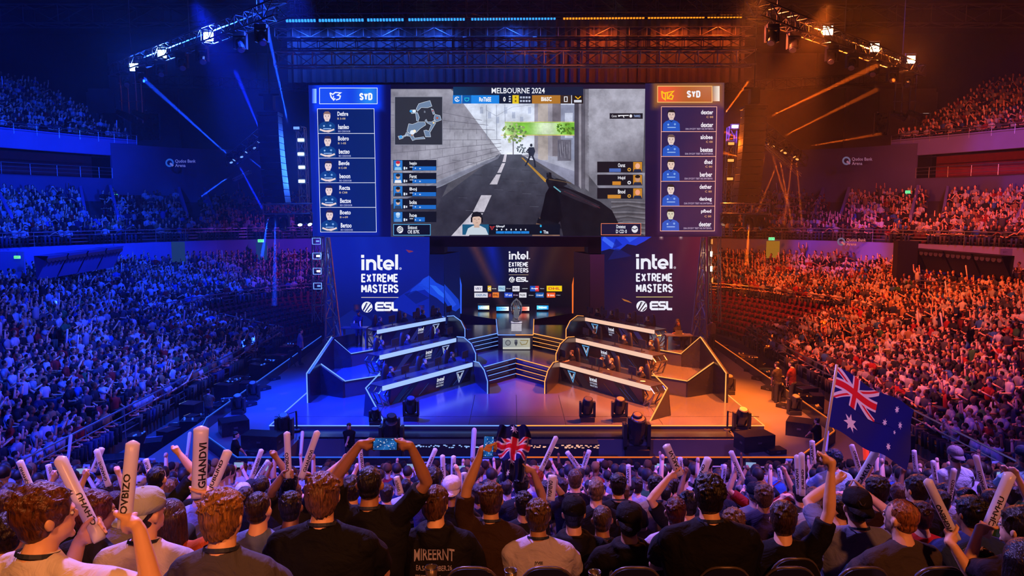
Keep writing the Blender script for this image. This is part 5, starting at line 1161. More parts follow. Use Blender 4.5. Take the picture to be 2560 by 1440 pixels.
for nm, x0, y0, x1, y1, c, tx, tc in (('u', 234,590,340,662,'#e8e4f0','VRY','#303a70'), ('', 407,588,453,660,'#e0b428','G','#ffffff'), ('', 455,612,528,640,'#141420','RAVES','#e8e0d8'), ('', 543,588,632,660,'#b8d8ec','PING','#2a7ab0'), ('', 640,612,716,636,'#141420','Dream','#c8c8d8'),
        ('', 726,592,817,660,'#e4e2ec','MOHU','#5a5a78'), ('', 840,612,932,636,'#141420','G HOOOOH','#d8d8e0'), ('', 952,590,1066,660,'#1a50b8','Aropa','#ffffff'), ('', 1074,612,1142,636,'#141420','Gamo','#d8d8e0'), ('', 1166,588,1362,660,'#f8d010','DHL','#c82030'),
        ('', 236,678,408,740,'#dcdce8','OIZUN','#2a6aa0'), ('', 414,684,460,738,'#5a1c20','Z','#e85a4a'), ('', 470,674,552,740,'#f08030','EHL','#3a1c10'), ('', 622,676,728,740,'#2a50d0','V7 ord','#ffffff'), ('', 732,690,806,726,'#221030','D mo','#d8c8e8'), ('', 812,676,906,740,'#e8e6f0','FNLINK','#202030'),
        ('', 925,698,1006,722,'#141420','Groooo','#d8d8e0'), ('', 1022,676,1130,740,'#1456a8','ti mood','#ffffff'), ('', 1166,676,1276,740,'#f05a20','Br zooo','#ffffff'), ('', 1282,698,1350,722,'#141420','A flpot','#d8d8e0')):
    P = Pic(YR); a = zr(x0, y0); d = zr(x1, y1); P.rect(a[0], a[1], d[0], d[1], c, 2)
    if x0 == 952: P.rect(a[0] + (d[0]-a[0])*.6, a[1], d[0], d[1], '#e03a40', 3)
    px_ = .12*(d[0]-a[0]); py_ = .28*(d[1]-a[1]); P.text(tx, a[0]+px_, a[1]+py_, d[0]-px_, d[1]-py_, tc, 4, .02); P.build('sponsor_logo', rc)
# lecterns with lit fronts
for k, (x0, x1, ca, cb, lb) in enumerate(((1195,1223,'#3a90d8','#e8d8a0','blue and cream'), (1241,1272,'#1890e8','#f0f0f0','blue and white'), (1293,1323,'#f0d0c0','#e86050','pale red'), (1342,1371,'#50c0f0','#1880c8','sky blue'))):
    Y = 46.2 if k in (0, 3) else 45.6; a = atY(x0, 760, Y); c = atY(x1, 769.5, Y); zc = atY(x0, 769.5, Y).z
    t = thing('lit_plinth', 'low box with a glowing %s front on the recess floor' % lb, 'stage prop', ((a.x+c.x)/2, Y, ZC))
    wd = c.x - a.x; q = MB(); q.box((0, .16, .2), (wd, .3, .4)); q.box((0, .12, .42), (wd*1.06, .5, .04)); q.build('box_body', M['black'], t)
    P = Pic(fn=lambda x, y, l: Vector((wd*(x-.5), -.004 - .002*l, .10 + .26*(1-y)))); grid(P, 0, 0, 1, 1, 8, 2, lambda u, v: lerp(hx(ca), hx(cb), u if k != 2 else 1-abs(u-.5)*2), 0)
    P.text(('LOUDSN','Jus Acttoon','BAT ATHRET','TWVEDHAOD')[k], .14, .25, .86, .75, ('#ffffff','#0a50a0','#d83a30','#ffffff')[k], 1); P.build('lit_front', t, mat_screen('plinth_%d' % k, 1.6))
# trophy on its pedestal and the engraved front of the catwalk
tp = thing('trophy', 'clear glass trophy shaped like an upright bulb on the pedestal', 'trophy', (atY(1291, 820, 38.6).x, 38.6, ZC + .46))
q = MB(); H = 1.28
q.lathe((0,0,0), [(.0, 0), (.17, 0), (.17, .05), (.08, .10), (.07, .22), (.13, .28), (.24, .42), (.31, .62), (.325, .80), (.28, 1.0), (.19, 1.13), (.10, 1.2), (.06, 1.25), (.02, H), (0, H)], 20, caps=False); q.build('glass_body', M['glass'], tp, smooth=True)
q = MB(); q.lathe((0,0,0), [(0, .22), (.09, .24), (.12, .4), (.10, .62), (.05, .8), (0, .82)], 10, caps=False)
for k in range(6):
    a = k*pi/3; q.tube([(.08*cos(a), .08*sin(a), .22), (.27*cos(a), .27*sin(a), .5), (.30*cos(a), .30*sin(a), .8), (.1*cos(a), .1*sin(a), 1.18)], .012, 5)
q.build('inner_stem', mat('frosted_glass_glow', (.85, .88, .95), .25, 0, .05, 3, emis=(.8, .85, 1), es=.12), tp)  # slight glow added so the stem looks lit; it is no lamp
pd = thing('pedestal', 'square pale pedestal under the glass trophy', 'pedestal', (atY(1291, 830, 38.6).x, 38.6, ZC)); q = MB(); q.box((0, 0, .22), (.56, .56, .44)); q.build('pedestal_block', mat('pedestal_grey', (.6, .6, .63), .4), pd)
q = MB(); q.box((0, 0, .45), (.6, .6, .03)); q.build('pedestal_top', M['white_plastic'], pd)
ep = thing('catwalk_front_panel', 'pale lit catwalk front panel with a trophy drawing between blue and orange steps', 'stage prop')
P = Pic(36.98); grid(P, 1257, 846, 1325, 873, 8, 4, lambda u, v: lerp(hx('#8f98a0'), hx('#b8b49c'), u), 0); P.rect(1257, 846, 1325, 847.5, '#e0e0d0', 1); P.rect(1257, 868, 1325, 873, '#c8c8c0', 1)
P.ring(1270, 857, 6, 2, '#4a4a52', 2); P.ring(1270, 857, 3, 1.4, '#6a6a70', 2); P.poly([(1287,851),(1293,851),(1294,858),(1290,866),(1286,858)], '#3a3c46', 2); P.disc(1290, 852, 4, 3, '#5a5c66', 3); P.line([(1301,851),(1320,851),(1316,860),(1304,862),(1300,855)], 2, '#8a7a48', 2); P.build('panel_picture', ep)
# ================================================================== people
UP = Vector((0, 0, 1))
def ik(s, t, l1, l2, pole):
    d = t - s; L = d.length; m = (l1 + l2) * .992
    if L > m: t = s + d * (m / L); d = t - s; L = m
    a = (l1*l1 - l2*l2 + L*L) / (2*L); h = sqrt(max(l1*l1 - a*a, 0)); u = d.normalized()
    p = pole - u * pole.dot(u); p = p.normalized() if p.length > 1e-4 else u.orthogonal().normalized()
    return s + u * a + p * h, t
def grip_dir(axis, fore, sx):
    a = axis.normalized(); p = fore - a * fore.dot(a); k = min(1, max(0, (p.length - .25) / .4))
    f = Vector((-sx * .9, .45, 0)); f = (f - a * f.dot(a)).normalized(); p = p.normalized() * k + f * (1 - k) if p.length > 1e-4 else f
    return p.normalized(), 1 - k
def grip(b, c, axis, fore, R, size=1.0, thumb=1, n=6):
    """hand closed round a bar: c point on the bar axis, fore = forearm direction towards the hand"""
    a = axis.normalized(); p = grip_dir(a, fore, -thumb)[0]
    q = a.cross(p).normalized() * thumb
    def pt(th, o, rr): return c + (-p * cos(radians(th)) + q * sin(radians(th))) * rr + a * o
    # palm
    Rm = Matrix((p, q, a)).transposed()
    b.ell(c - p * (R + .012*size), (.017*size, .036*size, .043*size), Rm, 10, 6)
    b.tube([c - p * (R + .055*size), c - p * (R + .012*size)], [.029*size, .034*size], 8, round_=True)
    for k, (o, ln) in enumerate(((.033, 175), (.012, 190), (-.010, 182), (-.031, 160))):
        r = (.0105, .0108, .0105, .0095)[k] * size; rr = R + r + .001
        b.tube([pt(32, o*size, rr), pt(75, o*size, rr*1.05), pt(118, o*size, rr), pt(ln, o*size, rr)], [r*1.1, r, r*.95, r*.85], n, round_=True)
    r = .012*size; rr = R + r
    b.tube([c - p*(R+.03*size) + a*.02*size - q*.012, pt(-60, .030*size, rr*1.02), pt(-108, .040*size, rr), pt(-140, .046*size, rr)], [r*1.25, r*1.1, r, r*.85], n, round_=True)
    return c - p * (R + .06*size)
def open_hand(b, c, fore, nrm, size=1.0, curl=.5, side=1):
    """relaxed hand continuing the forearm; nrm = direction the palm faces"""
    f = fore.normalized(); nn = (nrm - f * nrm.dot(f)).normalized(); sd = f.cross(nn) * side
    Rm = Matrix((sd, nn, f)).transposed(); b.ell(c + f*.045*size, (.041*size, .015*size, .052*size), Rm, 10, 6)
    for k, (o, L) in enumerate(((-.030, .070), (-.010, .080), (.011, .076), (.030, .060))):
        p0 = c + f*.085*size + sd*o*size; p1 = p0 + (f*(1-.25*curl) + nn*.45*curl + sd*o*1.5).normalized()*L*.5*size; p2 = p1 + (f*(1-.8*curl) + nn*.95*curl).normalized()*L*.5*size
        b.tube([p0, p1, p2], [.0105*size, .010*size, .008*size], 6, round_=True)
    p0 = c + f*.02*size - sd*.034*size; p1 = p0 + (f*.6 - sd*.7 + nn*.3).normalized()*.04*size; b.tube([p0, p1, p1 + (f*.9 + nn*.3).normalized()*.032*size], [.014*size, .0125*size, .010*size], 6, round_=True)
HAIR = {}
def make_person(name, label, px, py, Y, shirt, hair, yaw=0.0, style='short', arms=(None, None), vox=.009, scale=1.0, cap=None, top='tee', loc=None, rz=None, stand=False, lean=.05, lanyard=False, group=None, headset=False, hz=None, hy=0.0, wide=1.0, cat='person', headyaw=0.0):
    """arms: (left, right) each None (hands on the lap) or dict(t=world hand target, axis=world bar direction, R=bar radius, kind='grip'|'open'|'fist')"""
    hzl = hz if hz is not None else (.95 if stand else .48)
    S = scale; HC = Vector((0, .035 + lean, hzl + .705)); wide = wide * 1.10
    if loc is None:
        hw = atY(px, py, Y); Rz = Matrix.Rotation(yaw, 3, 'Z'); root = hw - Rz @ (HC * S)
    else: root = Vector(loc); Rz = Matrix.Rotation(yaw, 3, 'Z')
    t = thing(name, label, cat, root, yaw, group); t.scale = (S, S, S)
    inv = Rz.transposed()
    def L(pw): return inv @ (Vector(pw) - root) / S
    hb = Vector((0, lean*.5, hzl)); w = wide
    # ---- arm chains
    chains = []; forearms = []
    for i, sx in enumerate((-1, 1)):
        sh = Vector((sx*.185*w, lean + .0, hzl + .470)); A = arms[i]
        if A is None:
            tg = Vector((sx*.10, .36, hzl + .16)) if not stand else Vector((sx*.07, .22, hzl + .02)); pole = Vector((sx*1, -.3, -.6)); kind = 'open'; ax = None; R = .01
        else:
            ax = (inv @ Vector(A['axis'])).normalized() if A.get('axis') is not None else None; R = A.get('R', .014)/S; kind = A.get('kind', 'grip'); tg = L(A['t']); pole = inv @ Vector(A.get('pole', (sx*.9, -.2, -.5)))
        if A is not None:
            raise_ = max(0, min(1, (tg.z - sh.z) / .35)); sh = sh + Vector((-sx*.01*raise_, 0, .05*raise_))
            tg0 = tg
            tw = tg
            if kind != 'open':
                tw = tg - (tg - sh).normalized() * .085
                for _ in range(5):
                    e_, w_2 = ik(sh, tw, .29, .265, pole); fd_ = (w_2 - e_).normalized()
                    if ax is None: tw = tg - fd_ * .07
                    else: pp, par = grip_dir(ax, fd_, sx); tw = tg - pp * (min(R, .05) + .06) - fd_ * (.03 * par)
        else: tw = tg; tg0 = tg
        el, wr = ik(sh, tw, .29, .265, pole); chains.append((sh, el, wr, tg0, ax, R, kind, A, sx))
    # ---- skin
    b = MB()
    Rh = Matrix.Rotation(headyaw, 3, 'Z')
    def H(x, y, z): return HC + Rh @ Vector((x, y, z))
    b.ell(H(0, -.006, .022), (.077, .098, .100), Rh, 16, 10); b.ell(H(0, .022, -.045), (.060, .074, .074), Rh, 14, 8)
    b.ell(H(0, .098, -.012), (.012, .016, .020), Rh, 8, 6); b.ell(H(0, .088, .022), (.045, .014, .010), Rh, 8, 6); b.ell(H(0, .089, -.052), (.024, .010, .009), Rh, 8, 6); b.ell(H(0, .082, -.092), (.022, .016, .016), Rh, 8, 6)
    for sx in (-1, 1): b.ell(H(sx*.079, -.002, -.008), (.010, .019, .031), Rh, 8, 6); b.ell(H(sx*.087, -.008, -.002), (.007, .014, .022), Rh, 8, 6)
    b.tube([HC + Vector((0, -.006, -.02)), HC + Vector((0, -.022, -.10)), Vector((0, lean - .015, hzl + .56)), Vector((0, lean, hzl + .47))], [.056, .058, .066, .070], 14)
    b.ell(Vector((0, lean, hzl + .38)), (.13*w, .06, .085), None, 14, 8); b.tube([Vector((0, lean*.6, hzl + .1)), Vector((0, lean, hzl + .42))], [.085, .09], 12)
    for sh, el, wr, tg, ax, R, kind, A, sx in chains:
        b.tube([sh, sh.lerp(el, .35), sh.lerp(el, .8), el, el.lerp(wr, .25), el.lerp(wr, .7), wr], [.036, .044, .041, .041, .043, .034, .027], 10, round_=True)
        fd = (wr - el).normalized()
        if kind == 'grip' or kind == 'fist':
            if ax is None: ax = fd.cross(Vector((sx, .2, 0))).normalized()
            c = wr + fd * (.0 + .055 + R*.6)
            if A is not None and A.get('axis') is not None: c = wr + (tg - wr).normalized() * min((tg - wr).length, .15)
            wend = grip(b, c, ax, fd, R if kind == 'grip' else .012, 1.0, -sx)
            b.tube([wr, wend, wend.lerp(c, .3)], [.027, .028, .024], 8, round_=True)
            if A is not None: A['hand_world'] = root + (Rz @ (c * S))
        else:
            nr = inv @ Vector(A['palm']) if A and 'palm' in A else Vector((0, 0, -1)) + Vector((-sx*.3, 0, 0))
            open_hand(b, wr - fd*.01, fd, nr, 1.0, (A or {}).get('curl', .7), (A or {}).get('side', sx))
    bd_ = remesh(b, 'body', M['skin'], vox, t, 1)
    b = MB()
    for sx in (-1, 1): b.ell(H(sx*.031, .083, .004), (.013, .008, .007), Rh, 8, 6, mi=0); b.ell(H(sx*.031, .090, .004), (.005, .003, .005), Rh, 6, 4, mi=1)
    b.build('eyes', [M['eye'], M['ink']], bd_, smooth=True)
    # ---- hair
    rn = random.Random(int(px*7 + py)); b = MB(); hs = {'short': (.083, .101, .094, .030), 'fade': (.079, .100, .090, .034), 'thick': (.091, .110, .104, .034), 'curly': (.092, .110, .106, .036), 'long': (.094, .112, .106, .028), 'mop': (.092, .112, .108, .024)}[style]
    if style != 'none':
        b.ell(H(0, -.020, hs[3]), hs[:3], Rh, 18, 12)
        b.ell(H(0, -.036, -.030), (hs[0]*.86, .070, .066 if style != 'fade' else .05), Rh, 14, 8)
        if style in ('thick', 'mop', 'short', 'fade'):
            for k in range(170 if style != 'fade' else 90):
                a = rn.uniform(0, 6.28); e = rn.uniform(.15, 1.3); p = Vector((sin(e)*cos(a)*hs[0], sin(e)*sin(a)*hs[1], cos(e)*hs[2]))
                d = Vector((rn.uniform(-.5, .5), rn.uniform(.2, 1) , -.25)).normalized(); l_ = rn.uniform(.016, .032) if style != 'fade' else .010
                q = H(0, -.018, hs[3]) + Rh @ (p*.97); d = Rh @ d
                b.tube([q - d*l_, q + Rh @ (p.normalized()*.004), q + d*l_], [.004, .0075, .003], 5, round_=True)
            if style == 'mop':
                for k in range(44):
                    a = pi + pi*k/43; q = H(cos(a)*.080, -.02 + sin(a)*.090, -.02 - .022*abs(sin(a))); b.tube([q + UP*.05, q, q + Vector((-cos(a)*.012, -sin(a)*.006, -.018 - .026*rn.random()))], [.012, .009, .003], 5, round_=True)
        if style == 'curly':
            for k in range(130):
                a = rn.uniform(0, 6.28); e = rn.uniform(0, 1.75); p = Vector((sin(e)*cos(a)*hs[0], sin(e)*sin(a)*hs[1], cos(e)*hs[2]))
                if p.y > .06 and p.z < .02: continue
                b.ell(H(0, -.018, hs[3]) + Rh @ p, (.014, .014, .012), None, 6, 5)
        if style == 'long':
            for k in range(15):
                a = pi*1.02*k/14 + pi*.99; q = H(cos(a)*.083, -.022 + sin(a)*.088, 0); b.tube([q + UP*.04, q, q + Vector((cos(a)*.012, -.01, -.14)), q + Vector((cos(a)*.02, -.012, -.27 - .02*rn.random()))], [.03, .032, .030, .012], 8, round_=True)
        h = remesh(b, 'hair', M['hair'], vox*.85, t); h.color = tuple(s2l(hair)) + (1,)
    # ---- clothes
    b = MB(); cy = lean
    b.rings([[Vector((rx*w*cos(2*pi*k/20), y + ry*sin(2*pi*k/20), z)) for k in range(20)] for rx, ry, y, z in
             ((.155, .11, cy*.3, hzl-.10), (.185, .135, cy*.3, hzl-.04), (.178, .132, cy*.45, hzl+.08), (.188, .135, cy*.7, hzl+.22), (.205, .137, cy*.9, hzl+.34), (.208, .125, cy*.95, hzl+.42), (.175, .10, cy, hzl+.495), (.112, .080, cy-.008, hzl+.54), (.076, .074, cy-.008, hzl+.568), (.070, .070, cy-.004, hzl+.575))])
    b.tube([Vector((-.16*w, cy, hzl+.44)), Vector((.16*w, cy, hzl+.44))], .072, 12, round_=True)
    for sh, el, wr, tg, ax, R, kind, A, sx in chains:
        if top == 'tee': b.tube([sh - Vector((sx*.04, 0, .02)), sh.lerp(el, .35), sh.lerp(el, .78)], [.074, .074, .070], 12, round_=False)
        else: b.tube([sh - Vector((sx*.03, 0, .01)), sh.lerp(el, .5), el, el.lerp(wr, .5), el.lerp(wr, .93)], [.078, .070, .064, .056, .045], 12, round_=True)
        b.ell(sh - Vector((sx*.03, 0, .02)), (.078, .080, .074), None, 12, 8); b.tube([Vector((sx*.03, cy - .01, hzl + .545)), sh - Vector((sx*.02, 0, .0))], [.048, .060], 10, round_=True)
    if top == 'hoodie':
        b.ell(Vector((0, cy - .085, hzl + .50)), (.105, .06, .085), None, 14, 8); b.tube([Vector((.10*cos(a), cy-.02+.085*sin(a), hzl+.555)) for a in [2*pi*k/16 for k in range(17)]], .032, 8)
    sh_ = remesh(b, 'hoodie' if top == 'hoodie' else ('jacket' if top == 'jacket' else 't_shirt'), M['shirt'], vox*1.35, t, 2); sh_.color = tuple(s2l(shirt)) + (1,)
    # gentle folds
    me = sh_.data; co = np.empty(len(me.vertices)*3); me.vertices.foreach_get('co', co); co = co.reshape(-1, 3); no = np.empty_like(co).reshape(-1); me.vertices.foreach_get('normal', no); no = no.reshape(-1, 3)
    ph = px*.1; amp = .0045*np.clip((hzl+.5-co[:, 2])/.4+.25, .2, 1)
    f_ = np.sin(co[:, 0]*38 + np.sin(co[:, 2]*17+ph)*2.2 + co[:, 2]*12)*np.sin(co[:, 2]*21 + co[:, 0]*9 + ph)
    co += no*(f_*amp)[:, None]; me.vertices.foreach_set('co', co.ravel()); me.update()
    b = MB()
    for sx in (-1, 1):
        if stand: b.tube([Vector((sx*.09, 0, hzl)), Vector((sx*.10, 0, hzl*.52)), Vector((sx*.10, -.01, .06))], [.105, .075, .055], 10, round_=True); b.ell(Vector((sx*.10, .06, .05)), (.05, .13, .05), None, 10, 6)
        else: b.tube([Vector((sx*.09, .02, hzl)), Vector((sx*.11, .44, hzl+.05)), Vector((sx*.11, .46, hzl-.05)), Vector((sx*.11, .42, .10))], [.105, .075, .07, .05], 10, round_=True); b.ell(Vector((sx*.11, .48, .06)), (.05, .13, .05), None, 10, 6)
    b.ell(Vector((0, 0, hzl-.02)), (.18, .14, .12), None, 12, 8)
    remesh(b, 'trousers', M['trousers'], .022, t)
    if cap:
        b = MB(); c0 = H(0, -.012, .045)
        prof = [(1.0, -.012), (1.0, .02), (.93, .055), (.72, .083), (.42, .098), (.08, .104)]
        b.rings([[c0 + Rh @ Vector((r*.094*cos(2*pi*k/24), r*.114*sin(2*pi*k/24), z)) for k in range(24)] for r, z in prof])
        sg = -1 if cap[1] == 'back' else 1; aa = [pi*(.12 + .76*k/12) for k in range(13)]
        inn = [c0 + Rh @ Vector((.090*cos(a), sg*.108*sin(a), -.006)) for a in aa]; out = [c0 + Rh @ Vector((.086*cos(a), sg*(.108*sin(a) + .070*sin(a)**.6), -.030 - .012*sin(a))) for a in aa]
        b.rings([inn, out, [p - UP*.006 for p in out], [p - UP*.006 for p in inn]], close=False, caps=False)
        b.ell(c0 + UP*.104, (.009, .009, .006), None, 8, 5)
        cp = b.build('cap', M['shirt'], t, smooth=True); cp.color = tuple(s2l(cap[0])) + (1,)
        if len(cap) > 2:
            P_ = MB(); 
            cc = c0 + Rh @ Vector((-.06, -.102, .030)); nn = (cc - c0); nn.z *= .3; nn.normalize(); u_ = UP.cross(nn).normalized(); v_ = nn.cross(u_); cc = cc + nn*.008
            for k in range(24):
                a0, a1 = 2*pi*k/24, 2*pi*(k+1)/24; P_.add([cc + (u_*cos(a0)+v_*sin(a0))*.024, cc + (u_*cos(a1)+v_*sin(a1))*.024, cc + (u_*cos(a1)+v_*sin(a1))*.018, cc + (u_*cos(a0)+v_*sin(a0))*.018], [(0,1,2,3)])
            P_.add([cc - u_*.012 - v_*.01, cc - u_*.004 - v_*.01, cc + u_*.012 + v_*.012, cc + u_*.004 + v_*.012], [(0,1,2,3)]); P_.add([cc - u_*.012 + v_*.008, cc + u_*.010 + v_*.002, cc + u_*.010 - v_*.004, cc - u_*.012 + v_*.002], [(0,1,2,3)])
            P_.build('cap_badge', M['ink'], cp)
    if lanyard:
        b = MB(); ring = []
        for k in range(25):
            a = 2*pi*k/24; ring.append(Vector((.0755*cos(a), lean - .006 + .0745*sin(a), hzl + .578 - .02*sin(a))))
        for i in range(24):
            p, q = ring[i], ring[i+1]; b.add([p - UP*.009 + Vector((p.x, p.y - lean, 0))*.08, q - UP*.009 + Vector((q.x, q.y - lean, 0))*.08, q + UP*.007, p + UP*.007], [(0,1,2,3)])
        b.build('lanyard', M['lanyard'], t)
    if headset:
        b = MB(); b.tube([H(.088*cos(a), -.01, .03 + .088*sin(a)) for a in [pi*k/12 for k in range(13)]], .010, 6)
        for sx in (-1, 1): b.tube([H(sx*.078, -.005, -.005), H(sx*.105, -.005, -.005)], .036, 10)
        b.tube([H(-.09, .01, -.03), H(-.07, .08, -.075)], .005, 5); b.build('headset', M['black'], t)
    t['_root'] = 1; del t['_root']
    return t
M['lanyard'] = mat('lanyard_navy', (.012, .02, .05), .6, 0, .3, 40)

# ------------------------------------------------------------------ cheering sticks
def ink_on_tube(mb, txt, a, u, vv, nrm, R, s0, length, hgt, bold=.03):
    import bmesh
    vs, fs = font2d(txt, bold); bm = bmesh.new(); vv_ = [bm.verts.new((v[0]*length, (v[1]-.5)*hgt, 0)) for v in vs]
    for f in fs:
        try: bm.faces.new([vv_[i] for i in f])
        except ValueError: pass
    for k in range(-4, 5): bmesh.ops.bisect_plane(bm, geom=bm.verts[:] + bm.edges[:] + bm.faces[:], plane_co=(0, hgt*k/9, 0), plane_no=(0, 1, 0))
    bm.verts.index_update(); vs = [(v.co.x, v.co.y) for v in bm.verts]; fs = [tuple(v.index for v in f.verts) for f in bm.faces]; bm.free()
    out = []
    for x, y in vs:
        th = y / R; out.append(a + u*(s0 + x) + (vv*sin(th) + nrm*cos(th)) * (R*1.025))
    mb.add(out, fs)
STICKTXT = ('CJHVHU', 'OVBIZO', 'GHANDVI', 'JUBLIND', 'CAKLVI', 'VIGHENO')
def stick(p0, p1, R, label, txt=0, red=False, flip=False):
    p0 = Vector(p0); p1 = Vector(p1); u = (p1 - p0); Lh = u.length; u.normalize()
    t = thing('cheering_stick', label, 'inflatable stick', p0)
    nrm = Vector((0, 0, CAMZ)) - (p0 + p1)/2; nrm = (nrm - u*nrm.dot(u)).normalized(); vv = nrm.cross(u).normalized()
    b = MB(); prof = [(0, .35, .9), (.02, .6, 1.0), (.05, .86, 1), (.12, 1, 1), (.3, .98, .99), (.5, 1.0, 1), (.7, .97, .99), (.86, 1.0, 1), (.92, .93, 1.02), (.96, .62, 1.0), (.985, .3, .55), (1.0, .06, .12)]
    N = 18; b.rings([[u*(f*Lh) + (nrm*cos(2*pi*k/N)*a_ + vv*sin(2*pi*k/N)*c2) * R for k in range(N)] for f, a_, c2 in prof])
    b.build('inflated_tube', M['white_plastic'] if not red else mat('red_plastic', (.8, .03, .03), .3, emis=(1, .05, .02), es=.6), t, smooth=True)
    if not red:
        b = MB(); T = STICKTXT[txt % 6]; off = -.35 if not flip else .35
        n2 = (nrm*cos(off) + vv*sin(off)); v2 = n2.cross(u).normalized() * (1 if not flip else 1)
        hg = R*1.05; ln = min(Lh*.62, hg*len(T)*.92)
        ink_on_tube(b, T, Vector((0, 0, 0)), u, v2, n2, R, Lh*.16, ln, hg)
        b.build('printed_lettering', M['ink'], t)
    return t
def phone(c, rot, label, portrait_=False):
    t = thing('smartphone', label, 'phone', c); t.rotation_euler = rot
    w_, h_ = (.155, .076) if not portrait_ else (.076, .155)
    b = MB(); b.box((0, 0, 0), (w_, .009, h_)); b.build('phone_body', M['gloss_black'], t)
    P = Pic(fn=lambda x, y, l: Vector((w_*(x-.5)*.94, -.0052 - .0003*l, h_*(.5-y)*.93)))
    rnd = random.Random(int(c[0]*100))
    grid(P, 0, 0, 1, 1, 10, 6, lambda u, v: lerp(hx('#123a7a'), hx('#2a7ac8'), .4 + .6*sin(u*7+v*5)*.5), 0)
    for k in range(46):
        x, y = rnd.random()*.96, rnd.random()*.92; P.rect(x, y, x + .03 + .03*rnd.random(), y + .05, rnd.choice(('#d8e4f8','#6aa8e8','#f4f6ff','#0a1a44','#9a8ac8')), 1)
    P.build('phone_screen', t, mat_screen('phone_screen_' + label[:12], 1.0)); return t
# ================================================================== near audience
def rowz(Y): return 9 - .35 - .345*Y - 1.2       # tread height of the front block at distance Y
b = MB(); ys = [2.0 + .85*k for k in range(23)]; prev = None; rr = []
for y in ys: rr.append([(-17, y, rowz(y)), (17, y, rowz(y))]); rr.append([(-17, y, rowz(y + .85)), (17, y, rowz(y + .85))])
b.rings(rr, close=False, caps=False); struct(b, 'terrace_near_block', M['terrace'])
NEAR = []
def near(lab, px, py, w, shirt, hair, **k):
    Y = .188*1800/w/1.0
    Y = k.pop('Y', Y)
    p = make_person('person', lab, px, py, Y, shirt, hair, group=None, **k); NEAR.append((px, py, Y)); return p
def arm(px, py, Y, kind='fist', axis=None, R=.014, **k): return dict(t=atY(px, py, Y), kind=kind, axis=axis, R=R, **k)
STK = []
def sk(base, tip, Y, R, hand=None, label='', txt=0, dy=.05, **k):
    """stick between two photo points at distance Y; returns an arm spec gripping it at fraction `hand`"""
    p0 = atY(*base, Y); p1 = atY(*tip, Y + dy); STK.append((p0, p1, R, label, txt, k))
    return dict(t=p0.lerp(p1, hand if hand is not None else .15), axis=(p1 - p0), R=R*.92, kind='grip')
T2 = pi/2
# --- first rows, left to right
a1 = sk((250, 1352), (146, 1140), 2.95, .027, .12, 'long white cheering stick leaning left over the brown haired person at the left edge', 0, dy=.12)
a2 = sk((310, 1322), (333, 1100), 2.75, .027, .06, 'long white cheering stick held upright between the white shirt and the grey cap', 1, dy=.12)
a1['pole'] = (.3, .3, -1); a2['pole'] = (.5, -.1, -1)
near('person with brown swept hair in white t-shirt at lower left, holding two sticks', 116, 1292, 122, '#d8d2ce', '#5a3218', style='thick', yaw=-.35, headyaw=-.5, arms=(a1, a2), lanyard=True, Y=2.75, vox=.0075)
near('person with dark short hair cut off by the left edge of the frame', 22, 1338, 72, '#1c1c22', '#2a1a14', style='curly', Y=4.2)
near('person with reddish brown hair looking right behind the leaning stick', 238, 1284, 84, '#24202c', '#54261a', style='thick', yaw=-.3, headyaw=-.5, Y=3.9)
near('person in pale t-shirt wearing a grey cap backwards with a round badge', 366, 1284, 84, '#c4bccb', '#2c2018', style='fade', headyaw=-.45, cap=('#aeb6b0', 'back', 1), lanyard=True, Y=3.7, wide=1.12)
a3 = sk((497, 1246), (503, 1064), 4.2, .044, .06, 'wide white cheering stick held straight up by the long haired person', 2)
a4 = sk((524, 1238), (572, 1124), 4.25, .028, .08, 'white cheering stick tilted right beside the wide upright one', 3)
near('person with long brown hair in orange top reaching up with a stick', 428, 1296, 72, '#c4571e', '#3a2018', style='long', yaw=-.1, arms=(None, a3), Y=4.35)
near('person with blond brown hair in dark grey t-shirt, lower left of centre', 560, 1290, 106, '#4a4850', '#8a5e30', style='mop', lanyard=True, Y=3.15, vox=.0075, headyaw=-.2)
near('person with dark faded hair in blue grey t-shirt', 648, 1274, 62, '#5c6c9a', '#2c1c14', style='fade', Y=4.7, wide=1.15, headyaw=-.15)
near('person with short black hair right of the blue grey shirt', 728, 1268, 58, '#2a2430', '#1c1412', style='short', Y=5.2)
near('large person with straight light brown hair in a plain black t-shirt', 808, 1240, 88, '#0c0c10', '#6a4630', style='mop', lanyard=True, Y=3.7, wide=1.25, vox=.0075)
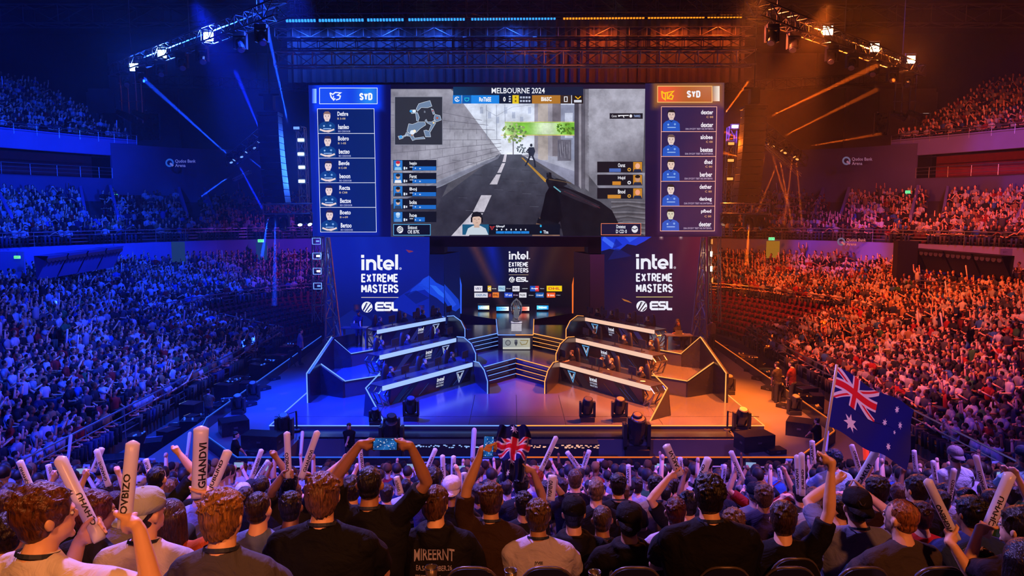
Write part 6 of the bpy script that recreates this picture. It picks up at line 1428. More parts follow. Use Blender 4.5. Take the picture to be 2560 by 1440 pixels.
# phone held in both hands
pc = atY(963, 1110, 4.35)
ph1 = phone(pc, (-.25, 0, 0), 'smartphone held sideways with both hands, its screen showing the arena')
near('person in black t-shirt with black hair filming with both arms raised', 925, 1212, 70, '#101014', '#16100e', style='fade', lanyard=True, Y=4.5, wide=1.12, vox=.0075,
     arms=(dict(t=pc + Vector((-.088, .01, -.012)), kind='grip', axis=Vector((.12, 0, 1)), R=.012, pole=(-1, .1, -.2)), dict(t=pc + Vector((.088, .01, -.012)), kind='grip', axis=Vector((-.12, 0, 1)), R=.012, pole=(1, .1, -.2))))
hd = near('person with wavy brown hair in black hoodie with pale lettering on the back', 1090, 1260, 68, '#15131a', '#5a3a26', style='mop', top='hoodie', Y=4.75, wide=1.1, headyaw=-.35)
def back_print(person, lines, col, name='printed_lettering'):
    """lettering printed on the back of a top, shrunk onto the cloth"""
    clo = [c for c in person.children if c.name.split('.')[0] in ('hoodie', 't_shirt', 'jacket')][0]
    from mathutils.bvhtree import BVHTree
    bv = BVHTree.FromPolygons([v.co for v in clo.data.vertices], [p.vertices for p in clo.data.polygons])
    b = MB()
    for txt, x0, z0, x1, z1, bold, arc in lines:
        vs, fs = font2d(txt, bold); out = []
        for u, v in vs:
            x = x0 + (x1-x0)*u; z = z0 + (z1-z0)*v - arc*(2*u-1)**2
            h = bv.ray_cast(Vector((x, -1.0, z)), Vector((0, 1, 0)))
            y = (h[0].y if h[0] else -.12) - .004; out.append((x, y, z))
        b.add(out, fs)
    o = b.build(name, col, clo); return o
M['print_pale'] = mat('pale_print', s2l('#a9a6c8'), .7)
back_print(hd, [('MIREERNT', -.135, .87, .135, .945, .012, .02), ('EA.SOHXUIBER.26', -.12, .795, .12, .83, .01, 0), ('IBECTUXJUB Breezed', -.125, .735, .125, .765, .01, 0)], M['print_pale'])
pc2 = atY(1221, 1116, 5.05); ph2 = phone(pc2, (-.2, .1, .25), 'smartphone held upright in one raised hand beside the small flag', True)
near('person with brown hair in dark brown t-shirt filming with a raised left arm', 1228, 1250, 62, '#33221a', '#4a2e1e', style='thick', lanyard=True, Y=5.1, wide=1.1, yaw=-.1,
     arms=(dict(t=pc2 + Vector((.03, .02, -.02)), kind='grip', axis=Vector((0, 0, 1)), R=.018, pole=(-.6, .2, .2)), None))
wt = near('person with brown hair in white t-shirt low in the middle of the frame', 1345, 1292, 62, '#b9b4d0', '#5a3e22', style='thick', lanyard=True, Y=5.0, wide=1.12)
back_print(wt, [('JYVEE', -.03, .90, .03, .925, .03, 0)], M['ink'])
near('person in black hoodie and black cap, head bowed, in the lower middle', 1434, 1285, 50, '#121116', '#0f0d0f', style='short', cap=('#0b0b0d', 'front'), top='hoodie', Y=5.3, wide=1.1)
near('person with close cropped brown hair and black top beside the black cap', 1505, 1300, 50, '#15141b', '#4a3626', style='fade', lanyard=True, Y=5.7)
h2 = near('person with black cap backwards and black hoodie with a skull print', 1572, 1303, 58, '#0f0e13', '#1c1614', style='short', cap=('#17161a', 'back'), top='hoodie', Y=5.0, wide=1.08)
back_print(h2, [('OEUT', -.16, .77, -.03, .89, .02, -.0), ('KUND', .03, .80, .16, .90, .02, 0), ('8', -.022, .87, .022, .93, .05, 0)], M['print_pale'])
near('person with dark red hair in white t-shirt behind the skull hoodie', 1688, 1280, 53, '#b9aed0', '#4a1c14', style='short', lanyard=True, Y=5.7)
near('large person with curly black hair in a plain black t-shirt', 1772, 1240, 76, '#0d0c10', '#1c120e', style='curly', lanyard=True, Y=4.2, wide=1.3, vox=.0075)
near('person with short blond brown hair between the curly head and flag bearer', 1832, 1310, 52, '#1c1820', '#6a4a2a', style='thick', Y=5.6)
# flag bearer
fl0 = atY(2058, 1132, 4.75); fl1 = atY(2092, 914, 4.75)
fb = near('flag bearer with dark brown hair in black t-shirt, right arm stretched up', 1958, 1300, 62, '#0f0e12', '#3a2416', style='thick', Y=4.75, wide=1.08, yaw=-.25,
     arms=(None, dict(t=atY(2052, 1146, 4.75), kind='grip', axis=fl1 - fl0, R=.016, pole=(.4, -.2, .3))))
back_print(fb, [('8', .06, .60, .11, .68, .04, 0)], M['print_pale'])
a5 = sk((2130, 1232), (2206, 1100), 5.3, .031, .1, 'white cheering stick tilted right in front of the big flag', 4)
near('person in grey blue t-shirt and black cap backwards, right of the flag bearer', 2140, 1268, 60, '#6c7090', '#2a1c16', style='short', cap=('#17141a', 'back'), Y=4.9, wide=1.2, arms=(arm(2105, 1190, 5.2), a5), lanyard=True)
near('person with black hair looking left between flag pole and black cap', 2096, 1272, 44, '#1a1620', '#241a16', style='fade', headyaw=.6, Y=5.9)
near('person with ginger blond short hair in dark grey t-shirt looking left', 2250, 1296, 68, '#40383a', '#9a5c2c', style='fade', headyaw=.45, yaw=.15, Y=4.4, wide=1.1, vox=.0075)
near('person with very dark thick hair in maroon black top', 2190, 1228, 52, '#2a1820', '#1c1210', style='thick', Y=5.9)
near('person in red shirt half hidden behind the ginger head', 2300, 1290, 46, '#c8261a', '#3a2016', style='short', Y=5.6)
near('person with dark wavy hair in black top, right of centre right', 2290, 1224, 48, '#16141a', '#241a18', style='thick', Y=6.2, headyaw=.4)
a6 = sk((2392, 1352), (2316, 1196), 4.2, .028, .10, 'white cheering stick leaning left at the right, held by a raised bare arm', 5)
a6['pole'] = (.3, 0, -1)
near('person in grey top at the right holding up a stick leaning left', 2440, 1420, 60, '#5a5468', '#2a1c18', style='thick', Y=4.3, arms=(a6, None), yaw=.1)
near('person in blue denim jacket with black hair at the right', 2424, 1284, 58, '#2a3a78', '#17110f', style='thick', top='jacket', Y=5.0, wide=1.15, headyaw=.3)
a7 = sk((2460, 1342), (2528, 1180), 4.3, .035, .10, 'widest white cheering stick tilted right at the right edge', 0)
a7['pole'] = (-.3, 0, -1)
near('person with dark hair cut off by the right edge, holding the widest stick', 2548, 1322, 70, '#231b28', '#1a1210', style='thick', Y=4.0, arms=(a7, None), headyaw=.6)
near('person with dark long hair in the lower right corner', 2556, 1404, 76, '#141016', '#1c1212', style='long', Y=3.6)
near('person with curly dark hair in pale teal t-shirt lit from the front', 2083, 1148, 28, '#a8c8d8', '#1c2a3c', style='curly', Y=9.2, headyaw=.3)
near('person in pale t-shirt with a grey cap turned left, right of the flag', 2386, 1140, 28, '#c0ccd8', '#3a2a24', style='fade', cap=('#8a7f86', 'back'), Y=9.6)
near('person in teal and yellow shirt with dark cap at the right edge', 2556, 1140, 28, '#8cc4c8', '#1a2030', style='fade', cap=('#223048', 'front'), Y=9.4)
# second line of heads
a8 = sk((722, 1196), (717, 1078), 6.2, .029, .08, 'white cheering stick held straight up left of the light brown haired head', 1)
a9 = sk((752, 1196), (795, 1076), 6.0, .029, .08, 'white cheering stick tilted right, just left of the light brown haired head', 2)
near('person with black hair holding two sticks in front of the blue lit pit', 724, 1212, 44, '#1c1a26', '#141014', style='short', Y=6.6, arms=(a8, a9))
near('person in black top raising a fist with a watch, left of centre', 655, 1220, 42, '#121118', '#241814', style='fade', Y=6.9, arms=(None, arm(680, 1130, 7.0)))
near('person with a raised fist left of the phone', 880, 1225, 42, '#1a161e', '#2a1c18', style='curly', Y=6.6, arms=(arm(869, 1142, 6.7), None))
near('person with black hair raising one fist over the left sticks', 393, 1198, 44, '#20242e', '#181418', style='fade', Y=6.6, arms=(None, arm(435, 1118, 6.7)))
near('person with black curly hair right of the raised phone', 1084, 1200, 38, '#3a3a66', '#201512', style='curly', Y=7.4)
near('person with white patterned bucket hat and black top', 1130, 1224, 36, '#111118', '#c0a898', style='fade', cap=('#d8cfe8', 'back'), Y=7.0)
near('person with orange red curly hair in pale violet t-shirt', 1338, 1194, 32, '#b8a4dc', '#a8401c', style='curly', Y=8.4)
near('person with shaved head and lanyard, right of the wrapped stick', 1437, 1200, 36, '#1c1420', '#54382a', style='fade', Y=7.6, lanyard=True)
near('person with black hair in dark shirt with white lettering below the small flag', 1302, 1212, 40, '#1c1c2c', '#171218', style='short', Y=7.2)
near('person with close cut hair and black top behind the cropped head', 1545, 1212, 42, '#141018', '#1c1412', style='short', Y=6.9, lanyard=True)
near('person with black hair in beige top behind the red haired head', 1638, 1216, 40, '#8a7868', '#171114', style='short', Y=7.2, lanyard=True)
near('person with short light hair and black top in the lower middle, further back', 1490, 1228, 36, '#131118', '#7a5e48', style='fade', Y=6.8)
a10 = sk((1738, 1232), (1772, 1142), 7.0, .040, .1, 'white cheering stick tilted right, left of the large curly head', 3)
a11 = sk((1700, 1190), (1664, 1110), 6.3, .037, .1, 'white cheering stick leaning left above the dark red hair', 4)
near('person in navy t-shirt reaching up beside the dark red hair', 1720, 1260, 48, '#14141f', '#171215', style='short', Y=6.3, arms=(a11, a10))
a12 = sk((1376, 1252), (1382, 1186), 5.9, .038, .05, 'fat white cheering stick with lettering in front of the brown haired white shirt', 5)
a13 = sk((1352, 1176), (1392, 1090), 7.2, .026, .1, 'slim white cheering stick tilted right beside the small flag', 0)
near('person in violet white t-shirt holding up the slim tilted stick', 1372, 1226, 34, '#b4a8d8', '#3a2a28', style='short', Y=7.9, arms=(None, a13))
near('person with wavy brown hair near right centre looking at the stage', 1908, 1240, 42, '#3a3050', '#5a4030', style='mop', Y=7.0)
# loose sticks raised by people in the rows further on: (base, tip, Y, R)
more = [((78,1222),(48,1150),6.5), ((128,1200),(120,1160),8), ((272,1216),(240,1122),7.4), ((232,1180),(256,1118),7.6), ((376,1190),(364,1146),8), ((628,1196),(655,1122),8.6), ((640,1200),(672,1150),9),
        ((905,1180),(899,1115),8.4), ((1002,1235),(990,1190),6.6), ((1060,1190),(1090,1120),9), ((1110,1215),(1106,1136),8.6), ((1132,1210),(1134,1138),8.6), ((1162,1215),(1160,1180),7.6), ((1448,1172),(1416,1128),9), ((1458,1172),(1474,1124),9.2),
        ((1478,1240),(1480,1200),7.4), ((1572,1216),(1571,1160),9), ((1702,1180),(1700,1142),9), ((1858,1200),(1826,1126),8.2), ((1806,1210),(1812,1160),9.6), ((1998,1236),(1992,1136),7.4), ((2006,1240),(2004,1130),7.2), ((2034,1160),(2030,1100),8.2), ((2150,1180),(2128,1110),8.2),
        ((2290,1180),(2285,1124),9.4), ((2372,1252),(2386,1170),7.6), ((2466,1240),(2438,1136),7.4), ((2340,1210),(2332,1150),9), ((1952,1200),(1948,1170),10)]
words = ('far left', 'behind the left heads', 'above the reddish hair', 'beside a second stick above the reddish hair', 'above the grey cap', 'left of a raised fist', 'just left of the blue grey shirt', 'left of the raised phone', 'under the filming arms', 'right of the filming arms',
         'left one of a close pair right of the filming arms', 'right one of a close pair right of the filming arms', 'by the bucket hat', 'crossing sticks, left one, past the small flag', 'crossing sticks, right one, past the small flag', 'behind the shaved head', 'in front of the pit, middle right', 'behind the leaning stick, middle right',
         'right of the large curly head', 'behind the large curly head', 'left of a pair by the flag bearer', 'right of a pair by the flag bearer', 'just left of the flag pole', 'under the big flag', 'under the fly end of the flag', 'between two big tilted sticks', 'right of the pale cap', 'left of the tilted stick at right', 'blurred among far heads')
for k, (bs, tp, Y) in enumerate(more):
    p0, p1 = atY(*bs, Y), atY(*tp, Y + .05); STK.append((p0, p1, .031, 'white cheering stick ' + words[k], k, {}))
STK.append((atY(2166, 1150, 8.6), atY(2164, 1118, 8.65), .035, 'glowing red cheering stick under the big flag', 0, {'red': True}))
for k, (p0, p1, R, lab, tx, kw) in enumerate(STK): stick(p0, p1, R, lab, tx, flip=k % 2 == 1, **kw)

# --- flags
def in_star(x, y, cx, cy, r, n, inner=.45):
    dx, dy = x - cx, y - cy; d = sqrt(dx*dx + dy*dy)
    if d > r: return False
    a = (atan2(dx, -dy) % (2*pi/n)) / (2*pi/n); a = abs(a - .5)*2   # 1 at a point, 0 in the notch
    r0, r1 = r*inner, r; t0 = Vector((r0*sin(pi/n), r0*cos(pi/n))); p1 = Vector((0, r1)); ang = (1-a)*pi/n
    q = Vector((d*sin(ang), d*cos(ang))); e = t0 - p1; return e.x*(q.y-p1.y) - e.y*(q.x-p1.x) < 0
def flag_col(u, v):
    """national flag with the union canton; u 0..1 along the fly (2:1), v 0..1 down"""
    navy = (.012, .016, .20); red = (.85, .02, .04); white = (.92, .90, .95)
    if u < .5 and v < .5:
        x = u/.5*60; y = v/.5*30
        if abs(x-30) < 3 or abs(y-15) < 3: return red
        if abs(x-30) < 5 or abs(y-15) < 5: return white
        d1 = (x - 2*y)/sqrt(5); d2 = (x + 2*y - 60)/sqrt(5)
        if abs(d1) < 3 or abs(d2) < 3:
            for d, s_ in ((d1, 1 if x < 30 else -1), (d2, -1 if x < 30 else 1)):
                if 0 < d*s_*-1 < 2: return red
            return white
        return navy
    x, y = u*2, v
    for cx, cy, r, n in ((.5, .75, .15, 7), (1.5, .833, .071, 7), (1.25, .45, .071, 7), (1.5, .166, .071, 7), (1.722, .37, .071, 7), (1.6, .55, .042, 5)):
        if in_star(x, y, cx, cy, r, n): return white
    return navy
def flag_mesh(name, parent, pt, nx, ny, colf, m):
    b = MB(); vs = [pt(i/nx, j/ny) for j in range(ny+1) for i in range(nx+1)]; fs = []; b.v = [tuple(v) for v in vs]
    for j in range(ny):
        for i in range(nx):
            a = j*(nx+1)+i; b.f.append([a, a+1, a+nx+2, a+nx+1]); b.m.append(0); b.c.append(colf((i+.5)/nx, (j+.5)/ny))
    return b.build(name, m, parent, smooth=True, cols=True)
mfl, n_f, l_f, b_f = _bs('flag_cloth'); at_ = n_f.new('ShaderNodeAttribute'); at_.attribute_name = 'Col'; l_f.new(at_.outputs['Color'], b_f.inputs['Base Color']); b_f.inputs['Roughness'].default_value = .6
tr = n_f.new('ShaderNodeBsdfTranslucent'); ms = n_f.new('ShaderNodeMixShader'); ms.inputs[0].default_value = .35; l_f.new(at_.outputs['Color'], tr.inputs[0]); l_f.new(b_f.outputs[0], ms.inputs[1]); l_f.new(tr.outputs[0], ms.inputs[2]); l_f.new(ms.outputs[0], n_f['Material Output'].inputs[0])
fg = thing('australian_flag', 'large navy flag with union canton and white stars waving on a pole at the right', 'flag', fl0)
b = MB(); d = (fl1 - fl0); b.tube([-d*.14, d*1.01], .010, 8); b.build('flag_pole', M['white_plastic'], fg, smooth=True)
c00, c10, c01, c11 = [Vector(q) - fl0 for q in (atY(2090, 916, 4.75), atY(2294, 1024, 5.0), atY(2071, 1066, 4.75), atY(2268, 1172, 4.95))]
def fpt(u, v):
    p = c00.lerp(c10, u).lerp(c01.lerp(c11, u), v); wv = sin(u*7.5 + v*2.0)*.035*u**.5 + sin(u*13 + v*6)*.010*u
    sag = .05*sin(pi*u)*(1 if v < .5 else .6)
    return p + Vector((sin(v*6+u*4)*.006, wv, -sag*.3 + .012*sin(u*11)))
flag_mesh('flag_cloth', fg, fpt, 300, 150, flag_col, mfl)
sg_c = atY(1282, 1132, 6.3); k_ = 6.3/F
fs_ = thing('australian_flag', 'small crumpled navy flag with union canton hanging right of the raised phone', 'flag', sg_c)
def scol(u, v):
    x = 1235 + 92*u; y = 1058 + 145*v; navy = (.008, .01, .06); red = (.85, .015, .04); white = (.9, .88, .95)
    if 1091 < y < 1150 and x > 1238:
        X = (x - 1284)/44*30; Y_ = (y - 1113 - (x-1284)*.06)/32*15 * (1 if 1 else 1)
        if abs(X) < 4.2 or abs(Y_) < 2.6: return red
        if abs(X) < 6.8 or abs(Y_) < 4.6: return white
        d1 = (X - 2*Y_)/sqrt(5); d2 = (X + 2*Y_)/sqrt(5)
        if abs(d1) < 1.3 or abs(d2) < 1.3: return red
        if abs(d1) < 3.0 or abs(d2) < 3.0: return white
        return (.01, .02, .22)
    for cx, cy, r in ((1283, 1071, 12), (1277, 1152, 13), (1258, 1183, 9)):
        if in_star(x, y, cx, cy, r, 7): return white
    return navy
def spt(u, v):
    wd = .62 + .38*sin(pi*min(1, v*1.25 + .12)); uu = .5 + (u-.5)*wd + .03*sin(v*9) - .10*max(0, v-.7)
    return Vector(((uu-.5)*92*k_, .03*sin(u*16 + v*3) + .02*sin(v*12), (.5 - v)*145*k_))
flag_mesh('flag_cloth', fs_, spt, 120, 170, scol, mfl)
b = MB(); b.tube([(40*k_, -.01, 40*k_), (26*k_, -.03, -75*k_)], .008, 6); b.build('flag_stick', M['rail'], fs_)
near('person raising the small flag with one arm', 1310, 1260, 40, '#1a1a24', '#1c1414', style='short', Y=6.4, arms=(None, arm(1312, 1172, 6.3, 'grip', Vector((.1, 0, 1)), .012)))

# --- seats of the near block
def seat_proto(name, label, m_back, m_rim):
    t = thing(name, label, 'seat')
    N = 16; arc = [(-.215 + .43*k/N, .40 + .46*(1 - abs(2*k/N - 1)**3.2)**.55 * 1.0) for k in range(N+1)]
    b = MB(); fr = [(x, -.02 - .05*(1 - (x/.22)**2), z) for x, z in arc]; bk = [(x, .02 - .05*(1 - (x/.22)**2), z) for x, z in arc]; lo = [(x, -.02 - .05*(1 - (x/.22)**2), .36) for x, z in arc]; lo2 = [(x, .02 - .05*(1 - (x/.22)**2), .36) for x, z in arc]
    b.rings([lo, fr, bk, lo2], close=False, caps=False); b.build('backrest', m_back, t, smooth=False)
    b = MB(); b.tube([(x, -.0 - .05*(1 - (x/.22)**2), z) for x, z in arc], .010, 6); b.build('backrest_rim', m_rim, t, smooth=True)
    b = MB(); b.box((0, .24, .42), (.44, .42, .07)); b.build('seat_pan', m_back, t)
    b = MB(); b.box((-.24, .15, .22), (.035, .3, .5)); b.box((.24, .15, .22), (.035, .3, .5)); b.build('leg', M['black'], t)
    return t
M['seat_black'] = mat('black_seat', (.010, .009, .010), .35, 0, .2, 8); M['seat_rim'] = mat('seat_rim', (.10, .075, .06), .3, .2, .2, 8)
proto = None; ordw = ('leftmost', 'second from the left', 'third from the left', 'fourth from the left', 'fifth from the left', 'sixth from the left', 'seventh from the left', 'eighth from the left', 'ninth from the left', 'tenth from the left', 'eleventh from the left', 'twelfth from the left', 'thirteenth from the left', 'rightmost')
for r, (Yr, xs) in enumerate(((4.05, [1180, 1368, 1585, 1808, 1970, 2154, 2343]), (4.6, [1985, 2165, 2308, 2518]))):
    for k, px in enumerate(xs):
        p = atY(px, 1409 if r == 0 else 1388, Yr); loc = (p.x, Yr, p.z - .86)
        lab = 'curved black seat back in the %s, %s' % (('lowest row of the picture', 'second row up')[r], ordw[k])
        if proto is None: proto = seat_proto('arena_seat', lab, M['seat_black'], M['seat_rim']); proto.location = loc; tag(proto, None, None, 'black seats among the near audience')
        else: dup(proto, loc, 0, lab, 'black seats among the near audience')
# cup holders between the lowest seats
for px, py, lb in ((1078, 1418, 'pale cup standing between the lowest seats, left one'), (1277, 1426, 'round cup holder between the lowest seats, middle one'), (1487, 1430, 'round cup holder between the lowest seats, right one')):
    t = thing('cup', lb, 'cup', atY(px, py, 3.9)); q = MB(); q.rings([[Vector((r*cos(2*pi*k/16), r*sin(2*pi*k/16), z)) for k in range(16)] for r, z in ((.026, -.10), (.036, 0), (.032, 0), (.023, -.09))], caps=False); q.build('cup_wall', M['seat_rim'], t, smooth=True)
    q = MB(); q.tube([(.036*cos(2*pi*k/16), .036*sin(2*pi*k/16), 0) for k in range(17)], .003, 5); q.build('cup_rim', M['chrome'], t, smooth=True)
# ================================================================== players and stage gear
def recolor(o, shirt=None, hair=None):
    for c in o.children:
        n = c.name.split('.')[0]
        if shirt and n in ('t_shirt', 'hoodie', 'jacket'): c.color = tuple(s2l(shirt)) + (1,)
        if hair and n == 'hair': c.color = tuple(s2l(hair)) + (1,)
    return o
def gaming_chair(t=None):
    t = thing('gaming_chair', '', 'chair')
    b = MB(); b.rings([[Vector((w_*sx, y, z)) for sx, y in ((-1, 0), (-.6, -.04), (.6, -.04), (1, 0), (.6, .07), (-.6, .07))] for w_, y, z in ((.20, 0, .5), (.27, 0, .75), (.24, 0, 1.02), (.19, 0, 1.2), (.14, 0, 1.34), (.05, 0, 1.38))]); b.build('backrest', M['black'], t, smooth=True)
    b = MB(); b.box((0, .28, .45), (.5, .5, .12)); b.build('seat', M['black'], t)
    b = MB(); b.box((-.3, .28, .66), (.07, .3, .04)); b.box((.3, .28, .66), (.07, .3, .04)); b.build('armrest', M['metal'], t)
    b = MB(); b.tube([(0, .25, .1), (0, .25, .42)], .03, 6)
    for k in range(5): b.tube([(0, .25, .1), (.3*cos(k*1.257), .25 + .3*sin(k*1.257), .05)], .025, 5)
    b.build('star_base', M['metal'], t); return t
def monitor():
    t = thing('monitor', '', 'monitor')
    b = MB(); b.box((0, 0, .36), (.56, .03, .33)); b.build('monitor_case', M['black'], t)
    b = MB(); b.box((0, -.018, .36), (.53, .004, .30)); b.build('monitor_screen', mat_emit('monitor_glow', (.35, .42, .6), .8), t)
    b = MB(); b.box((0, .03, .01), (.24, .2, .02)); b.tube([(0, .03, 0), (0, .03, .3)], .02, 6); b.build('monitor_stand', M['black'], t); return t
PL = [(-1, 0, 985, 925), (-1, 0, 1065, 904), (-1, 0, 1139, 888), (-1, 1, 965, 858), (-1, 1, 1034, 845), (-1, 1, 1107, 829), (-1, 2, 957, 799), (-1, 2, 1013, 788), (-1, 2, 1057, 780), (-1, 2, 1090, 773),
      (1, 2, 1481, 777), (1, 2, 1534, 781), (1, 2, 1573, 789), (1, 2, 1624, 796), (1, 1, 1477, 829), (1, 1, 1555, 844), (1, 1, 1622, 858), (1, 0, 1429, 882), (1, 0, 1485, 903), (1, 0, 1534, 902), (1, 0, 1597, 925)]
protoP = {}; protoC = None; protoM = None; rn = random.Random(11); cnt = {}
rowN = ('front', 'middle', 'rear'); on_ = ('first', 'second', 'third', 'fourth')
for s_, row, px, py in PL:
    zt = (Z1, Z2, Z3)[row]; d0 = [q for q in DESKS if q[0] == s_ and q[1] == row][0]; nb = d0[4]
    p = atZ(px, py, zt + .48 + .705); face = -nb; yaw = atan2(-face.x, face.y) * .92
    k = cnt.get((s_, row), 0); cnt[(s_, row)] = k + 1
    # keep the player on the chair side of the desk
    rel = Vector((p.x - d0[2].x, p.y - d0[2].y, 0)); dist = rel.dot(nb)
    if dist < 1.12: p = p + nb * (1.12 - dist)
    rel = Vector((p.x - d0[2].x, p.y - d0[2].y, 0)); al = rel.dot(d0[3])
    loc = (p.x, p.y, zt); sn = 'left' if s_ < 0 else 'right'
    lab = 'seated player with headphones, %s desk on the %s, %s from the left' % (rowN[row], sn, on_[k])
    v = (s_, k % 2)
    if v not in protoP:
        hx_ = dict(t=Vector(loc) + face*.52 + Vector((-face.y, face.x, 0))*.16 + UP*.78, kind='open'); hy_ = dict(t=Vector(loc) + face*.52 - Vector((-face.y, face.x, 0))*.16 + UP*.78, kind='open')
        protoP[v] = make_person('person', lab, px, py, p.y, '#141a2c' if s_ < 0 else '#16161c', '#2a201c' if k % 2 else '#5a4636', yaw=yaw, style='fade' if k % 2 else 'short', arms=(hx_, hy_), vox=.014, loc=loc, headset=True, lean=.10, group='players at the desks')
    else:
        o = dup(protoP[v], loc, yaw, lab); recolor(o, None, rn.choice(('#2a201c', '#6a5a4a', '#1a1614', '#4a3628')))
    cl = 'black high backed chair of the %s player at the %s desk on the %s' % (on_[k], rowN[row], sn); cloc = (p.x + nb.x*.24, p.y + nb.y*.24, zt)
    if protoC is None: protoC = gaming_chair(); protoC.location = cloc; protoC.rotation_euler = (0, 0, yaw); tag(protoC, cl, None, 'gaming chairs at the desks')
    else: dup(protoC, cloc, yaw, cl, 'gaming chairs at the desks')
    ml = 'black monitor before the %s player at the %s desk on the %s' % (on_[k], rowN[row], sn); mz = d0[6] + .03
    q = d0[2] + d0[3] * al + nb * .34 + d0[3] * (.18 if s_ < 0 else -.1)
    if protoM is None: protoM = monitor(); protoM.location = (q.x, q.y, mz); protoM.rotation_euler = (0, 0, yaw); tag(protoM, ml, None, 'monitors on the desks')
    else: dup(protoM, (q.x, q.y, mz), yaw, ml, 'monitors on the desks')
# coach standing at the left table, coach seated at the right table
for px, py, lab, stnd, s_ in ((896, 781, 'standing person in dark jersey and cap behind the small table at far left', True, -1), (1691, 809, 'seated person with headphones behind the small table at far right', False, 1)):
    p = atZ(px, py, Z3 + (.95 if stnd else .48) + .705); loc = (p.x, p.y, Z3)
    hh = [dict(t=Vector(loc) + Vector((sx*.18, -.42, 1.02 if stnd else .8)), kind='open', side=-sx) for sx in (1, -1)]
    make_person('person', lab, px, py, p.y, '#10202c' if s_ < 0 else '#15151a', '#2a1c16', yaw=pi*(.98 if s_ < 0 else 1.18), style='short', arms=hh, vox=.013, loc=loc, stand=stnd, cap=('#0c0f1a', 'front') if stnd else None, headset=not stnd)
    t = thing('side_table', 'small black table %s' % ('with a laptop before the standing person at far left' if stnd else 'before the seated person at far right'), 'table', (p.x - .05, p.y - .62, Z3)); H = 1.0 if stnd else .74
    b = MB(); b.box((0, 0, H), (1.25, .6, .05)); b.build('table_top', M['metal'] if not stnd else M['desk_top'], t)
    for sx in (-1, 1):
        b = MB(); b.box((sx*.55, 0, H/2), (.06, .5, H)); b.build('leg', M['metal'], t)
    if not stnd: dup(protoC, (p.x + .1, p.y + .24, Z3), pi*1.18, 'black high backed chair of the seated person at the far right small table')
    l_ = thing('laptop', 'thin open laptop on the %s small table' % ('left' if stnd else 'right'), 'laptop', (p.x - .05, p.y - .6, Z3 + H + .03)); b = MB(); b.box((0, 0, .01), (.34, .24, .02)); b.build('keyboard_half', M['metal'], l_); b = MB(); b.box((0, -.14, .11), (.34, .015, .2), Matrix.Rotation(.25, 3, 'X')); b.build('screen_half', M['metal'], l_)
# small things on the desks
for i, (s_, row, e0, u, nb, L, zt, zb) in enumerate(DESKS):
    for k in range(3):
        q = e0 + u * (L * (.2 + .27*k)) + nb * .22; t = thing('keyboard', 'black keyboard on the %s desk of the %s side, %s from the outer end' % (rowN[row], 'left' if s_ < 0 else 'right', on_[k]), 'keyboard', (q.x, q.y, zt + .03), atan2(u.y, u.x), 'keyboards on the desks')
        b = MB(); b.box((0, 0, .012), (.42, .16, .02)); b.build('keyboard_case', M['metal'], t); b = MB()
        for a in range(4): b.box((0, -.05 + .034*a, .027), (.38, .02, .01))
        b.build('key_row', M['black'], t)
for q, lab in (((1166, 1118), 'a'),): pass
p = Vector((atZ(1618, 955, 2.03).x, 0, 0)); d0 = [q for q in DESKS if q[0] == 1 and q[1] == 0][0]; q = d0[2] + d0[3]*.75 + d0[4]*.35
t = thing('plate', 'round pale plate near the outer end of the front right desk', 'plate', (q.x, q.y, d0[6] + .03)); b = MB(); b.lathe((0,0,0), [(.07, 0), (.12, .02), (.11, .025), (.05, .01)], 18); b.build('plate_dish', mat('plate_blue', (.3, .45, .55), .4), t, smooth=True)
# moving heads standing on the deck, step and floor
fl = [((1028, 1050), Z1, 1.25, 'standing on the blue half of the deck'), ((1468, 1052), Z1, 1.25, 'left of two standing on the orange half of the deck'), ((1548, 1052), Z1, 1.25, 'right of two standing on the orange half of the deck'), ((938, 1062), Z1, .9, 'low one by the tip of the left leaning panel'),
      ((712, 1098), .95, 1.3, 'beside the rope post at the left stage corner'), ((597, 1034), .95, 1.1, 'nearer one on the blue floor by the left barrier'), ((634, 999), .95, 1.1, 'farther one on the blue floor by the left barrier'), ((1985, 1036), .95, 1.1, 'nearer one on the orange floor by the right barrier'), ((1946, 1002), .95, 1.1, 'farther one on the orange floor by the right barrier'),
      ((1853, 1082), .95, 1.3, 'by the black boxes at the right stage corner'), ((980, 1094), 1.0, 1.2, 'on the front step left of centre'), ((1590, 1094), 1.0, 1.25, 'on the front step right of centre'), ((1820, 985), .95, 1.2, 'outside the tall orange edged wall'), ((1590, 1138), .35, 2.0, 'tall one in the pit right of centre'), ((980, 1138), .35, 1.8, 'tall one in the pit left of centre')]
for (px, py), z, sc, lab in fl:
    moving_head(atZ(px, py, z), 'black moving head light %s' % lab, False, sc, (0.05, -.35, .9), M['metal'])
# speaker wedges and flight cases on the floor
def case(px, py, z, w_, d_, h_, yaw, lab, nm='flight_case', m=None):
    t = thing(nm, lab, 'equipment case' if nm == 'flight_case' else 'speaker', atZ(px, py, z), yaw); b = MB(); b.box((0, 0, h_/2), (w_, d_, h_)); b.build('case_body', m or M['gloss_black'], t)
    b = MB()
    for sx in (-1, 1):
        b.box((sx*w_*.5, -d_*.2, h_*.55), (.03, .14, .06))
    b.box((0, -d_/2, h_*.55), (.14, .03, .06)); b.build('handle', M['metal'], t); return t
case(585, 1082, .95, .95, .8, .52, .55, 'large black box on the blue floor inside the left barrier corner')
case(660, 1118, .95, 1.3, .7, .50, -.15, 'wide black box on the blue floor left of the stage step')
case(640, 1136, .95, .5, .4, .16, -.2, 'small flat box in front of the wide black box, left')
case(2000, 1085, .95, .9, .8, .52, -.5, 'large black box on the orange floor inside the right barrier corner')
case(1885, 1122, .95, 1.15, .7, .55, .22, 'wide black box on the orange floor right of the stage step')
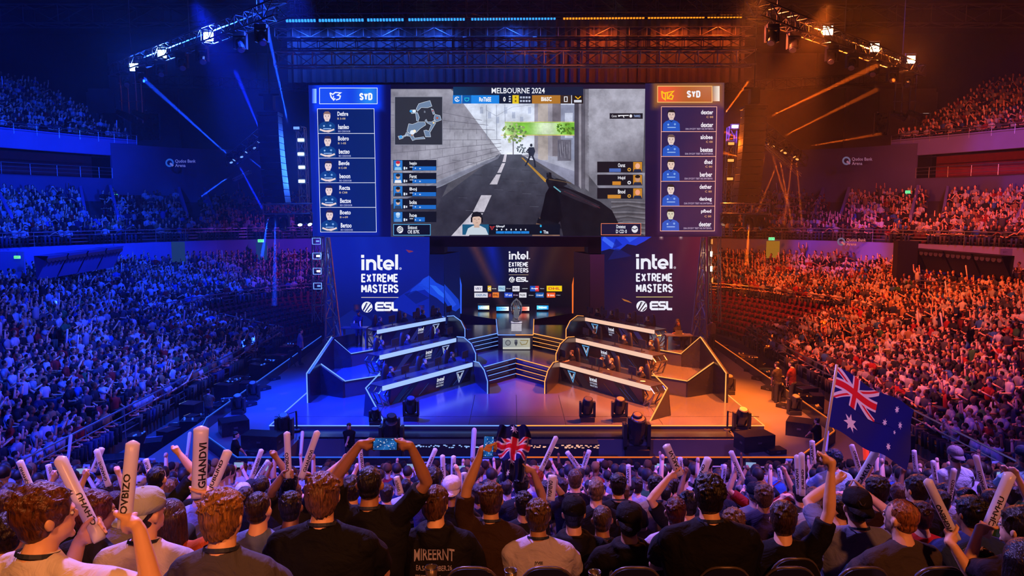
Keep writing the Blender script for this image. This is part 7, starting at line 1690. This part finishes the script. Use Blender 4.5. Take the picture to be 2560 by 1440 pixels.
case(1937, 1132, .95, .6, .45, .16, .2, 'small flat box in front of the wide black box, right')
for k, (px, py) in enumerate(((618, 1015), (655, 975), (680, 950), (1965, 1020), (1925, 975), (1900, 950), (1880, 930))):
    case(px, py, .95, .7, .4, .14, .9 if px < 1000 else -.9, 'low floor wedge along the %s barrier, %s from the camera' % ('left' if px < 1000 else 'right', ('first', 'second', 'third', 'first', 'second', 'third', 'fourth')[k]), 'floor_wedge')
for px, py, sg in ((742, 1075, -1), (1818, 1075, 1)):
    p = atZ(px, py, 1.03); t = thing('rope_post', 'thin black rope post at the %s front corner of the stage' % ('left' if sg < 0 else 'right'), 'post', p)
    b = MB(); b.tube([(0, 0, 0), (0, 0, .72)], .035, 8); b.lathe((0, 0, 0), [(.14, 0), (.13, .03), (.04, .05)], 14); b.build('post', M['black'], t)
    q = Vector(mxp((-8.85, 26.2), sg) + (Z1 + .25,)) - p; b = MB(); b.tube([(0, 0, .70), Vector((0, 0, .70)).lerp(q, .5) - UP*.04, q], .014, 5); b.build('rope', M['black'], t)
# round pools of light on the floor come from narrow lamps
for px, py, c in ((709, 984, (.8, .75, 1)), (678, 1022, (.8, .75, 1)), (1872, 990, (1, .6, .3)), (1893, 1022, (1, .6, .3))):
    p = atZ(px, py, .95); spot('pin_spot', (p.x + (2 if px > 1000 else -2), p.y + 2, 17), tuple(p), c, 1500 if px < 1000 else 700, 1.7 if px < 1000 else 3.0, .4, .02)
# crew
CREW = [(521, 978, 'crew member in tan jacket and trousers standing beside the left handrail', '#6a5238', 29, 0), (752, 828, 'cameraman with tripod standing behind the stage corner at far left', '#8080a8', 37, -1.2),
        (872, 1066, 'security person in black standing with folded hands in the pit, left of centre', '#0d0d12', 24.0, pi), (590, 1088, 'security person in black suit at the left pit corner', '#0a0a0e', 22.6, -1.2),
        (1942, 912, 'crew member with pale bag standing beside the right barrier', '#2a2624', 30, .6), (1978, 910, 'crew member in dark red top by the right handrail', '#5a1c18', 29, .8), (1778, 800, 'crew member in pale shirt standing beside the right tower', '#7a6a6a', 38, .4), (2042, 1052, 'dark camera operator at the right barrier corner', '#0c0c10', 24.5, .8)]
for px, py, lab, colr, Y, yw in CREW:
    p = atY(px, py, Y); z = .2 if abs(p.x) > 11 or Y < 25 else .2; hzc = 1.0
    a = atY(px, py, Y); hy = a.z - z
    sc = max(.9, min(1.08, hy / 1.685)); 
    hh = (dict(t=Vector((a.x - .03, a.y, z + 1.0)) + Matrix.Rotation(yw, 3, 'Z') @ Vector((0, .26, 0)), kind='open'),) * 2
    make_person('person', lab, px, py, Y, colr, '#241a16', yaw=yw, style='short', vox=.016, stand=True, arms=hh, scale=sc)
p = atY(752, 828, 37); t = thing('camera_tripod', 'camera on a spread tripod held by the cameraman at far left', 'camera', (p.x - .55, p.y, .2)); b = MB(); 
for k in range(3): b.tube([(0, 0, 1.35), (.5*cos(k*2.1+.4), .5*sin(k*2.1+.4), 0)], .03, 5)
b.build('tripod_leg', M['metal'], t); b = MB(); b.box((0, 0, 1.5), (.2, .4, .22)); b.build('camera_body', M['black'], t)
# equipment along the side alleys
rn = random.Random(4); eqp = None
for s_ in (-1, 1):
    for k in range(34):
        y = 23.5 + k*.62; x = 12.4 + rn.random()*1.4; x = CX + s_*(x - CX*s_); h_ = rn.choice((.5, .7, .9, 1.1, .35)); w_ = rn.uniform(.4, .9); d_ = rn.uniform(.4, .7)
        t = thing('flight_case', '%s black equipment case in the dark alley beside the %s stand, %s along' % ({.5: 'low', .7: 'medium', .9: 'tall', 1.1: 'tallest', .35: 'flat'}[h_], 'left' if s_ < 0 else 'right', 'near the camera' if k < 11 else 'midway' if k < 22 else 'far'), 'equipment case', (x, y, .1), rn.uniform(-.4, .4), 'equipment cases in the side alleys')
        b = MB(); b.box((0, 0, h_/2), (w_, d_, h_)); b.build('case_body', M['gloss_black'], t)
        b = MB()
        for zz2 in (0.02, h_): 
            b.tube([(-w_/2, -d_/2, zz2), (w_/2, -d_/2, zz2), (w_/2, d_/2, zz2), (-w_/2, d_/2, zz2), (-w_/2, -d_/2, zz2)], .012, 4)
        b.build('metal_edging', M['chrome'], t)
        if k % 3 == 0:
            b = MB()
            for j in range(5): b.box((rn.uniform(-w_/2, w_/2), rn.uniform(-d_/2, d_/2), h_ + .02), (.05, .05, .04))
            b.build('glow_block', M['led_blue_dim'] if s_ < 0 else M['led_orange_dim'], t)  # small glowing blocks scattered on the case top
# ================================================================== far and middle audience
CROWD = []       # (x, y, z, yaw, pose, px, size, section, side, row, idx)
rc_ = random.Random(21)
SEATS = []
for key, sd, Fc, Bc, rows in SEC:
    fa = resample([mxp(p, sd) for p in Fc], 60); ba = resample([mxp(p, sd) for p in Bc], 60)
    for r in range(1 if key == 'upper' else 0, rows):
        L = [a.lerp(c, (r + .45) / rows) for a, c in zip(fa, ba)]; z = fa[0].z + (ba[0].z - fa[0].z) * r / rows
        acc = 0; idx = 0; step = .53
        for i in range(60):
            seg = (L[i+1] - L[i]); ln = seg.length; t_ = seg.normalized()
            inward = (fa[i] - ba[i]); inward.z = 0; inward.normalize()
            while acc < ln:
                p = L[i].lerp(L[i+1], acc / ln); acc += step; idx += 1
                s_al = (i + acc/ln)
                # aisles
                if key != 'upper' and (idx % 24) in (0, 1): continue
                if key == 'middle':
                    if any(abs((i + acc/ln)/60 - q) < .014 for q in (.50, .64, .78)) and r > 3: continue
                x, y, dep = proj((p.x, p.y, z + 1.0))
                if dep < 3 or not (-260 < x < 2820 and -20 < y < 1290): continue
                if key == 'front' and y > 1240: continue
                occ = .93 if key in ('front', 'lower') else .86
                if key == 'middle' and sd < 0 and y < 520 and x > 200: occ = .45
                if key == 'upper': 
                    if x > 300 and sd < 0 and r > 9 - (x-150)/30: continue
                    if x < 2260 and sd > 0 and r > 9 - (2410-x)/30: continue
                fz = atan2(-inward.x, inward.y); look = atan2(-(CX - p.x), (33 - p.y)); dlt = (look - fz + pi) % (2*pi) - pi
                yaw = fz + dlt*.35 + rc_.uniform(-.3, .3)
                pz = (p.x + inward.x*.05, p.y + inward.y*.05, z)
                if rc_.random() > occ: SEATS.append((p.x, p.y, z, fz, x, dep)); continue
                CROWD.append([pz[0], pz[1], z, yaw, None, x, 1.0/dep, key, sd, r, idx]); 
                if rc_.random() < .25: SEATS.append((p.x, p.y, z, fz, x, dep))
            acc -= ln
for sd in (-1, 1):
    fa = resample([mxp(p, sd) for p in FE], 24); ba = resample([mxp(p, sd) for p in BE], 24)
    for r in range(8):
        L = [a.lerp(c, (r + .5)/8) for a, c in zip(fa, ba)]; z = .5 + 1.5*r/8; acc = 0
        for i in range(24):
            seg = L[i+1] - L[i]; inw = fa[i] - ba[i]; fz = atan2(-inw.x, inw.y)
            while acc < seg.length:
                p = L[i].lerp(L[i+1], acc/seg.length); acc += .55; x, y, dep = proj((p.x, p.y, z)); SEATS.append((p.x, p.y, z, fz, x, dep))
            acc -= seg.length
# near block beyond the hand placed people
NB = []
row = 0
for k in range(5, 22):
    Yr = 2.35 + .85*k
    if Yr < 6.6: continue
    row += 1; n = int(26/.56); 
    for j in range(n):
        X = -13 + j*.56 + (k % 2)*.28 + rc_.uniform(-.06, .06); Yp = Yr + rc_.uniform(-.05, .05); z = rowz(Yr + .42)
        x, y, dep = proj((X, Yp, z + 1.2))
        if not (-30 < x < 2590): continue
        if rc_.random() > (.86 if Yr > 8 else .72): continue
        if any(abs(atY(a, b_, c).x - X) < .42 and abs(c - Yp) < .5 for a, b_, c in NEAR): continue
        NB.append([X, Yp, z, rc_.uniform(-.25, .25), None, x, 1/dep, 'near', 0, row, j])

SHIRTS = [('white', '#b4b2ba', 20), ('pale grey', '#8c8c96', 18), ('black', '#1c1c22', 25), ('dark grey', '#40404a', 16), ('navy', '#1a2348', 8), ('red', '#8a1c1c', 5), ('blue', '#3058a0', 5), ('tan', '#8a6a48', 4), ('green', '#2f5a3a', 2), ('maroon', '#4a1622', 3)]
SW = [s[2] for s in SHIRTS]; HC_ = ['#17120f', '#2a1c14', '#3c2618', '#5a3c22', '#8a6238']
SK_ = ['#8a5a3e', '#c08a68', '#d8a684', '#e8b795', '#e0ac8a']
POSES = ['with hands on the lap', 'clapping', 'with both arms up', 'with the left arm up', 'with the right arm up', 'filming with a phone', 'leaning forward', 'with arms folded', 'holding up a cheering stick', 'standing with arms raised']
PW = [38, 20, 5, 4, 5, 6, 14, 10, 1, 1]
PWN = [46, 14, 1, 3, 3, 8, 12, 8, 1, 0]
def lowpoly(pose, det=1):
    b = MB(); st_ = pose == 9; h = .93 if st_ else .48; ln = .16 if pose == 6 else .03; n = 8 if det else 6
    b.rings([[Vector((rx*cos(2*pi*k/n), y + ry*sin(2*pi*k/n), z)) for k in range(n)] for rx, ry, y, z in ((.17, .13, 0, h-.08), (.17, .13, ln*.3, h+.12), (.20, .135, ln*.7, h+.33), (.20, .11, ln, h+.46), (.09, .075, ln, h+.53))], mi=0)
    hc = Vector((0, ln + .03, h + .71)); b.tube([Vector((0, ln, h+.5)), hc], .05, 6, mi=1, caps=False)
    b.ell(hc, (.078, .096, .118), None, 8 if det else 6, 6 if det else 5, mi=1); b.ell(hc + Vector((0, -.018, .028)), (.087, .102, .102), None, 8 if det else 6, 6 if det else 4, mi=2)
    if det: b.ell(hc + Vector((0, .095, -.015)), (.014, .018, .02), None, 5, 4, mi=1)
    for sx in (-1, 1):
        if st_: b.tube([Vector((sx*.09, 0, h)), Vector((sx*.1, .02, .48)), Vector((sx*.1, 0, .03))], [.10, .075, .05], 6, mi=3)
        else: b.tube([Vector((sx*.09, .02, h)), Vector((sx*.12, .44, h+.06)), Vector((sx*.12, .40, .06))], [.10, .08, .055], 6, mi=3)
        sh = Vector((sx*.19, ln, h+.45))
        up = pose in (2, 9) or (pose == 3 and sx < 0) or (pose in (4, 8) and sx > 0)
        if up: el, ha = sh + Vector((sx*.12, .08, .20)), sh + Vector((sx*.10, .12, .50))
        elif pose == 1: el, ha = sh + Vector((sx*.07, .14, -.22)), Vector((sx*.03, ln+.36, h+.40))
        elif pose == 5: el, ha = sh + Vector((sx*.06, .22, -.10)), Vector((sx*.06, ln+.34, h+.66))
        elif pose == 7: el, ha = sh + Vector((sx*.07, .06, -.27)), Vector((-sx*.10, ln+.2, h+.24))
        else: el, ha = sh + Vector((sx*.06, .06, -.27)), Vector((sx*.08, .34, h+.14))
        b.tube([sh, sh.lerp(el, .8)], [.068, .055], 6, mi=0); b.tube([sh.lerp(el, .7), el, ha], [.042, .04, .027], 5 if not det else 6, mi=1)
        b.ell(ha, (.035, .045, .05), None, 6, 4, mi=1)
        if pose == 8 and sx > 0: b.tube([ha - UP*.08 + Vector((0,0,0)), ha + Vector((.05, .08, .46))], [.035, .04], 6, mi=4, round_=True)
    if pose == 5: b.box(Vector((0, ln+.36, h+.70)), (.15, .012, .08), mi=5)
    return b
M['hair_low'] = mat('dark_hair', s2l('#241811'), .6); M['stick_low'] = M['white_plastic']; M['phone_low'] = mat_emit('phone_glow', (.35, .5, .9), .7)
LM = [M['shirt'], M['skin'], M['hair_low'], M['trousers'], M['stick_low'], M['phone_low']]
LOWMESH = [lowpoly(p).mesh('seated_person', LM, True) for p in range(10)]
def ordn(n):
    a = ['zeroth', 'first', 'second', 'third', 'fourth', 'fifth', 'sixth', 'seventh', 'eighth', 'ninth', 'tenth', 'eleventh', 'twelfth', 'thirteenth', 'fourteenth', 'fifteenth', 'sixteenth', 'seventeenth', 'eighteenth', 'nineteenth']
    tens = {2: 'twenty', 3: 'thirty', 4: 'forty', 5: 'fifty', 6: 'sixty', 7: 'seventy', 8: 'eighty', 9: 'ninety'}
    if n < 20: return a[n]
    if n % 10 == 0: return tens[n//10][:-1] + 'ieth'
    return tens[n//10] + '-' + a[n % 10]
# middle distance people built with all their parts
mids = sorted([c for c in NB if c[6] > 1/10.6], key=lambda c: -c[6]); rest_nb = [c for c in NB if c[6] <= 1/10.6]
idx_in_row = {}
for c in sorted(NB, key=lambda c: c[5]):
    idx_in_row[c[9]] = idx_in_row.get(c[9], 0) + 1; c[10] = idx_in_row[c[9]]
VAR = [('short', (None, None), None), ('fade', (None, None), None), ('curly', ('up', None), None), ('thick', (None, 'up'), None), ('short', ('up', 'up'), None), ('fade', (None, None), ('#23232b', 'back')), ('mop', (None, None), None), ('thick', ('fwd', 'fwd'), None), ('short', (None, None), ('#b8b4c4', 'back')), ('long', (None, None), None)]
VD = ['with short hair', 'with cropped hair', 'with left fist up', 'with right fist up', 'with both fists up', 'in a dark cap', 'with straight mop hair', 'with hands held forward', 'in a pale cap', 'with long hair']
VWt = [18, 16, 8, 9, 5, 7, 12, 9, 6, 10]
protV = {}
for c in mids:
    v = rc_.choices(range(10), VWt)[0]; sc_ = rc_.choices(SHIRTS, SW)[0]; hcol = rc_.choice(HC_)
    lab = '%s topped fan %s, %s row beyond close heads, %s from left' % (sc_[0], VD[v], ordn(c[9]), ordn(c[10]))
    loc = (c[0], c[1], c[2])
    if v not in protV:
        def A_(m, sx):
            if m == 'up': return dict(t=Vector(loc) + Vector((sx*.30, .16, 1.48)), kind='fist')
            if m == 'fwd': return dict(t=Vector(loc) + Vector((sx*.06, .36, 1.02)), kind='open')
            return None
        st_, am, cp = VAR[v]
        protV[v] = make_person('person', lab, c[5], c[2]*100, c[1], sc_[1], hcol, yaw=0, style=st_, arms=(A_(am[0], -1), A_(am[1], 1)), vox=.013, loc=loc, cap=cp, group='audience heads in the near block')
        protV[v].rotation_euler = (0, 0, c[3])
    else: recolor(dup(protV[v], loc, c[3], lab, 'audience heads in the near block'), sc_[1], hcol)
# individuals among the rest: the ones that show largest
pool = sorted(rest_nb + CROWD, key=lambda c: -c[6]); NIND = max(20, 300 - len(mids) - len(NEAR) - 31); ind = pool[:NIND]; far = pool[NIND:]
for c in ind:
    ps = rc_.choices(range(10), PW if c[7] != 'near' else PWN)[0]; sc_ = rc_.choices(SHIRTS, SW)[0]
    o = bpy.data.objects.new('person', LOWMESH[ps]); COL.objects.link(o); o.location = (c[0], c[1], c[2]); o.rotation_euler = (0, 0, c[3]); s_ = rc_.uniform(1.0, 1.14); o.scale = (s_, s_, s_)
    o.color = tuple(s2l(sc_[1])) + (1,)
    if c[7] == 'near': lab = '%s topped fan %s, %s far row, %s from left' % (sc_[0], POSES[ps], ordn(c[9]), ordn(c[10]))
    else: lab = '%s topped fan %s, %s row of %s %s stand, %s along' % (sc_[0], POSES[ps], ordn(c[9]+1), 'left' if c[8] < 0 else 'right', c[7], ordn(min(c[10], 99)))
    tag(o, lab, 'person', 'audience heads in the near block' if c[7] == 'near' else 'spectators in the %s stand' % ('left' if c[8] < 0 else 'right'))
# everybody farther away: one crowd object
def merge(variants, items, name, lab, cat, mats, group=None):
    """items: (variant, loc, yaw, scale, colours per material slot)"""
    V = []; LV = []; LS = []; FC_ = []; base = 0; lbase = 0; FM = []
    for mb in variants:
        v = np.array(mb.v, float); lens = np.array([len(f) for f in mb.f]); lv = np.concatenate([np.array(f) for f in mb.f]); V.append((v, lv, lens, np.array(mb.m)))
    ov = []; olv = []; ols = []; oc = []; om = []
    for vi, loc, yaw, s_, cols in items:
        v, lv, lens, mm = V[vi]; c, s = cos(yaw)*s_, sin(yaw)*s_
        q = np.empty_like(v); q[:, 0] = v[:, 0]*c - v[:, 1]*s + loc[0]; q[:, 1] = v[:, 0]*s + v[:, 1]*c + loc[1]; q[:, 2] = v[:, 2]*s_ + loc[2]
        ov.append(q); olv.append(lv + base); ols.append(lens); oc.append(np.array(cols)[mm]); base += len(v)
    ov = np.concatenate(ov); olv = np.concatenate(olv); ols = np.concatenate(ols); oc = np.concatenate(oc)
    me = bpy.data.meshes.new(name); me.vertices.add(len(ov)); me.vertices.foreach_set('co', ov.ravel())
    me.loops.add(len(olv)); me.loops.foreach_set('vertex_index', olv); me.polygons.add(len(ols))
    me.polygons.foreach_set('loop_start', np.concatenate([[0], np.cumsum(ols)[:-1]])); me.polygons.foreach_set('loop_total', ols)
    me.update(calc_edges=True)
    at = me.attributes.new('Col', 'FLOAT_COLOR', 'FACE'); buf = np.ones((len(ols), 4), np.float32); buf[:, :3] = oc; at.data.foreach_set('color', buf.ravel())
    me.polygons.foreach_set('use_smooth', np.ones(len(ols), bool)); me.materials.append(mats)
    o = bpy.data.objects.new(name, me); COL.objects.link(o); return tag(o, lab, cat, None, 'stuff')
FARV = [lowpoly(p, 0) for p in range(10)]; items = []
for c in far:
    ps = rc_.choices(range(10), PW if c[7] != 'near' else PWN)[0]; sc_ = rc_.choices(SHIRTS, SW)[0]
    items.append((ps, c[:3], c[3], rc_.uniform(1.04, 1.18), [s2l(sc_[1]), s2l(rc_.choice(SK_)), s2l(rc_.choice(HC_)), s2l(rc_.choice(('#1c1e26', '#2c3450', '#14141a', '#4a4238'))), (.8, .78, .85), (.3, .4, .6)]))
merge(FARV, items, 'crowd', 'dense seated audience filling both side stands, blue lit at left and red lit at right', 'crowd', M['cloth_attr'])
# red seats: the nearest empty ones as objects, the others as one
sb = MB(); sb.box((0, -.20, .62), (.44, .05, .46), Matrix.Rotation(.15, 3, 'X')); sb.box((0, .02, .43), (.44, .42, .06)); sb.box((0, -.05, .2), (.3, .05, .42))
SEATS.sort(key=lambda s: s[5]); ns = 0; sm_ = None
for x, y, z, fz, px, dep in SEATS[:110]:
    if sm_ is None:
        sm_ = thing('stand_seat', 'x', 'seat', (x, y, z), fz, 'empty seats in the side stands')
        b = MB(); b.box((0, -.20, .62), (.44, .05, .46), Matrix.Rotation(.15, 3, 'X')); b.build('backrest', M['seat_red'], sm_); b = MB(); b.box((0, .02, .43), (.44, .42, .06)); b.build('seat_pan', M['seat_red'], sm_); b = MB(); b.box((0, -.05, .2), (.3, .05, .42)); b.build('leg', M['black'], sm_); o = sm_
    else: o = dup(sm_, (x, y, z), fz)
    o['label'] = 'dark red fold up seat between spectators in the %s front stand' % ('left' if px < 1280 else 'right')
merge([sb], [(0, s[:3], s[3], 1.0, [s2l('#5c1018')]) for s in SEATS[110:]], 'empty_seats', 'rows of empty dark red seats beside the stage and between the spectators', 'seats', M['cloth_attr'])

# ================================================================== haze and beams
m = bpy.data.materials.new('stage_haze'); m.use_nodes = True; n = m.node_tree.nodes; l = m.node_tree.links; n.clear()
o = n.new('ShaderNodeOutputMaterial'); vs_ = n.new('ShaderNodeVolumeScatter'); vs_.inputs['Density'].default_value = HAZE; vs_.inputs['Anisotropy'].default_value = .25
vs_.inputs['Color'].default_value = (1, 1, 1, 1); l.new(vs_.outputs[0], o.inputs['Volume'])
b = MB(); b.box((0, 45.5, 14), (100, 61, 27)); hz_ = b.build('haze', m); tag(hz_, 'thin theatrical haze filling the hall around the stage and stands', 'haze', None, 'stuff')
for k, (a, c, Y, col, en, ang) in enumerate(BEAMS):
    p0 = atY(*a, Y - .75); p1 = atY(*c, Y + (.5 if k % 2 else -.5)); spot('beam_spot', p0, p1, col, en * BEAMK * (3.5 if a[0] < 1280 else 1.3), ang, .25, .03)

    L_ = (p1 - p0).length * 1.02; r1 = L_ * tan(radians(ang) / 2); d_ = (p1 - p0).normalized(); b = MB(); b.tube([p0 + d_ * .05, p0 + d_ * L_], [.03, r1], 12)  # added cone of denser haze that makes the beam show
    bm = bpy.data.materials.new('beam_haze'); bm.use_nodes = True; n = bm.node_tree.nodes; l = bm.node_tree.links; n.clear(); o = n.new('ShaderNodeOutputMaterial'); v_ = n.new('ShaderNodeVolumeScatter')
    v_.inputs['Density'].default_value = .035; l.new(v_.outputs[0], o.inputs['Volume'])
    tag(b.build('light_beam', bm), '%s beam of light built as a haze cone, %s side, %s of its fan' % ('blue' if a[0] < 1280 else 'orange', 'left' if a[0] < 1280 else 'right', ordn(k + 1 if k < 7 else (k - 6 if k < 17 else k - 5))), 'light beam', None, 'stuff')
